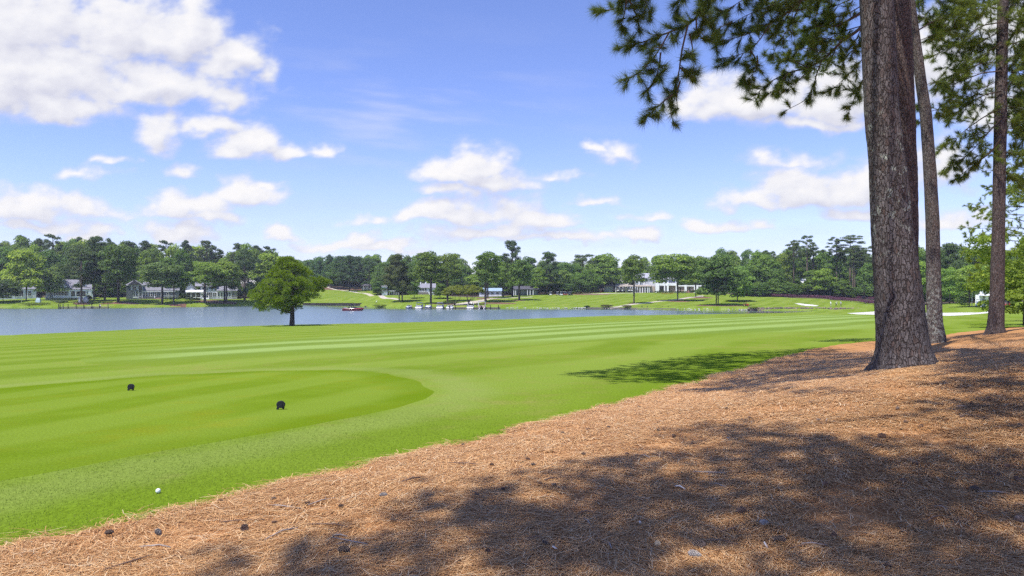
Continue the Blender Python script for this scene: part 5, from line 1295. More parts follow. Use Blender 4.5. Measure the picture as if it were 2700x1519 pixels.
# ---- the houses on the middle shore
f = Frame(900, 620, 5.7244, 1240, 885, 338); X, Z = f.x, f.z
h3 = empty('white_house', f.loc, f.rz, 'small white house with three dark screens and two chimneys behind the dock', 'house', 'houses on the middle shore')
m = MB(); m.box(X(1150), X(1420), 0, 8, -1, Z(800)); m.build('wall', WHITE, h3)
r = MB(); r.gable(X(1140), X(1430), -.6, 8.6, Z(800), Z(735), 0, .2); ro = r.build('roof', ROOFG, h3)
for a in (1196, 1275): MB().box(X(a - 9), X(a + 9), 3.0, 4.2, Z(790), Z(708)).build('chimney', STUC, ro)
for a in (1182, 1220, 1258): screen(h3, X(a), X(a + 32), Z(852), Z(802), -.01, 1, False)
window(h3, X(1325), X(1360), Z(850), Z(808), -.01, .1)
MB().box(X(1150), X(1310), -.9, -.02, -1.0, Z(862)).build('deck', TIMB, h3); railing(h3, X(1150), X(1310), -.85, Z(862), .7)

f = Frame(900, 620, 5.7244, 660, 885, 345); X, Z = f.x, f.z
h4 = empty('white_house', f.loc, f.rz, 'little white bay house with pergola posts on the hill left of the cedars', 'house', 'houses on the middle shore')
m = MB(); m.box(X(612), X(690), 0, 6, -1, Z(775)); m.build('wall', WHITE, h4); MB().hip(X(600), X(702), -.5, 6.5, Z(778), Z(742), 1.2, 0).build('roof', ROOFG, h4)
for a, b in ((620, 642), (650, 682)): window(h4, X(a), X(b), Z(850), Z(795), -.01, .14)
pg = MB()
for k in range(6): xx = X(698) + (X(860) - X(698)) * k / 5; pg.box(xx - .09, xx + .09, .2, .38, -1, Z(845))
pg.box(X(696), X(862), .18, .40, Z(845), Z(838)); pg.build('pergola', TRIM, h4)
f = Frame(900, 620, 5.7244, 430, 835, 400); X, Z = f.x, f.z
h5 = empty('grey_house', f.loc, f.rz, 'blue-grey house with balcony columns on the hill behind the left fairway', 'house', 'houses on the middle shore')
m = MB(); m.box(X(310), X(600), 0, 9, -2, Z(765)); m.build('wall', paint('blue_grey_wall', (.20, .22, .26), .8), h5); MB().hip(X(295), X(615), -.8, 9.8, Z(768), Z(700), 5, 0).build('roof', ROOFD, h5)  # plain blue-grey wall colour
for a in (350, 400, 445, 490): window(h5, X(a), X(a + 32), Z(815), Z(775), -.01, .12)
for a in (338, 388, 436, 482, 530): MB().box(X(a) - .12, X(a) + .12, -1.6, -1.35, -2, Z(768)).build('column', LILAC, h5)
railing(h5, X(330), X(535), -1.5, Z(812), .9)
f = Frame(900, 620, 5.7244, 2200, 905, 330); X, Z = f.x, f.z
h6 = empty('white_house', f.loc, f.rz, 'low white house with blue roof glimpsed behind the oak trunks', 'house', 'houses on the middle shore')
m = MB(); m.box(X(2080), X(2420), 0, 7, -1, Z(845)); m.build('wall', WHITE, h6); MB().gable(X(2070), X(2430), -.6, 7.6, Z(848), Z(805), 0, .2).build('roof', paint('blue_metal_roof', (.32, .42, .55), .5), h6)
for a in (2110, 2200, 2260, 2340): window(h6, X(a), X(a + 36), Z(895), Z(860), -.01, .1)
f = Frame(1250, 620, 5.7244, 770, 890, 336); X, Z = f.x, f.z
h7 = empty('white_house', f.loc, f.rz, 'dark house with white porch columns behind the lone dark oak', 'house', 'houses on the middle shore')
m = MB(); m.box(X(590), X(960), 1.5, 8, -1, Z(820)); m.build('wall', GREY, h7); MB().gable(X(575), X(975), -.4, 8.6, Z(822), Z(775), 0, .2).build('roof', ROOFD, h7)
for a in (600, 628, 806, 846, 890): MB().box(X(a) - .16, X(a) + .16, -.2, .12, -1, Z(822)).build('porch_column', TRIM, h7)
for a in (660, 720, 900): window(h7, X(a), X(a + 30), Z(875), Z(835), 1.49, .1)

# ---- the clubhouse
f = Frame(1550, 700, 7.36, 1250, 500, 385); X, Z = f.x, f.z
ch = empty('clubhouse', f.loc, f.rz, 'long white clubhouse with tall gable, veranda and brick arches', 'clubhouse')
m = MB(); m.box(X(905), X(1318), 1.5, 14, -1, Z(258)); m.prism([(X(1160), Z(258)), (X(1318), Z(258)), (X(1236), Z(172))], 1.5, 9); m.build('wall', siding('cream_siding', (.62, .60, .62)), ch)
r = MB(); r.gable(X(895), X(1330), .8, 14.6, Z(258), Z(152), 0, .25); r.prism([(X(1150), Z(262)), (X(1236), Z(172)), (X(1328), Z(262)), (X(1328), Z(250)), (X(1236), Z(158)), (X(1150), Z(250))], .9, 9.2); ro = r.build('roof', shingle('pale_shingles', (.42, .41, .46)), ch)
MB().box(X(1150), X(1325), 1.2, 1.48, Z(266), Z(250)).build('gable_ledge', SHUT, ch)
for a, b, z0, z1 in ((1262, 1288, 345, 295), (1160, 1174, 345, 295), (1110, 1132, 345, 295), (1262, 1286, 470, 420)): window(ch, X(a), X(b), Z(z0), Z(z1), 1.49, .12)
for a, b in ((918, 945), (948, 978), (1014, 1040), (1044, 1062)): window(ch, X(a), X(b), Z(372), Z(285), 1.49, .14, BLUEG, mull=0, rows=2)
for a in (985, 1003): MB().lathe([(.24, 0), (.20, .2), (.18, 1.6), (.17, Z(272) - Z(378) - .2), (.24, Z(272) - Z(378))], 10, 0, (X(a), 1.0, Z(378))).build('column', TRIM, ch)
vr = MB(); vr.prism_x([(-1.2, Z(410)), (-1.2, Z(402)), (1.48, Z(380)), (1.48, Z(388))], X(760), X(1235)); vr.prism_x([(-2.6, Z(412)), (-2.6, Z(404)), (3.5, Z(352)), (7, Z(412))], X(530), X(780)); vr.build('veranda_roof', ROOFT, ch)
for a in (770, 822, 866, 920, 962, 1012, 1060, 1110, 1160, 1190): MB().box(X(a) - .20, X(a) + .20, -.9, -.5, -1, Z(410)).build('veranda_column', TRIM, ch)
for a in (540, 610, 680, 740): MB().box(X(a) - .16, X(a) + .16, -2.3, -2.0, -1, Z(412)).build('shed_post', TRIM, ch)
MB().box(X(760), X(1300), 1.0, 1.47, -1, Z(402)).build('veranda_wall', paint('tan_wall', (.40, .33, .27), .8), ch)
for a in (790, 840, 890, 985, 1035, 1080, 1125): window(ch, X(a), X(a + 24), Z(480), Z(425), .99, .1, mull=0)
MB().box(X(530), X(760), 3.0, 3.4, -1, Z(405)).build('shed_wall', BRKR, ch)
lb = MB(); lb.box(X(300), X(480), 0, 8, -1, Z(402)); lb.build('cart_barn_wall', paint('sage_wall', (.24, .25, .21), .8), ch); MB().hip(X(285), X(540), -.8, 8.8, Z(404), Z(345), 3, 0).build('cart_barn_roof', shingle('brown_shingles', (.15, .125, .12)), ch)
MB().box(X(345), X(445), -.06, -.01, -.3, Z(415)).build('barn_door', paint('sage_door', (.30, .32, .28), .7), ch)
# white terrace: piers, parapet, brick bays
tw = MB(); tw.box(X(1318.5), X(2240), .6, 12, -1, Z(392)); tw.build('terrace_wall', BRK, ch)
tp = MB(); tp.box(X(1310), X(1725), -.6, .55, Z(392), Z(345)); tp.box(X(1725.5), X(2240), -.2, .58, Z(408), Z(385)); tp.build('parapet', STUC, ch)
for a, b in ((1312, 1386), (1475, 1500), (1530, 1568), (1700, 1728), (1868, 1912), (2048, 2130), (2225, 2245)): MB().box(X(a), X(b), -1.0, .59, -1, Z(345 if a < 1725 else 380)).build('pier', STUC, ch)
for a in (1345, 1487, 1550, 1714): MB().box(X(a - 12), X(a + 12), -.7, .2, Z(345), Z(325)).build('pier_cap', STUC, ch)
for a, b in ((1398, 1465), (1505, 1527)): MB().box(X(a), X(b), .50, .59, Z(480), Z(415)).build('arch_opening', SCREEN, ch)
for a in (1580, 1788, 1960): MB().box(X(a), X(a + 14), .50, .59, -.5, Z(425)).build('door', SCREEN, ch)
up = MB(); up.box(X(1330), X(1715), 5, 13, Z(392), Z(270)); up.build('upper_wall', STUC, ch); MB().hip(X(1318), X(1730), 4.2, 13.8, Z(272), Z(190), 5, 0).build('upper_roof', shingle('pale_shingles', (.42, .41, .46)), ch)
for a in (1345, 1385, 1425, 1505, 1580, 1620, 1660): window(ch, X(a), X(a + 28), Z(338), Z(288), 4.99, .12, mull=0)
# ---- glimpses in the right wood and at the right edge
f = Frame(1900, 620, 5.7244, 1230, 800, 345); X, Z = f.x, f.z
h8 = empty('white_house', f.loc, f.rz, 'white roofed house glimpsed through the gap in the right wood', 'house')
m = MB(); m.box(X(1060), X(1330), 0, 8, -2, Z(720)); m.build('wall', WHITE, h8); MB().gable(X(1040), X(1350), -.8, 9, Z(722), Z(660), 0, .25).build('roof', ROOFM, h8)
for a in (1090, 1160, 1230, 1290): window(h8, X(a), X(a + 30), Z(770), Z(730), -.01, .1)
f = Frame(2250, 600, 5.7244, 2000, 1110, 200); X, Z = f.x, f.z
h9 = empty('white_house', f.loc, f.rz, 'white two-storey house corner behind the parked golf cart at the right', 'house')
m = MB(); m.box(X(1910), X(2330), 0, 8, -1, Z(905)); m.prism([(X(1910), Z(905)), (X(2160), Z(905)), (X(2035), Z(850))], 0, 8); m.box(X(1840), X(1909.5), 1, 6, -1, Z(1020)); m.build('wall', WHITE, h9)
MB().prism([(X(1890), Z(912)), (X(2035), Z(852)), (X(2180), Z(912)), (X(2180), Z(900)), (X(2035), Z(838)), (X(1890), Z(900))], -.5, 8.5).build('roof', ROOFM, h9)
for a in (1940, 1972, 2020): window(h9, X(a), X(a + 26), Z(1000), Z(955), -.01, .1, glass=glass_dark('teal_pane', (.03, .08, .09)))
for a in (1950, 2040): window(h9, X(a), X(a + 34), Z(1090), Z(1040), -.01, .1)
MB().prism_x([(-1.4, Z(1030)), (-1.4, Z(1022)), (0, Z(1005)), (0, Z(1014))], X(1890), X(2200)).build('porch_roof', ROOFM, h9)
# ================================================================== hedges, shrubs, shore edges
def bush_mat(name, c): return leaf_mat(name, c, .3, False)
M_BOX = bush_mat('boxwood_leaves', (.050, .085, .026)); M_LIME = bush_mat('lime_leaves', (.20, .27, .03)); M_SAGE = bush_mat('sage_leaves', (.13, .17, .085)); M_PURP = bush_mat('purple_leaves', (.150, .060, .105)); M_YEL = bush_mat('yellow_flowers', (.45, .36, .04)); M_REED = bush_mat('reed_leaves', (.12, .12, .04)); M_RED = bush_mat('red_leaves', (.20, .07, .05))
def foliage(name, label, cat, g, lob, mat, seed, group=None, per=150, size=.16):
    rg = np.random.default_rng(seed); o = link_mesh(name, lobes_crown(name, lob, per, size, rg, mat, .6, .2)); o.location = g
    return tag(o, label, cat, group)
def shrub(label, px, py, w, h, mat, seed, Y=None, group=None, name='shrub', dz=0):
    g = ground(px, py) if Y is None else stand(px, Y); g = g + Vector((0, 0, dz)); s = g.y / F; w *= s; h *= s; rg = np.random.default_rng(seed); lob = []
    for i in range(9): lob.append((rg.uniform(-.3, .3) * w, rg.uniform(-.3, .3) * w, h * rg.uniform(.25, .72), w * .25, w * .25, h * .28))
    lob.append((0, 0, h * .45, w * .38, w * .36, h * .45))
    return foliage(name, label, 'shrub', g, lob, mat, seed, group)
def hedge(label, pts, h, mat, seed, group=None, thick=1.2):
    """pts: pixels of its foot"""
    w = [ground(*p) for p in pts]; o = w[0].copy(); lob = []; rg = np.random.default_rng(seed)
    for a, b in zip(w[:-1], w[1:]):
        n = max(2, int((b - a).length / (thick * .55)))
        for k in range(n):
            p = a + (b - a) * ((k + rg.uniform(0, 1)) / n); zz = Hs(p.x, p.y)
            lob.append((p.x - o.x, p.y - o.y + rg.normal(0, thick * .2), zz - o.z + h * .45, thick * .7, thick * .6, h * rg.uniform(.48, .62)))
    return foliage('hedge', label, 'hedge', o, lob, mat, seed, group)
hedge('long purple-leaved hedge sweeping behind the right green to the big trunk', [(1958, 779), (2000, 781), (2050, 783.5), (2095, 785), (2140, 786), (2190, 790), (2230, 794), (2275, 799), (2322, 805)], 1.35, M_PURP, 1, thick=1.5)
hedge('short second purple hedge above the long one, beside the big trunk', [(2262, 788), (2290, 790), (2322, 792)], 1.1, M_PURP, 2)
hedge('clipped dark hedge below the windows of the white gabled house', [(128, 797), (165, 797), (203, 797)], 1.8, M_BOX, 3)
hedge('dark hedge under the white deck of the dark grey house', [(432, 793), (475, 793)], 1.5, M_BOX, 4)
hedge('low clipped hedge before the veranda of the clubhouse', [(1692, 771), (1722, 771), (1748, 772)], 1.6, M_BOX, 5, 'hedges of the clubhouse')
hedge('dark double hedge in front of the brick terrace', [(1725, 774), (1770, 774), (1808, 774)], 1.3, M_BOX, 6, 'hedges of the clubhouse')
hedge('hedge right of the brick steps of the clubhouse', [(1822, 773), (1850, 772), (1880, 771)], 1.4, M_BOX, 7, 'hedges of the clubhouse')
hedge('red-leaved planting along the patio with the folded umbrellas', [(1508, 772), (1540, 772), (1585, 772)], .9, M_RED, 8)
hedge('yellow flower bed in front of the terrace hedge', [(1744, 775.5), (1760, 776), (1776, 775.5)], .6, M_YEL, 9, thick=.9)
for i, px in enumerate((243, 253, 272, 283, 293)):
    shrub(['first of five lime green round shrubs by the left dock', 'second lime green round shrub, beside the gap in the row', 'third lime green shrub, just right of the gap', 'fourth lime green shrub of the row by the left dock', 'last lime green shrub of the row, nearest the bare slope'][i], px, 801.5, 11, 7.5, M_LIME, 20 + i, group='lime shrubs by the left dock')
shrub('cone-shaped dark green bush at the corner of the white gabled house', 235, 796, 15, 19, M_BOX, 31)
shrub('pale green mound in front of the clipped hedge of the gabled house', 160, 798.5, 30, 7.5, M_SAGE, 32)
shrub('bright green ground planting at the water left of the gabled house', 92, 803.5, 72, 6, M_LIME, 33)
shrub('round green bush left of the long screened porch', 483, 791, 19, 19, M_BOX, 34)
shrub('low wide bush below the long screened porch', 501, 792.5, 24, 9, M_BOX, 35)
shrub('dark low bush at the foot of the porch stairs', 521, 794.5, 18, 9, M_BOX, 36)
shrub('small bright bush behind the oak trunks of the middle shore', 1322, 779, 14, 10, M_LIME, 37)
shrub('green reeds and lilies at the lake edge below the bending golfer', 1002, 808, 40, 5, M_LIME, 38, name='water_plants')
shrub('clump of brown reeds left of the cart path at the water', 1600, 810.8, 36, 7, M_REED, 39, name='reeds')
shrub('smaller clump of brown reeds right of the cart path at the water', 1653, 810.8, 28, 6, M_REED, 40, name='reeds')
shrub('tuft of weeds at the dock end of the white stones', 1547, 811, 18, 5, M_BOX, 41, name='reeds')
shrub('ragged bush at the left end of the rock wall', 1985, 815, 26, 7, M_LIME, 42)
shrub('bright shrub below the pole at the right wood', 2532, 800, 32, 28, bush_mat('young_leaves', (.12, .19, .03)), 43, Y=186)
shrub('green bush at the foot of the right slim trunk far behind it', 2655, 802, 40, 22, bush_mat('young_leaves_b', (.13, .19, .03)), 44, Y=160)
shrub('pale bush beside the pergola of the little bay house', 1012, 774, 18, 6, M_SAGE, 45)
shrub('small round bush right of the little screened house', 1128, 775, 10, 12, M_LIME, 46)

def wall_along(pts, z0, z1, th, name, mat, label, cat, caps=None):
    """a wall following points of the plan (x, y)"""
    m = MB()
    for (ax, ay), (bx, by) in zip(pts[:-1], pts[1:]):
        d = Vector((bx - ax, by - ay)); n = Vector((-d.y, d.x)).normalized() * th
        vs = [(ax, ay), (bx, by), (bx + n.x, by + n.y), (ax + n.x, ay + n.y)]
        m.add([(x, y, z0) for x, y in vs] + [(x, y, z1) for x, y in vs], [(0, 3, 2, 1), (4, 5, 6, 7), (0, 1, 5, 4), (1, 2, 6, 5), (2, 3, 7, 6), (3, 0, 4, 7)])
    o = m.build(name, mat); return tag(o, label, cat)
wall_along([lake_pt(x, y) for x, y in [(790, 803.2), (830, 803.2), (900, 803.2), (958, 803.6), (961, 806.5)]], WZ - .6, WZ + .72, .5, 'retaining_wall', DKT, 'dark timber retaining wall at the back of the cove', 'wall')
wall_along([lake_pt(x, y) for x, y in [(1548, 813.3), (1600, 813.4), (1650, 814), (1720, 815.2), (1782, 816.2)]], WZ - .6, WZ + .38, .6, 'boardwalk', TIMB, 'low grey boardwalk along the shore in front of the path', 'boardwalk')
# rock wall: boulders laid in courses
def rockwall():
    rg = np.random.default_rng(66); m = MB(); pts = [lake_pt(x, y) for x, y in [(1975, 818), (2020, 818), (2080, 818.2), (2180, 818.6), (2240, 819.4), (2285, 821)]]
    for (ax, ay), (bx, by) in zip(pts[:-1], pts[1:]):
        L = math.hypot(bx - ax, by - ay); n = int(L / .75)
        for k in range(n):
            for c in range(3):
                u = (k + rg.uniform(0, 1)) / n; x, y = ax + (bx - ax) * u, ay + (by - ay) * u
                r = rg.uniform(.32, .58); m.ellip((x, y + c * .12 + .2, WZ + .05 + c * .36), (r * 1.2, r * .8, r * .62), 7, 5)
    t = NT('lichen_rock'); v = t.obj(); col = t.ramp(t.noise(v, 1.1, 5, .65), [(.3, (.05, .045, .04)), (.5, (.17, .14, .11)), (.62, (.30, .22, .15)), (.75, (.10, .13, .12))])
    o = m.build('rock_wall', t.done(t.bsdf(col, .9, t.bump(t.noise(v, 6, 4), .6, .05)))); tag(o, 'brown rock wall holding the right green above the water', 'wall')
rockwall()
def riprap(name, label, pts, seed):
    rg = np.random.default_rng(seed); m = MB()
    for (ax, ay), (bx, by) in zip(pts[:-1], pts[1:]):
        n = int(math.hypot(bx - ax, by - ay) / .16)
        for k in range(n):
            u = rg.uniform(0, 1); r = rg.uniform(.10, .28); m.ellip((ax + (bx - ax) * u, ay + (by - ay) * u + rg.uniform(-.3, .9), WZ + rg.uniform(.0, .28)), (r * 1.2, r, r * .7), 6, 4)
    o = m.build(name, paint('pale_stone', (.50, .48, .44), .9, .3, 1)); tag(o, label, 'stones', kind='stuff')
riprap('shore_stones', 'white stones along the shore right of the boat dock', [lake_pt(x, y) for x, y in [(1326, 812.8), (1400, 813), (1480, 813.2), (1545, 813.4)]], 1)
riprap('shore_stones', 'white stones along the shore below the twin-trunk evergreen', [lake_pt(x, y) for x, y in [(1785, 816.3), (1850, 816.8), (1920, 817.4), (1972, 817.9)]], 2)

# ---- docks
def dock(label, x0, x1, y0, y1, posts, back=None, hgt=.35, ph=1.1, cat='dock'):
    a = lake_pt(x0, y0); b = lake_pt(x1, y1); t = empty('dock', (a[0], a[1], WZ), math.atan2(b[1] - a[1], b[0] - a[0]), label, cat)
    L = math.hypot(b[0] - a[0], b[1] - a[1]); m = MB(); m.box(0, L, 0, 2.0, hgt - .14, hgt)
    m.box(0, L, -.05, -.002, hgt - .30, hgt + .02)
    if back:
        for k in back: m.box(L * k - .7, L * k + .7, 2.0, 7.0, hgt - .14, hgt - .003)
    m.build('deck', TIMB, t)
    for k in posts:
        p = MB(); p.lathe([(.13, -.8), (.13, hgt + ph * .95), (.10, hgt + ph)], 8, 0, (L * k, -.20, 0)); p.build('post', DKT, t)
    return t
dock('long dark dock below the white gabled house on the left bank', 154, 287, 811.4, 811.4, [.01, .04, .10, .2, .36, .51, .67, .82, .99], [.5])
dock('boat dock with slips in front of the crepe myrtles', 1068, 1318, 813.2, 813.2, [.07, .26, .41, .53, .66, .80, .90, .985], [.12, .5, .7, .95], ph=.95)
dk2 = dock('small brown floating platform beside the water plants', 961, 976, 808.6, 808.6, [.1, .9], None, .25, .2)
for i, zx in enumerate((280, 580, 880, 1110, 1192, 1418, 1510)):
    px = 1500 + zx / 5.7244; a = lake_pt(px, 813.2 + max(0, (px - 1600) / 182 * 2.6)); m = MB(); m.lathe([(.12, -.6), (.12, 1.05), (.09, 1.15)], 8)
    o = m.build('mooring_post', DKT, None, (a[0], a[1] + .9, WZ)); tag(o, 'dark mooring post at the boardwalk below the clubhouse lawn', 'post', 'mooring posts of the boardwalk')

# ---- boats
NAVY = paint('navy_gelcoat', (.02, .03, .08), .2, .05); CRIM = paint('crimson_gelcoat', (.30, .012, .035), .18, .06); GELW = paint('white_gelcoat', (.80, .80, .80), .2, .04); BLKP = paint('black_plastic', (.02, .02, .022), .4); ALU = paint('aluminium', (.55, .55, .57), .35, .06, metallic=.8); VINYL = paint('pale_vinyl', (.62, .58, .52), .6); WSH = glass_dark('boat_windshield', (.04, .055, .07)); TAN = paint('tan_canvas', (.50, .40, .30), .9)
def boat(label, loc, rz, L=6.4, B=2.4, hullm=GELW, stripe=NAVY, tower=True, bimini=None, motor=False, cover=None, group='boats moored at the dock'):
    """bow along +x"""
    t = empty('motor_boat', loc, rz, label, 'boat', group)
    def ring(x, b, zk, zs):
        return [(x, 0, zk), (x, b * .55, zk + .10), (x, b * .93, zk + .38), (x, b, zs), (x, b * .80, zs + .03), (x, -b * .80, zs + .03), (x, -b, zs), (x, -b * .93, zk + .38), (x, -b * .55, zk + .10)]
    h = B / 2; secs = [(-.5, .94, -.28, .62), (-.3, 1.0, -.30, .66), (0, 1.0, -.30, .70), (.2, .92, -.26, .76), (.36, .68, -.12, .84), (.46, .32, .18, .90), (.5, .05, .50, .94)]
    m = MB(); m.loft([ring(x * L, b * h, zk, zs) for x, b, zk, zs in secs]); hu = m.build('hull', hullm, t)
    sm = MB()
    for s in (1, -1):
        q = [(x * L, s * (b * h + .02), zk * 0 + .34, zs) for x, b, zk, zs in secs[:6]]
        sm.add([(x, y * .97, z) for x, y, z, zs in q] + [(x, y, (z + zs) / 2 + .06) for x, y, z, zs in q], [(k, k + 1, k + 7, k + 6) for k in range(5)])
    sm.build('hull_stripe', stripe, hu)
    c = MB(); c.box(-L * .42, L * .10, -h * .72, h * .72, .40, .745); c.build('cockpit', BLKP, t)
    for (xa, xb, ya, yb) in ((-.40, -.30, -.70, .70), (-.12, -.03, -.62, -.12), (-.12, -.03, .12, .62)): s1 = MB(); s1.prism([(xa * L, .60), (xb * L, .60), (xb * L, .86), (xa * L + .02, .88), (xa * L - .06, 1.20), (xa * L - .14, 1.18)], ya * h, yb * h); s1.build('seat', VINYL, t)
    w = MB(); w.add([(L * .06, -h * .74, .76), (L * .06, h * .74, .76), (L * .01, h * .66, 1.25), (L * .01, -h * .66, 1.25), (L * .17, -h * .3, .80), (L * .17, h * .3, .80), (L * .09, h * .3, 1.25), (L * .09, -h * .3, 1.25)], [(0, 4, 7, 3), (4, 5, 6, 7), (5, 1, 2, 6)]); w.build('windshield', WSH, t)
    if tower:
        tw = MB()
        for s in (1, -1): tw.tube([(-L * .02, s * h * .94, .7), (-L * .06, s * h * .86, 1.6), (-L * .10, s * h * .6, 2.05), (-L * .10, 0, 2.12)], .085, 6); tw.tube([(-L * .20, s * h * .94, .7), (-L * .14, s * h * .8, 1.7), (-L * .10, s * h * .6, 2.05)], .08, 6)
        tw.build('tower', BLKP if hullm is not GELW else ALU, t)
    if bimini: b_ = MB(); b_.prism([(-L * .30, 2.10), (-L * .1, 2.22), (L * .08, 2.10), (L * .08, 2.14), (-L * .1, 2.27), (-L * .30, 2.14)], -h * .85, h * .85); b_.build('canopy', bimini, t)
    if motor: e = MB(); e.box(-L * .5 - .55, -L * .5 - .05, -.22, .22, .55, 1.15); e.box(-L * .5 - .40, -L * .5 - .15, -.08, .08, -.4, .55); e.build('outboard_motor', BLKP, t)
    if cover: cv = MB(); cv.loft([[(x * L, -b * h * .96, zs), (x * L, -b * h * .5, zs + .30), (x * L, 0, zs + .46), (x * L, b * h * .5, zs + .30), (x * L, b * h * .96, zs)] for x, b, zk, zs in secs[:6]]); cv.build('cover', cover, t)
    p = MB(); p.box(-L * .5 - .55, -L * .5, -h * .8, h * .8, .12, .20); p.build('swim_platform', VINYL, t)
    return t
def lp(px, py): a = lake_pt(px, py); return (a[0], a[1], WZ + .02)
boat('crimson wakeboard boat with black tower cruising on the open water', lp(932, 819.2), R(-3), 6.9, 2.5, CRIM, BLKP, True, None, group=None)
boat('small white jet boat at the left end of the dock', lp(1078, 813.8), R(-92), 3.6, 1.9, GELW, NAVY, False, group='boats moored at the dock')
boat('navy and white tower boat, second from the left at the dock', lp(1107, 813.8), R(88), 6.4, 2.5, GELW, NAVY, True, NAVY)
boat('white boat under a pale cover, third from the left at the dock', lp(1130, 813.8), R(92), 6.4, 2.5, NAVY, GELW, True, None, cover=GELW)
boat('white boat with grey arch, left of the plain white one', lp(1161, 813.8), R(90), 6.2, 2.5, GELW, BLKP, True, ALU)
boat('plain low white boat without tower in the middle of the dock', lp(1187, 813.8), R(90), 5.8, 2.5, GELW, GELW, False, None, motor=True)
boat('big white boat with tower right of the crepe myrtles', lp(1241, 813.8), R(90), 6.8, 2.6, GELW, NAVY, True, None)
def pontoon(label, loc, rz):
    t = empty('pontoon_boat', loc, rz, label, 'boat', 'boats moored at the dock'); L, h = 6.6, 1.25
    for s in (1, -1): m = MB(); m.tube([(-L / 2, s * .85, .05), (L / 2 - .7, s * .85, .05), (L / 2, s * .85, .25)], [.30, .30, .06], 10); m.build('float', ALU, t)
    MB().box(-L / 2, L / 2 - .2, -h, h, .36, .46).build('deck', TIMB, t)
    m = MB()
    for s in (1, -1): m.box(-L / 2, L / 2 - .25, s * h - .03, s * h + .03, .47, 1.12)
    m.box(L / 2 - .30, L / 2 - .25, -h + .04, h - .04, .47, 1.12); m.box(-L / 2, -L / 2 + .05, -h + .04, -.45, .47, 1.12); m.box(-L / 2, -L / 2 + .05, .45, h - .04, .47, 1.12); m.build('side_panel', paint('tan_panel', (.55, .42, .34), .5), t)
    m = MB()
    for s in (1, -1):
        for x in (-L * .45, L * .12): m.box(x - .05, x + .05, s * h - .05, s * h + .05, 1.13, 2.55)
    m.build('canopy_post', TRIM, t); m = MB(); m.prism([(-L * .48, 2.55), (-L * .16, 2.68), (L * .15, 2.55), (L * .15, 2.62), (-L * .16, 2.76), (-L * .48, 2.62)], -h, h); m.build('canopy', paint('grey_canvas', (.25, .25, .26), .9), t)
    for xa, xb, ya, yb in ((-.4, -.1, -h + .06, -h + .66), (-.4, -.1, h - .66, h - .06), (.05, .35, -h + .06, -h + .66)): m = MB(); m.prism([(L * xa, .47), (L * xb, .47), (L * xb, .88), (L * xa + .05, .92), (L * xa, .88)], ya, yb); m.build('seat', VINYL, t)
    m = MB(); m.box(-L / 2 - .5, -L / 2 - .06, -.2, .2, .5, 1.1); m.box(-L / 2 - .36, -L / 2 - .16, -.07, .07, -.3, .5); m.build('outboard_motor', BLKP, t)
pontoon('pontoon boat with canopy posts at the right end of the dock', lp(1271, 813.8), R(90))

# ---- golf carts
RUB = paint('tyre_rubber', (.022, .022, .024), .8); CARTW = paint('cart_white', (.78, .78, .78), .3, .05); CARTG = paint('cart_graphite', (.03, .032, .04), .3); CARTB = paint('cart_blue', (.10, .15, .30), .3); CARTR = paint('cart_red', (.35, .03, .025), .35); BEIGE = paint('cart_seat', (.45, .40, .33), .6)
def golf_cart(label, loc, rz, body=CARTW, roof=CARTW, group='golf carts on the clubhouse lawn', bag=True):
    """nose along +x"""
    t = empty('golf_cart', loc, rz, label, 'golf cart', group)
    b = MB(); b.prism([(-1.15, .32), (1.15, .30), (1.22, .55), (1.05, .78), (.62, .92), (.55, .42), (.0, .40), (-.05, .62), (-1.10, .66), (-1.20, .5)], -.55, .55); b.build('body', body, t)
    m = MB(); m.prism([(-.55, .665), (.0, .665), (.02, .78), (-.50, .80), (-.58, 1.24), (-.68, 1.22)], -.52, .52); m.build('seat', BEIGE, t)
    m = MB(); m.loft([[(x, -w, z), (x, w, z), (x, w * .97, z + .06), (x, -w * .97, z + .06)] for x, w, z in ((-1.0, .50, 1.78), (-.8, .60, 1.80), (.5, .60, 1.80), (.72, .50, 1.77))], smooth=False); m.build('roof', roof, t)
    for s in (1, -1):
        for x0, x1 in ((-.92, -.80), (.72, .50)): m = MB(); m.tube([(x0, s * .50, .62), (x1, s * .52, 1.79)], .025, 6); m.build('roof_post', BLKP, t)
    m = MB(); m.add([(.72, -.48, .92), (.72, .48, .92), (.54, .48, 1.72), (.54, -.48, 1.72)], [(0, 1, 2, 3)]); m.build('windshield', WSH, t)
    m = MB(); m.tube([(.45, .25, .75), (.25, .25, 1.02)], .02, 6); m.tube([(.25 + .05 * math.cos(a), .25 + .17 * math.cos(a) * 0 + .17 * math.sin(a), 1.02 + .14 * math.cos(a)) for a in np.linspace(0, 2 * math.pi, 13)], .015, 5); m.build('steering_wheel', BLKP, t)
    for x in (-.78, .82):
        for s in (1, -1):
            w = MB(); w.tube([(x, s * .62 - .09, .23), (x, s * .62 + .09, .23)], .23, 14); wo = w.build('wheel', RUB, t); r = MB(); r.tube([(x, s * .62 - .10, .23), (x, s * .62 + .10, .23)], .12, 10); r.build('rim', CARTW, wo)
    if bag:
        for s in (.24, -.24): m = MB(); m.lathe([(.12, .60), (.14, .9), (.13, 1.35)], 10, 0, (-.98, s, 0)); m.tube([(-.98, s, 1.3), (-1.02, s + .05, 1.55)], .03, 5); m.build('golf_bag', CARTB if s > 0 else CARTG, t)
    return t
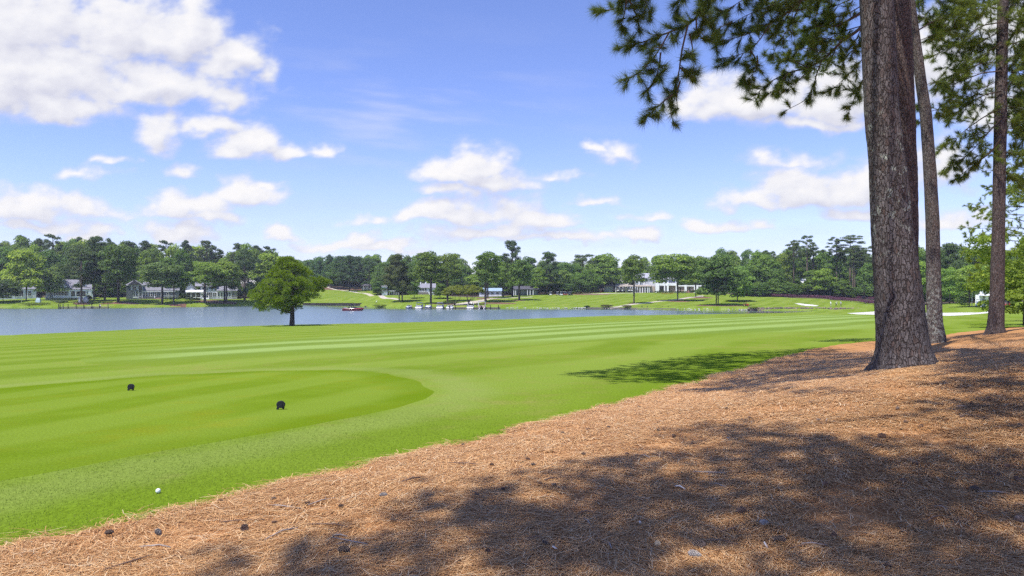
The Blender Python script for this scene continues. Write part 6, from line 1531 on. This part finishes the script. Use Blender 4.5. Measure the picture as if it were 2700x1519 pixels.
for px, py, rz, b_, lab in [(1452, 779.3, 88, CARTW, 'white roofed golf cart standing alone left of the others on the lawn'), (1471, 779.3, 80, CARTG, 'dark golf cart at the left end of the tight cluster'), (1480, 779.6, 95, CARTW, 'white golf cart in the middle of the tight cluster'), (1489, 779.2, 100, CARTR, 'dark red golf cart at the right end of the tight cluster'), (1504, 779.6, 60, CARTG, 'golf cart with driver right of the tight cluster')]:
    golf_cart(lab, ground(px, py), R(rz), b_, CARTW if b_ is not CARTG or px == 1471 else paint('grey_roof', (.4, .4, .42), .4))
golf_cart('blue and white golf cart parked on the slope at the right edge', stand(2589, 156), R(5), CARTB, CARTG, None)
golf_cart('red utility cart half hidden behind the right slim trunk', stand(2652, 158), R(30), CARTR, CARTR, None, False)
for i, zx in enumerate((585, 625, 665, 705, 800, 845, 935)):
    px = 1550 + zx / 7.36; o = golf_cart('golf cart parked in the shade of the clubhouse veranda', P(px, 700 + 500 / 7.36, 386), R(90 + 8 * (i % 3 - 1)), [CARTW, CARTG, CARTW, CARTG, CARTW, CARTW, CARTG][i], CARTW, 'golf carts under the veranda', False)
    o.location.z = max(Hs(o.location.x, 386), ch.location.z - .1)

# ---- people
SKIN = paint('skin', (.45, .27, .19), .6, .06); HAIR = paint('dark_hair', (.03, .022, .018), .7)
def skin_body(name, joints, bones, radii, mats, bone_mat, parent):
    """one continuous body grown round a skeleton; a face takes the material of the nearest bone"""
    names = list(joints); idx = {n: i for i, n in enumerate(names)}
    me = bpy.data.meshes.new(name); me.from_pydata([joints[n] for n in names], [(idx[a], idx[b]) for a, b in bones], [])
    o = bpy.data.objects.new(name, me); COL.objects.link(o)
    sk = o.modifiers.new('Skin', 'SKIN'); sk.use_smooth_shade = True
    sd = o.modifiers.new('Subsurf', 'SUBSURF'); sd.levels = 1; sd.render_levels = 1
    for n in names:
        v = me.skin_vertices[0].data[idx[n]]; r = radii[n]; v.radius = r if isinstance(r, tuple) else (r, r); v.use_root = (n == names[0])
    dgp = bpy.context.evaluated_depsgraph_get(); m2 = bpy.data.meshes.new_from_object(o.evaluated_get(dgp)); bpy.data.objects.remove(o)
    segs = [(Vector(joints[a]), Vector(joints[b]), bone_mat[(a, b)]) for a, b in bones]
    m2.materials.clear()
    for m in mats: m2.materials.append(m)
    for p in m2.polygons:
        best = 1e9; mi = 0
        for a, b, k in segs:
            d = b - a; t = max(0, min(1, (p.center - a).dot(d) / (d.length_squared + 1e-9))); q = (p.center - a - d * t).length
            if q < best: best = q; mi = k
        p.material_index = mi; p.use_smooth = True
    b = bpy.data.objects.new(name, m2); COL.objects.link(b); b.parent = parent; return b
def person(label, loc, rz, lean=0.0, shirt=(.8, .8, .8), pants=(.05, .05, .06), arms=((.25, -.15, -.5), (.25, .15, -.5)), sit=False, hat=None, cat='person', group=None, club=False):
    """faces +x; lean: how far the trunk bends forward (radians); arms: hand offsets from the shoulders"""
    t = empty('person', loc, rz, label, cat, group)
    hip = Vector((0, 0, .93)) if not sit else Vector((0, 0, .50))
    ax = Vector((math.sin(lean), 0, math.cos(lean))); fx = Vector((math.cos(lean), 0, -math.sin(lean)))
    J = {}; Rr = {}
    def j(n, p, r): J[n] = tuple(p); Rr[n] = r
    j('pelvis', hip, (.15, .12)); j('waist', hip + ax * .20, (.14, .11)); j('chest', hip + ax * .42, (.17, .12)); j('neck', hip + ax * .58, .055); 
    hd = ax * .6 + Vector((0, 0, .4)); hd.normalize(); hb = hip + ax * .58
    j('jaw', hb + hd * .09 + fx * .02, (.070, .075)); j('head', hb + hd * .19 + fx * .01, (.078, .092)); j('crown_top', hb + hd * .27, (.055, .06))
    B = [('pelvis', 'waist'), ('waist', 'chest'), ('chest', 'neck'), ('neck', 'jaw'), ('jaw', 'head'), ('head', 'crown_top')]; bm_ = {B[0]: 0, B[1]: 0, B[2]: 0, B[3]: 2, B[4]: 2, B[5]: 3}
    j('nose', hb + hd * .16 + fx * .105, .014); B.append(('head', 'nose')); bm_[B[-1]] = 2
    for s, a in ((-1, arms[0]), (1, arms[1])):
        S = 'l' if s > 0 else 'r'; sh = hip + ax * .50 + Vector((0, s * .19, 0)); hand = sh + Vector(a); el = (sh + hand) / 2 + Vector((-.05, s * .05, -.02)); d = (hand - el).normalized()
        j('sh' + S, sh, .058); j('el' + S, el, .042); j('wr' + S, hand, .028); j('pa' + S, hand + d * .06, (.036, .018))
        B += [('chest', 'sh' + S), ('sh' + S, 'el' + S), ('el' + S, 'wr' + S), ('wr' + S, 'pa' + S)]; bm_.update({B[-4]: 0, B[-3]: 0, B[-2]: 2, B[-1]: 2})
        side = d.cross(Vector((0, 0, 1))); side = side.normalized() if side.length > .1 else Vector((0, 1, 0))
        for q in range(4):
            tip = hand + d * (.135 - .008 * abs(q - 1.3)) + side * (q - 1.5) * .019 + Vector((0, 0, -.02)); j('f%d' % q + S, tip, .009); B.append(('pa' + S, 'f%d' % q + S)); bm_[B[-1]] = 2
        j('th' + S, hand + d * .06 + side * .05, .010); B.append(('wr' + S, 'th' + S)); bm_[B[-1]] = 2
        if not sit: kn = Vector((.06 + .10 * lean, s * .12, .50)); an = Vector((0, s * .13, .09)); to = Vector((.17, s * .14, .035)); 
        else: kn = Vector((.42, s * .13, .52)); an = Vector((.46, s * .13, .10)); to = Vector((.64, s * .14, .05))
        hp = hip + Vector((0, s * .095, -.04)); j('hp' + S, hp, .095); j('kn' + S, kn, .062); j('an' + S, an, .042); j('to' + S, to, (.04, .03))
        B += [('pelvis', 'hp' + S), ('hp' + S, 'kn' + S), ('kn' + S, 'an' + S), ('an' + S, 'to' + S)]; bm_.update({B[-4]: 1, B[-3]: 1, B[-2]: 1, B[-1]: 4})
    key = 'cloth_%d_%d_%d' % tuple(int(c * 99) for c in shirt); kp = 'cloth_%d_%d_%d' % tuple(int(c * 99) for c in pants)
    skin_body('body', J, B, Rr, [paint(key, shirt, .9), paint(kp, pants, .9), SKIN, HAIR, BLKP], bm_, t)
    if hat:
        m = MB(); c = Vector(J['head']) + hd * .04
        m.lathe([(.10, 0), (.10, .05), (.075, .10), (.02, .12)], 12, 0, tuple(c)); m.box(c.x + .05, c.x + .20, c.y - .07, c.y + .07, c.z, c.z + .015); m.build('cap', paint('cap_%d' % int(hat[0] * 99), hat, .8), t)
    if club:
        hnd = Vector(J['wrr']); m = MB(); m.tube([hnd + Vector((0, .04, .05)), (hnd.x + .25, 0, .03)], .012, 6); m.box(hnd.x + .20, hnd.x + .31, -.05, .05, 0, .04); m.build('golf_club', ALU, t)
    return t
ad = ((.36, .12, -.52), (.36, -.12, -.52))
person('golfer in white shirt bending over a ball on the bank by the cove', ground(991, 803), R(20), .75, (.82, .82, .80), (.04, .04, .05), ad, hat=(.8, .8, .8), club=True)
person('golfer in white at the left of the three on the right green', ground(2191, 808), R(100), .30, (.80, .80, .82), (.45, .45, .45), ((.2, .1, -.55), (.15, -.1, -.55)), hat=(.8, .8, .8), club=True, group='golfers on the right green')
person('golfer crouching over a putt in the middle of the three on the right green', ground(2204, 807.2), R(-80), .95, (.85, .85, .84), (.04, .04, .05), ad, hat=(.8, .8, .8), club=True, group='golfers on the right green')
person('golfer in pale top and dark trousers right of the three on the right green', ground(2217, 808), R(-120), .35, (.72, .73, .75), (.05, .05, .06), ((.2, .1, -.55), (.2, -.1, -.55)), hat=(.7, .7, .7), club=True, group='golfers on the right green')
person('person in blue shirt standing between the golf carts', ground(1495, 779.5), R(180), .08, (.10, .16, .42), (.12, .12, .14), ((.05, -.06, -.62), (.05, .06, -.62)))
person('driver in white shirt sitting in the golf cart at the right of the row', ground(1504, 779.6) + Vector((-.1, 0, .32)), R(60), .05, (.75, .75, .76), (.10, .10, .12), ((.35, .06, -.30), (.35, -.06, -.30)), True)
d_ = lake_pt(1257, 813.2); person('person in black standing on the dock between the two boats', (d_[0], d_[1] + 1.2, WZ + .35), R(-70), .1, (.02, .02, .025), (.03, .03, .04), ((.1, -.06, -.6), (.1, .06, -.6)), hat=(.03, .03, .03))
d_ = lake_pt(262, 811.4); person('person in white shirt sitting on the end of the left dock', (d_[0], d_[1] + .7, WZ + .0), R(-95), .15, (.8, .8, .8), (.08, .09, .2), ((.3, .05, -.3), (.3, -.05, -.3)), True)
# ---- riding mower with its driver by the right green
def mower():
    g = ground(1967, 808); t = empty('riding_mower', g, R(-15), 'dark red riding mower under the trees left of the right green', 'mower')
    m = MB(); m.prism([(-.9, .45), (.9, .40), (.95, .85), (.25, .95), (.15, .55), (-.35, .55), (-.45, .85), (-.9, .80)], -.42, .42); m.build('body', CARTR, t)
    m = MB(); m.prism([(-.42, .60), (.0, .60), (.0, .72), (-.36, .73), (-.42, 1.10), (-.50, 1.08)], -.26, .26); m.build('seat', BLKP, t)
    MB().box(-.55, .55, -.75, .75, .12, .34).build('mower_deck', CARTG, t)
    for x, r in ((-.62, .36), (.72, .24)):
        for s in (1, -1): w = MB(); w.tube([(x, s * .62 - .12, r), (x, s * .62 + .12, r)], r, 14); wo = w.build('wheel', RUB, t); k = MB(); k.tube([(x, s * .62 - .13, r), (x, s * .62 + .13, r)], r * .5, 10); k.build('rim', paint('yellow_rim', (.6, .45, .05), .5), wo)
    m = MB()
    for s in (1, -1): m.tube([(-.7, s * .40, .8), (-.72, s * .40, 1.75)], .03, 6)
    m.tube([(-.72, -.40, 1.75), (-.72, .40, 1.75)], .03, 6); m.build('roll_bar', BLKP, t)
    person('driver in dark clothes sitting on the red riding mower', g + Vector((-.1, .02, .26)), R(-15), .1, (.06, .05, .05), (.05, .05, .06), ((.35, .1, -.25), (.35, -.1, -.25)), True, hat=(.35, .1, .08))
mower()

# ---- posts, lamps, umbrellas and ornaments of the banks
WPOST = paint('white_post', (.75, .75, .74), .5, .05)
def lamp_post(label, px, Y, zt_py, group=None):
    g = stand(px, Y); h = (CY - zt_py) * Y / F - g.z; t = empty('lamp_post', g, 0, label, 'lamp post', group)
    MB().lathe([(.16, 0), (.13, .3), (.09, .5), (.075, h - .6)], 10).build('pole', WPOST, t); m = MB(); m.box(-.75, .75, -.05, .05, h - .6, h - .5); m.build('arm', WPOST, t)
    for s in (-.7, 0, .7): MB().lathe([(.08, h - .5), (.20, h - .35), (.20, h - .12), (.06, h)], 10, 0, (s, 0, 0)).build('lantern', paint('lantern_glass', (.6, .6, .62), .2), t)
lamp_post('white three-headed lamp post by the patio left of the clubhouse', 1523, 352, 744)
def post(label, px, Y, zt_py, r=.09, name='white_post', cap=True):
    g = stand(px, Y); h = (CY - zt_py) * Y / F - g.z; m = MB(); m.lathe([(r, -.2), (r, h - .25), (r * 1.5, h - .2), (r * 1.5, h - .08), (r * .3, h)], 10)
    return tag(m.build(name, WPOST, None, g), label, 'post')
post('white post on the lawn before the cart shed of the clubhouse', 1650.5, 352, 755, .14)
post('white pole at the water edge left of the pale blue ornament', 56.5, 276, 780, .13)
post('thin white pole at the right end of the left bank', 363, 286, 783, .06)
post('pale pole in front of the right wood near the white corner house', 2563, 190, 767, .09)
for i, (px, c) in enumerate([(1530, (.75, .75, .72)), (1542, (.75, .6, .15)), (1548, (.75, .62, .2)), (1558, (.78, .78, .75)), (1567, (.75, .75, .70)), (1571, (.70, .58, .15))]):
    g = stand(px, 366); t = empty('patio_umbrella', g + Vector((0, 0, .3)), 0, ['leftmost folded white patio umbrella left of the clubhouse', 'folded yellow patio umbrella, left one of the yellow pair', 'folded yellow patio umbrella, right one of the yellow pair', 'folded white patio umbrella right of the yellow pair', 'fifth folded patio umbrella, off white, near the cart barn', 'last folded patio umbrella, yellow, at the cart barn'][i], 'umbrella', 'folded umbrellas on the patio')
    MB().lathe([(.03, 0), (.03, 2.9)], 8).build('pole', ALU, t); MB().lathe([(.10, 1.1), (.24, 1.3), (.16, 2.2), (.03, 2.85)], 10).build('canopy', paint('canvas_%d' % i, c, .9), t); MB().lathe([(.32, -.3), (.32, -.2), (.06, -.12)], 12).build('base', BLKP, t)
g = ground(101, 800); m = MB(); k = g.y / F * 6; m.loft([[(-1.0 * k, -.4, 0), (1.0 * k, -.4, 0), (1.0 * k, .4, 0), (-1.0 * k, .4, 0)], [(-.95 * k, -.35, 1.3), (.95 * k, -.35, 1.3), (.95 * k, .35, 1.3), (-.95 * k, .35, 1.3)], [(-.5 * k, -.2, 2.3), (.75 * k, -.2, 2.1), (.75 * k, .2, 2.1), (-.5 * k, .2, 2.3)]], smooth=False)
tag(m.build('garden_shrine', paint('pale_blue_stone', (.45, .55, .58), .7), None, g), 'pale blue upright stone ornament on the left bank lawn', 'ornament')
rg_ = np.random.default_rng(3)
for px, w_, h_, lab in ((211, 8, 15, 'tall white boulder beside the leaning dark pine'), (226, 15, 15, 'broad white boulder right of the tall one by the cone-shaped bush')):
    g = ground(px, 797.5); s = g.y / F; m = MB(); m.ellip((0, 0, h_ * s * .42), (w_ * s * .5, w_ * s * .4, h_ * s * .55), 10, 8)
    m.v = [tuple(np.array(v) * (1 + .12 * rg_.normal())) for v in m.v]; tag(m.build('boulder', paint('white_rock', (.62, .60, .60), .9, .2, 1), None, g), lab, 'boulder', 'white boulders of the left bank')
# brick steps of the clubhouse with handrails
g = stand(1815, 372); st = empty('garden_steps', g, 0, 'brick steps with pale handrail leading down to the lawn', 'steps'); stairs(st, -1.6, 1.6, 0, 1.0, 6, BRKR)
for s in (-1.7, 1.7): m = MB(); m.tube([(s, .2, 0), (s, .2, 1.9), (s, -2.1, 1.0), (s, -2.1, -.4)], .06, 6); m.build('handrail', TAN, st)

# ================================================================== on the tee and on the straw
BLK = paint('black_marker', (.012, .011, .011), .45, .2, 30)
def tee_marker(label, px, py, tilt):
    g = ground(px, py); t = empty('tee_marker', g, R(8), label, 'tee marker', 'black tee markers')
    w = .072; pts = []
    for k in range(15):
        a = math.radians(-38 + 256 * k / 14); pts.append((w * math.cos(a) * 1.0, .082 + w * .92 * math.sin(a)))
    pts = [(w * .62, 0), (w * .92, .004)][::-1] + pts + [(-w * .92, .004), (-w * .42, 0), (-w * .30, .026), (w * .24, .026)]
    m = MB(); n = len(pts); y0 = .020
    rings = [[(x * q, y, .065 + (z - .065) * q) for x, z in pts] for q, y in ((.90, -y0), (1.0, -y0 * .6), (1.0, y0 * .6), (.90, y0))]
    m.loft(rings, smooth=False); o = m.build('plate', BLK, t); o.rotation_euler = (R(tilt), R(5), 0)
    m = MB(); m.tube([(w * .6, 0, .02), (w * .6, 0, -.06)], .006, 6); m.tube([(-w * .6, 0, .02), (-w * .6, 0, -.06)], .006, 6); m.build('spike', ALU, t)
tee_marker('black rounded tee marker farther left on the tee', 344, 1030, -8); tee_marker('black rounded tee marker nearer the rough, right of the other', 739, 1080, -8)
g = ground(417, 1301); bm = MB(); bm.ellip((0, 0, .020), (.0213, .0213, .0213), 14, 10); tag(bm.build('golf_ball', paint('ball_white', (.80, .80, .78), .35, .03), None, g + Vector((0, 0, .002))), 'white golf ball lying in the rough grass at the lower left', 'golf ball')
def cone_mesh(seed, open_=.5, col=((.13, .09, .07), (.34, .26, .20))):
    rg = np.random.default_rng(seed); m = MB()
    prof = [(.006, -.048), (.020, -.040), (.027, -.020), (.027, .0), (.022, .022), (.012, .042), (.004, .050)]
    vs = [(z, r * .75 * math.cos(a), r * .75 * math.sin(a)) for r, z in prof for a in np.linspace(0, 2 * math.pi, 10, endpoint=False)]
    m.add(vs, [(i * 10 + k, i * 10 + (k + 1) % 10, (i + 1) * 10 + (k + 1) % 10, (i + 1) * 10 + k) for i in range(6) for k in range(10)], 0, True)
    for i in range(96):
        u = (i + .5) / 96; z = -.046 + .092 * u; a = i * 2.39996; r = float(np.interp(z, [q[1] for q in prof], [q[0] for q in prof])); o_ = open_ * rg.uniform(.7, 1.2)
        d = Vector((0, math.cos(a), math.sin(a))); s = Vector((0, -math.sin(a), math.cos(a))); ax = Vector((1, 0, 0))
        b = ax * z + d * r * .6; tip = b + d * (r * .5 + .010 * o_) + ax * (.013 - .006 * o_); w_ = .0075
        m.add([b - s * w_, b + s * w_, tip + s * w_ * .8, tip + d * .003 - ax * .002, tip - s * w_ * .8], [(0, 1, 2, 3, 4)], 1 if rg.uniform() < .55 else 0)
        m.add([tip + s * w_ * .7 + d * .001, tip - s * w_ * .7 + d * .001, tip - ax * .005 + d * .002], [(0, 1, 2)], 2)
    me = bpy.data.meshes.new('pine_cone'); me.from_pydata(m.v, [], m.f)
    for p, k in zip(me.polygons, m.m): p.material_index = k
    for nm, c in (('cone_dark%d' % seed, col[0]), ('cone_brown%d' % seed, tuple((a + b) / 2 for a, b in zip(*col))), ('cone_tip%d' % seed, col[1])): me.materials.append(paint(nm, c, .85, .2, 40))
    return me
CONES = [cone_mesh(1, .5), cone_mesh(2, 1.2, ((.12, .075, .055), (.30, .20, .15))), cone_mesh(3, .3, ((.24, .21, .19), (.52, .48, .44))), cone_mesh(4, .8, ((.17, .095, .065), (.38, .24, .16)))]
def cone(px, py, kind, size, label, group, seed):
    rg = np.random.default_rng(seed); g = ground(px, py); o = bpy.data.objects.new('pine_cone', CONES[kind]); COL.objects.link(o); k = size
    k = k * (.66 if group is None else .50); o.scale = (k, k, k); o.location = g + Vector((0, 0, .038 + .018 * k)); o.rotation_euler = (rg.uniform(0, 6), rg.uniform(-.25, .25), rg.choice([0, math.pi]) + rg.normal(0, .45)); return tag(o, label, 'pine cone', group)
A4 = lambda x, y: (x / 1.908, 1050 + y / 1.908); A5 = lambda x, y: (1350 + x / 1.908, 1050 + y / 1.908)
named = [(A4(547, 709), 0, .9, 'dark pine cone at the lower left near the grass edge'), (A4(795, 706), 2, .95, 'pale grey pine cone right of the dark one near the grass edge'), (A4(1230, 690), 1, 1.0, 'broken open reddish pine cone in the sunlit straw at the lower left'),
         (A4(1725, 803), 0, 1.25, 'large dark pine cone in the shade edge at the bottom'), (A4(1930, 516), 2, .95, 'bleached whitish pine cone in the sunlit straw near the shade'), (A5(1265, 662), 2, 1.05, 'silver grey pine cone in the shade above the lower pair'),
         (A5(1350, 748), 0, 1.2, 'dark pine cone right of the lower pair in the shade'), (A5(945, 778), 0, 1.3, 'upper one of the two big pine cones at the bottom'), (A5(915, 826), 2, 1.25, 'lower greyer one of the two big pine cones at the bottom'),
         (A5(1155, 602), 1, 1.1, 'dark open pine cone left of the silver grey one'), (A5(1862, 218), 3, 1.2, 'reddish pine cone alone at the right in the upper shade'), (A5(2330, 488), 0, 1.1, 'dark pine cone beside a tan bark chip at the right'), (A5(2555, 646), 0, 1.2, 'pine cone cut by the right edge of the picture')]
for i, (p, k, s, lab) in enumerate(named): cone(*p, k, s, lab, None, i)
for i, (x, y) in enumerate([(1380, 655), (1548, 556), (2170, 518), (2400, 515), (2530, 487), (2480, 553), (1980, 645), (2455, 806), (1108, 543), (2475, 360), (2330, 253), (1375, 533), (1715, 572)]): cone(*A4(x, y), [3, 1, 0, 0, 1, 0, 0, 1][i % 8], .85, 'small brown pine cone among many scattered over the middle straw', 'small pine cones', 40 + i)
for i, (x, y) in enumerate([(80, 331), (108, 358), (485, 166), (380, 176), (255, 193), (360, 305), (577, 306), (735, 183), (815, 212), (1195, 118), (1540, 130), (1980, 141), (2057, 164), (1940, 71), (2265, 115), (2400, 18), (2555, 158), (2310, 48), (140, 456), (210, 464), (1560, 290), (1575, 459), (1965, 440), (2030, 356), (2490, 369), (2450, 415), (2540, 434), (1620, 722), (165, 762), (1890, 880), (1500, 40), (640, 60), (1080, 70)]): cone(*A5(x, y), [3, 0, 1, 3, 0, 1][i % 6], .95, 'small brown pine cone among many scattered over the middle straw', 'small pine cones', 80 + i)
CHIP = paint('bark_chip', (.50, .36, .20), .8, .2, 30); CHIPW = paint('pale_chip', (.62, .56, .50), .8, .15, 30); STICK = paint('twig_bark', (.16, .10, .07), .9, .3, 20)
for i, (p, w_, l_, mt, lab) in enumerate([(A5(737, 775), .045, .060, CHIP, 'round tan bark scale standing in the shade at the bottom'), (A5(650, 660), .018, .035, CHIPW, 'tiny white chip in the shade'), (A5(1285, 778), .022, .05, CHIPW, 'pale upright chip left of the dark cone'), (A5(230, 788), .03, .055, CHIPW, 'grey bark chip at the bottom by a sunlit patch'),
                                          (A5(2285, 454), .035, .07, CHIP, 'tan bark chip beside the cone at the right'), (A5(2505, 424), .03, .08, CHIP, 'yellowish wood chip at the right edge shade'), (A5(20, 770), .03, .05, CHIP, 'tan bark flake in the sunlit patch at the bottom')]):
    g = ground(*p); m = MB(); n = 9; m.loft([[(w_ * .5 * math.cos(a) * q, h, l_ * .5 * math.sin(a) * q + l_ * .35) for a in np.linspace(0, 2 * math.pi, n, endpoint=False)] for h, q in ((-.004, .9), (0, 1.0), (.004, .9))], smooth=False)
    o = m.build('bark_chip', mt, None, g + Vector((0, 0, .035)), .6 * i); o.rotation_euler[0] = R(-55 + 12 * (i % 3)); tag(o, lab, 'bark chip')
for i, (a, b, lab) in enumerate([(A4(2020, 446), A4(2130, 422), 'thin fallen twig on the sunlit straw'), (A5(820, 470), A5(872, 486), 'short pale stick lying in the shade'), (A5(160, 440), A5(232, 428), 'dark twig at the upper edge of the shade'), (A5(340, 608), A5(408, 604), 'thick dark stick in the shade at the lower middle')]):
    p, q = ground(*a), ground(*b); m = MB(); m.tube([Vector((0, 0, 0)), (q - p) * .5 + Vector((0, .01, .012)), q - p], [.006, .007, .004], 6); tag(m.build('twig', STICK if i != 1 else CHIPW, None, p + Vector((0, 0, .045))), lab, 'twig')

rg_ = np.random.default_rng(12); nt_ = 0
while nt_ < 34:
    px, py = rg_.uniform(250, 2690), rg_.uniform(1010, 1510); p = ground(px, py)
    if poly_sd(np.array([p.x]), np.array([p.y]), STRAW)[0] < .4: continue
    a = rg_.uniform(0, 6.28); L = rg_.uniform(.10, .34); m = MB(); e = Vector((math.cos(a) * L, math.sin(a) * L, .004)); k = Vector((-math.sin(a), math.cos(a), 0)) * rg_.normal(0, .02)
    m.tube([(0, 0, 0), e * .4 + k + Vector((0, 0, .008)), e], [.0045, .005, .0025], 5)
    if L > .2: m.tube([e * .5 + k, e * .62 + k * 2.5 + Vector((-math.sin(a), math.cos(a), .15)) * .05], [.003, .0015], 4)
    tag(m.build('twig', [STICK, paint('grey_twig', (.30, .25, .22), .9, .3, 20)][nt_ % 2], None, p + Vector((0, 0, .042))), 'short thin twig among the many strewn over the pine straw', 'twig', 'twigs strewn over the pine straw'); nt_ += 1
# ================================================================== light, sky, camera
w = bpy.data.worlds.new("World"); scene.world = w; w.use_nodes = True
nt = w.node_tree; nt.nodes.clear()
sky = nt.nodes.new('ShaderNodeTexSky'); sky.sky_type = 'NISHITA'; sky.sun_disc = False
elev = math.asin(SUNDIR.z); sky.sun_elevation = elev; sky.sun_rotation = math.atan2(SUNDIR.x, SUNDIR.y)
sky.air_density = 1.0; sky.dust_density = 0.0; sky.ozone_density = 3.0; sky.altitude = 200
hs = nt.nodes.new('ShaderNodeMix'); hs.data_type = 'RGBA'; hs.blend_type = 'MULTIPLY'; hs.inputs[0].default_value = 1
hs.inputs[7].default_value = (.85, .80, 1.08, 1)
bg = nt.nodes.new('ShaderNodeBackground'); bg.inputs['Strength'].default_value = 0.125
ow = nt.nodes.new('ShaderNodeOutputWorld')
nt.links.new(sky.outputs[0], hs.inputs[6]); nt.links.new(hs.outputs[2], bg.inputs['Color']); nt.links.new(bg.outputs[0], ow.inputs['Surface'])
sl = bpy.data.lights.new('sun', 'SUN'); sl.energy = 3.8; sl.angle = R(.55); sl.color = (1.0, .965, .91)
so = bpy.data.objects.new('sun', sl); COL.objects.link(so)
so.rotation_euler = SUNDIR.to_track_quat('Z', 'Y').to_euler(); so.location = (0, 0, 60)
cam = bpy.data.cameras.new('camera'); cam.lens = 24.0; cam.sensor_width = 36.0; cam.clip_end = 12000; cam.clip_start = .05
co = bpy.data.objects.new('camera', cam); COL.objects.link(co); co.rotation_euler = (R(90), 0, 0); scene.camera = co
scene.render.resolution_x, scene.render.resolution_y = 1024, 576
vs = scene.view_settings; vs.view_transform = 'Standard'; vs.look = 'None'; vs.exposure = EXPO; vs.gamma = 1
scene.render.engine = 'CYCLES'
cy = scene.cycles; cy.max_bounces = 6; cy.transparent_max_bounces = 8; cy.use_adaptive_sampling = False
cy.use_denoising = False
cy.sample_clamp_indirect = 6

# ---- the summer haze over the lake
def haze():
    m = MB(); m.box(-640, 640, -640, 640, -11.5, 36)
    o = m.build('haze', [], None); t = bpy.data.materials.new('haze_air'); t.use_nodes = True; n = t.node_tree.nodes; n.clear()
    v = n.new('ShaderNodeVolumePrincipled'); v.inputs['Color'].default_value = (.86, .90, 1.0, 1); v.inputs['Density'].default_value = .00019; v.inputs['Anisotropy'].default_value = .2
    ou = n.new('ShaderNodeOutputMaterial'); t.node_tree.links.new(v.outputs[0], ou.inputs['Volume']); o.data.materials.append(t); tag(o, kind='stuff')
if HAZE: haze()
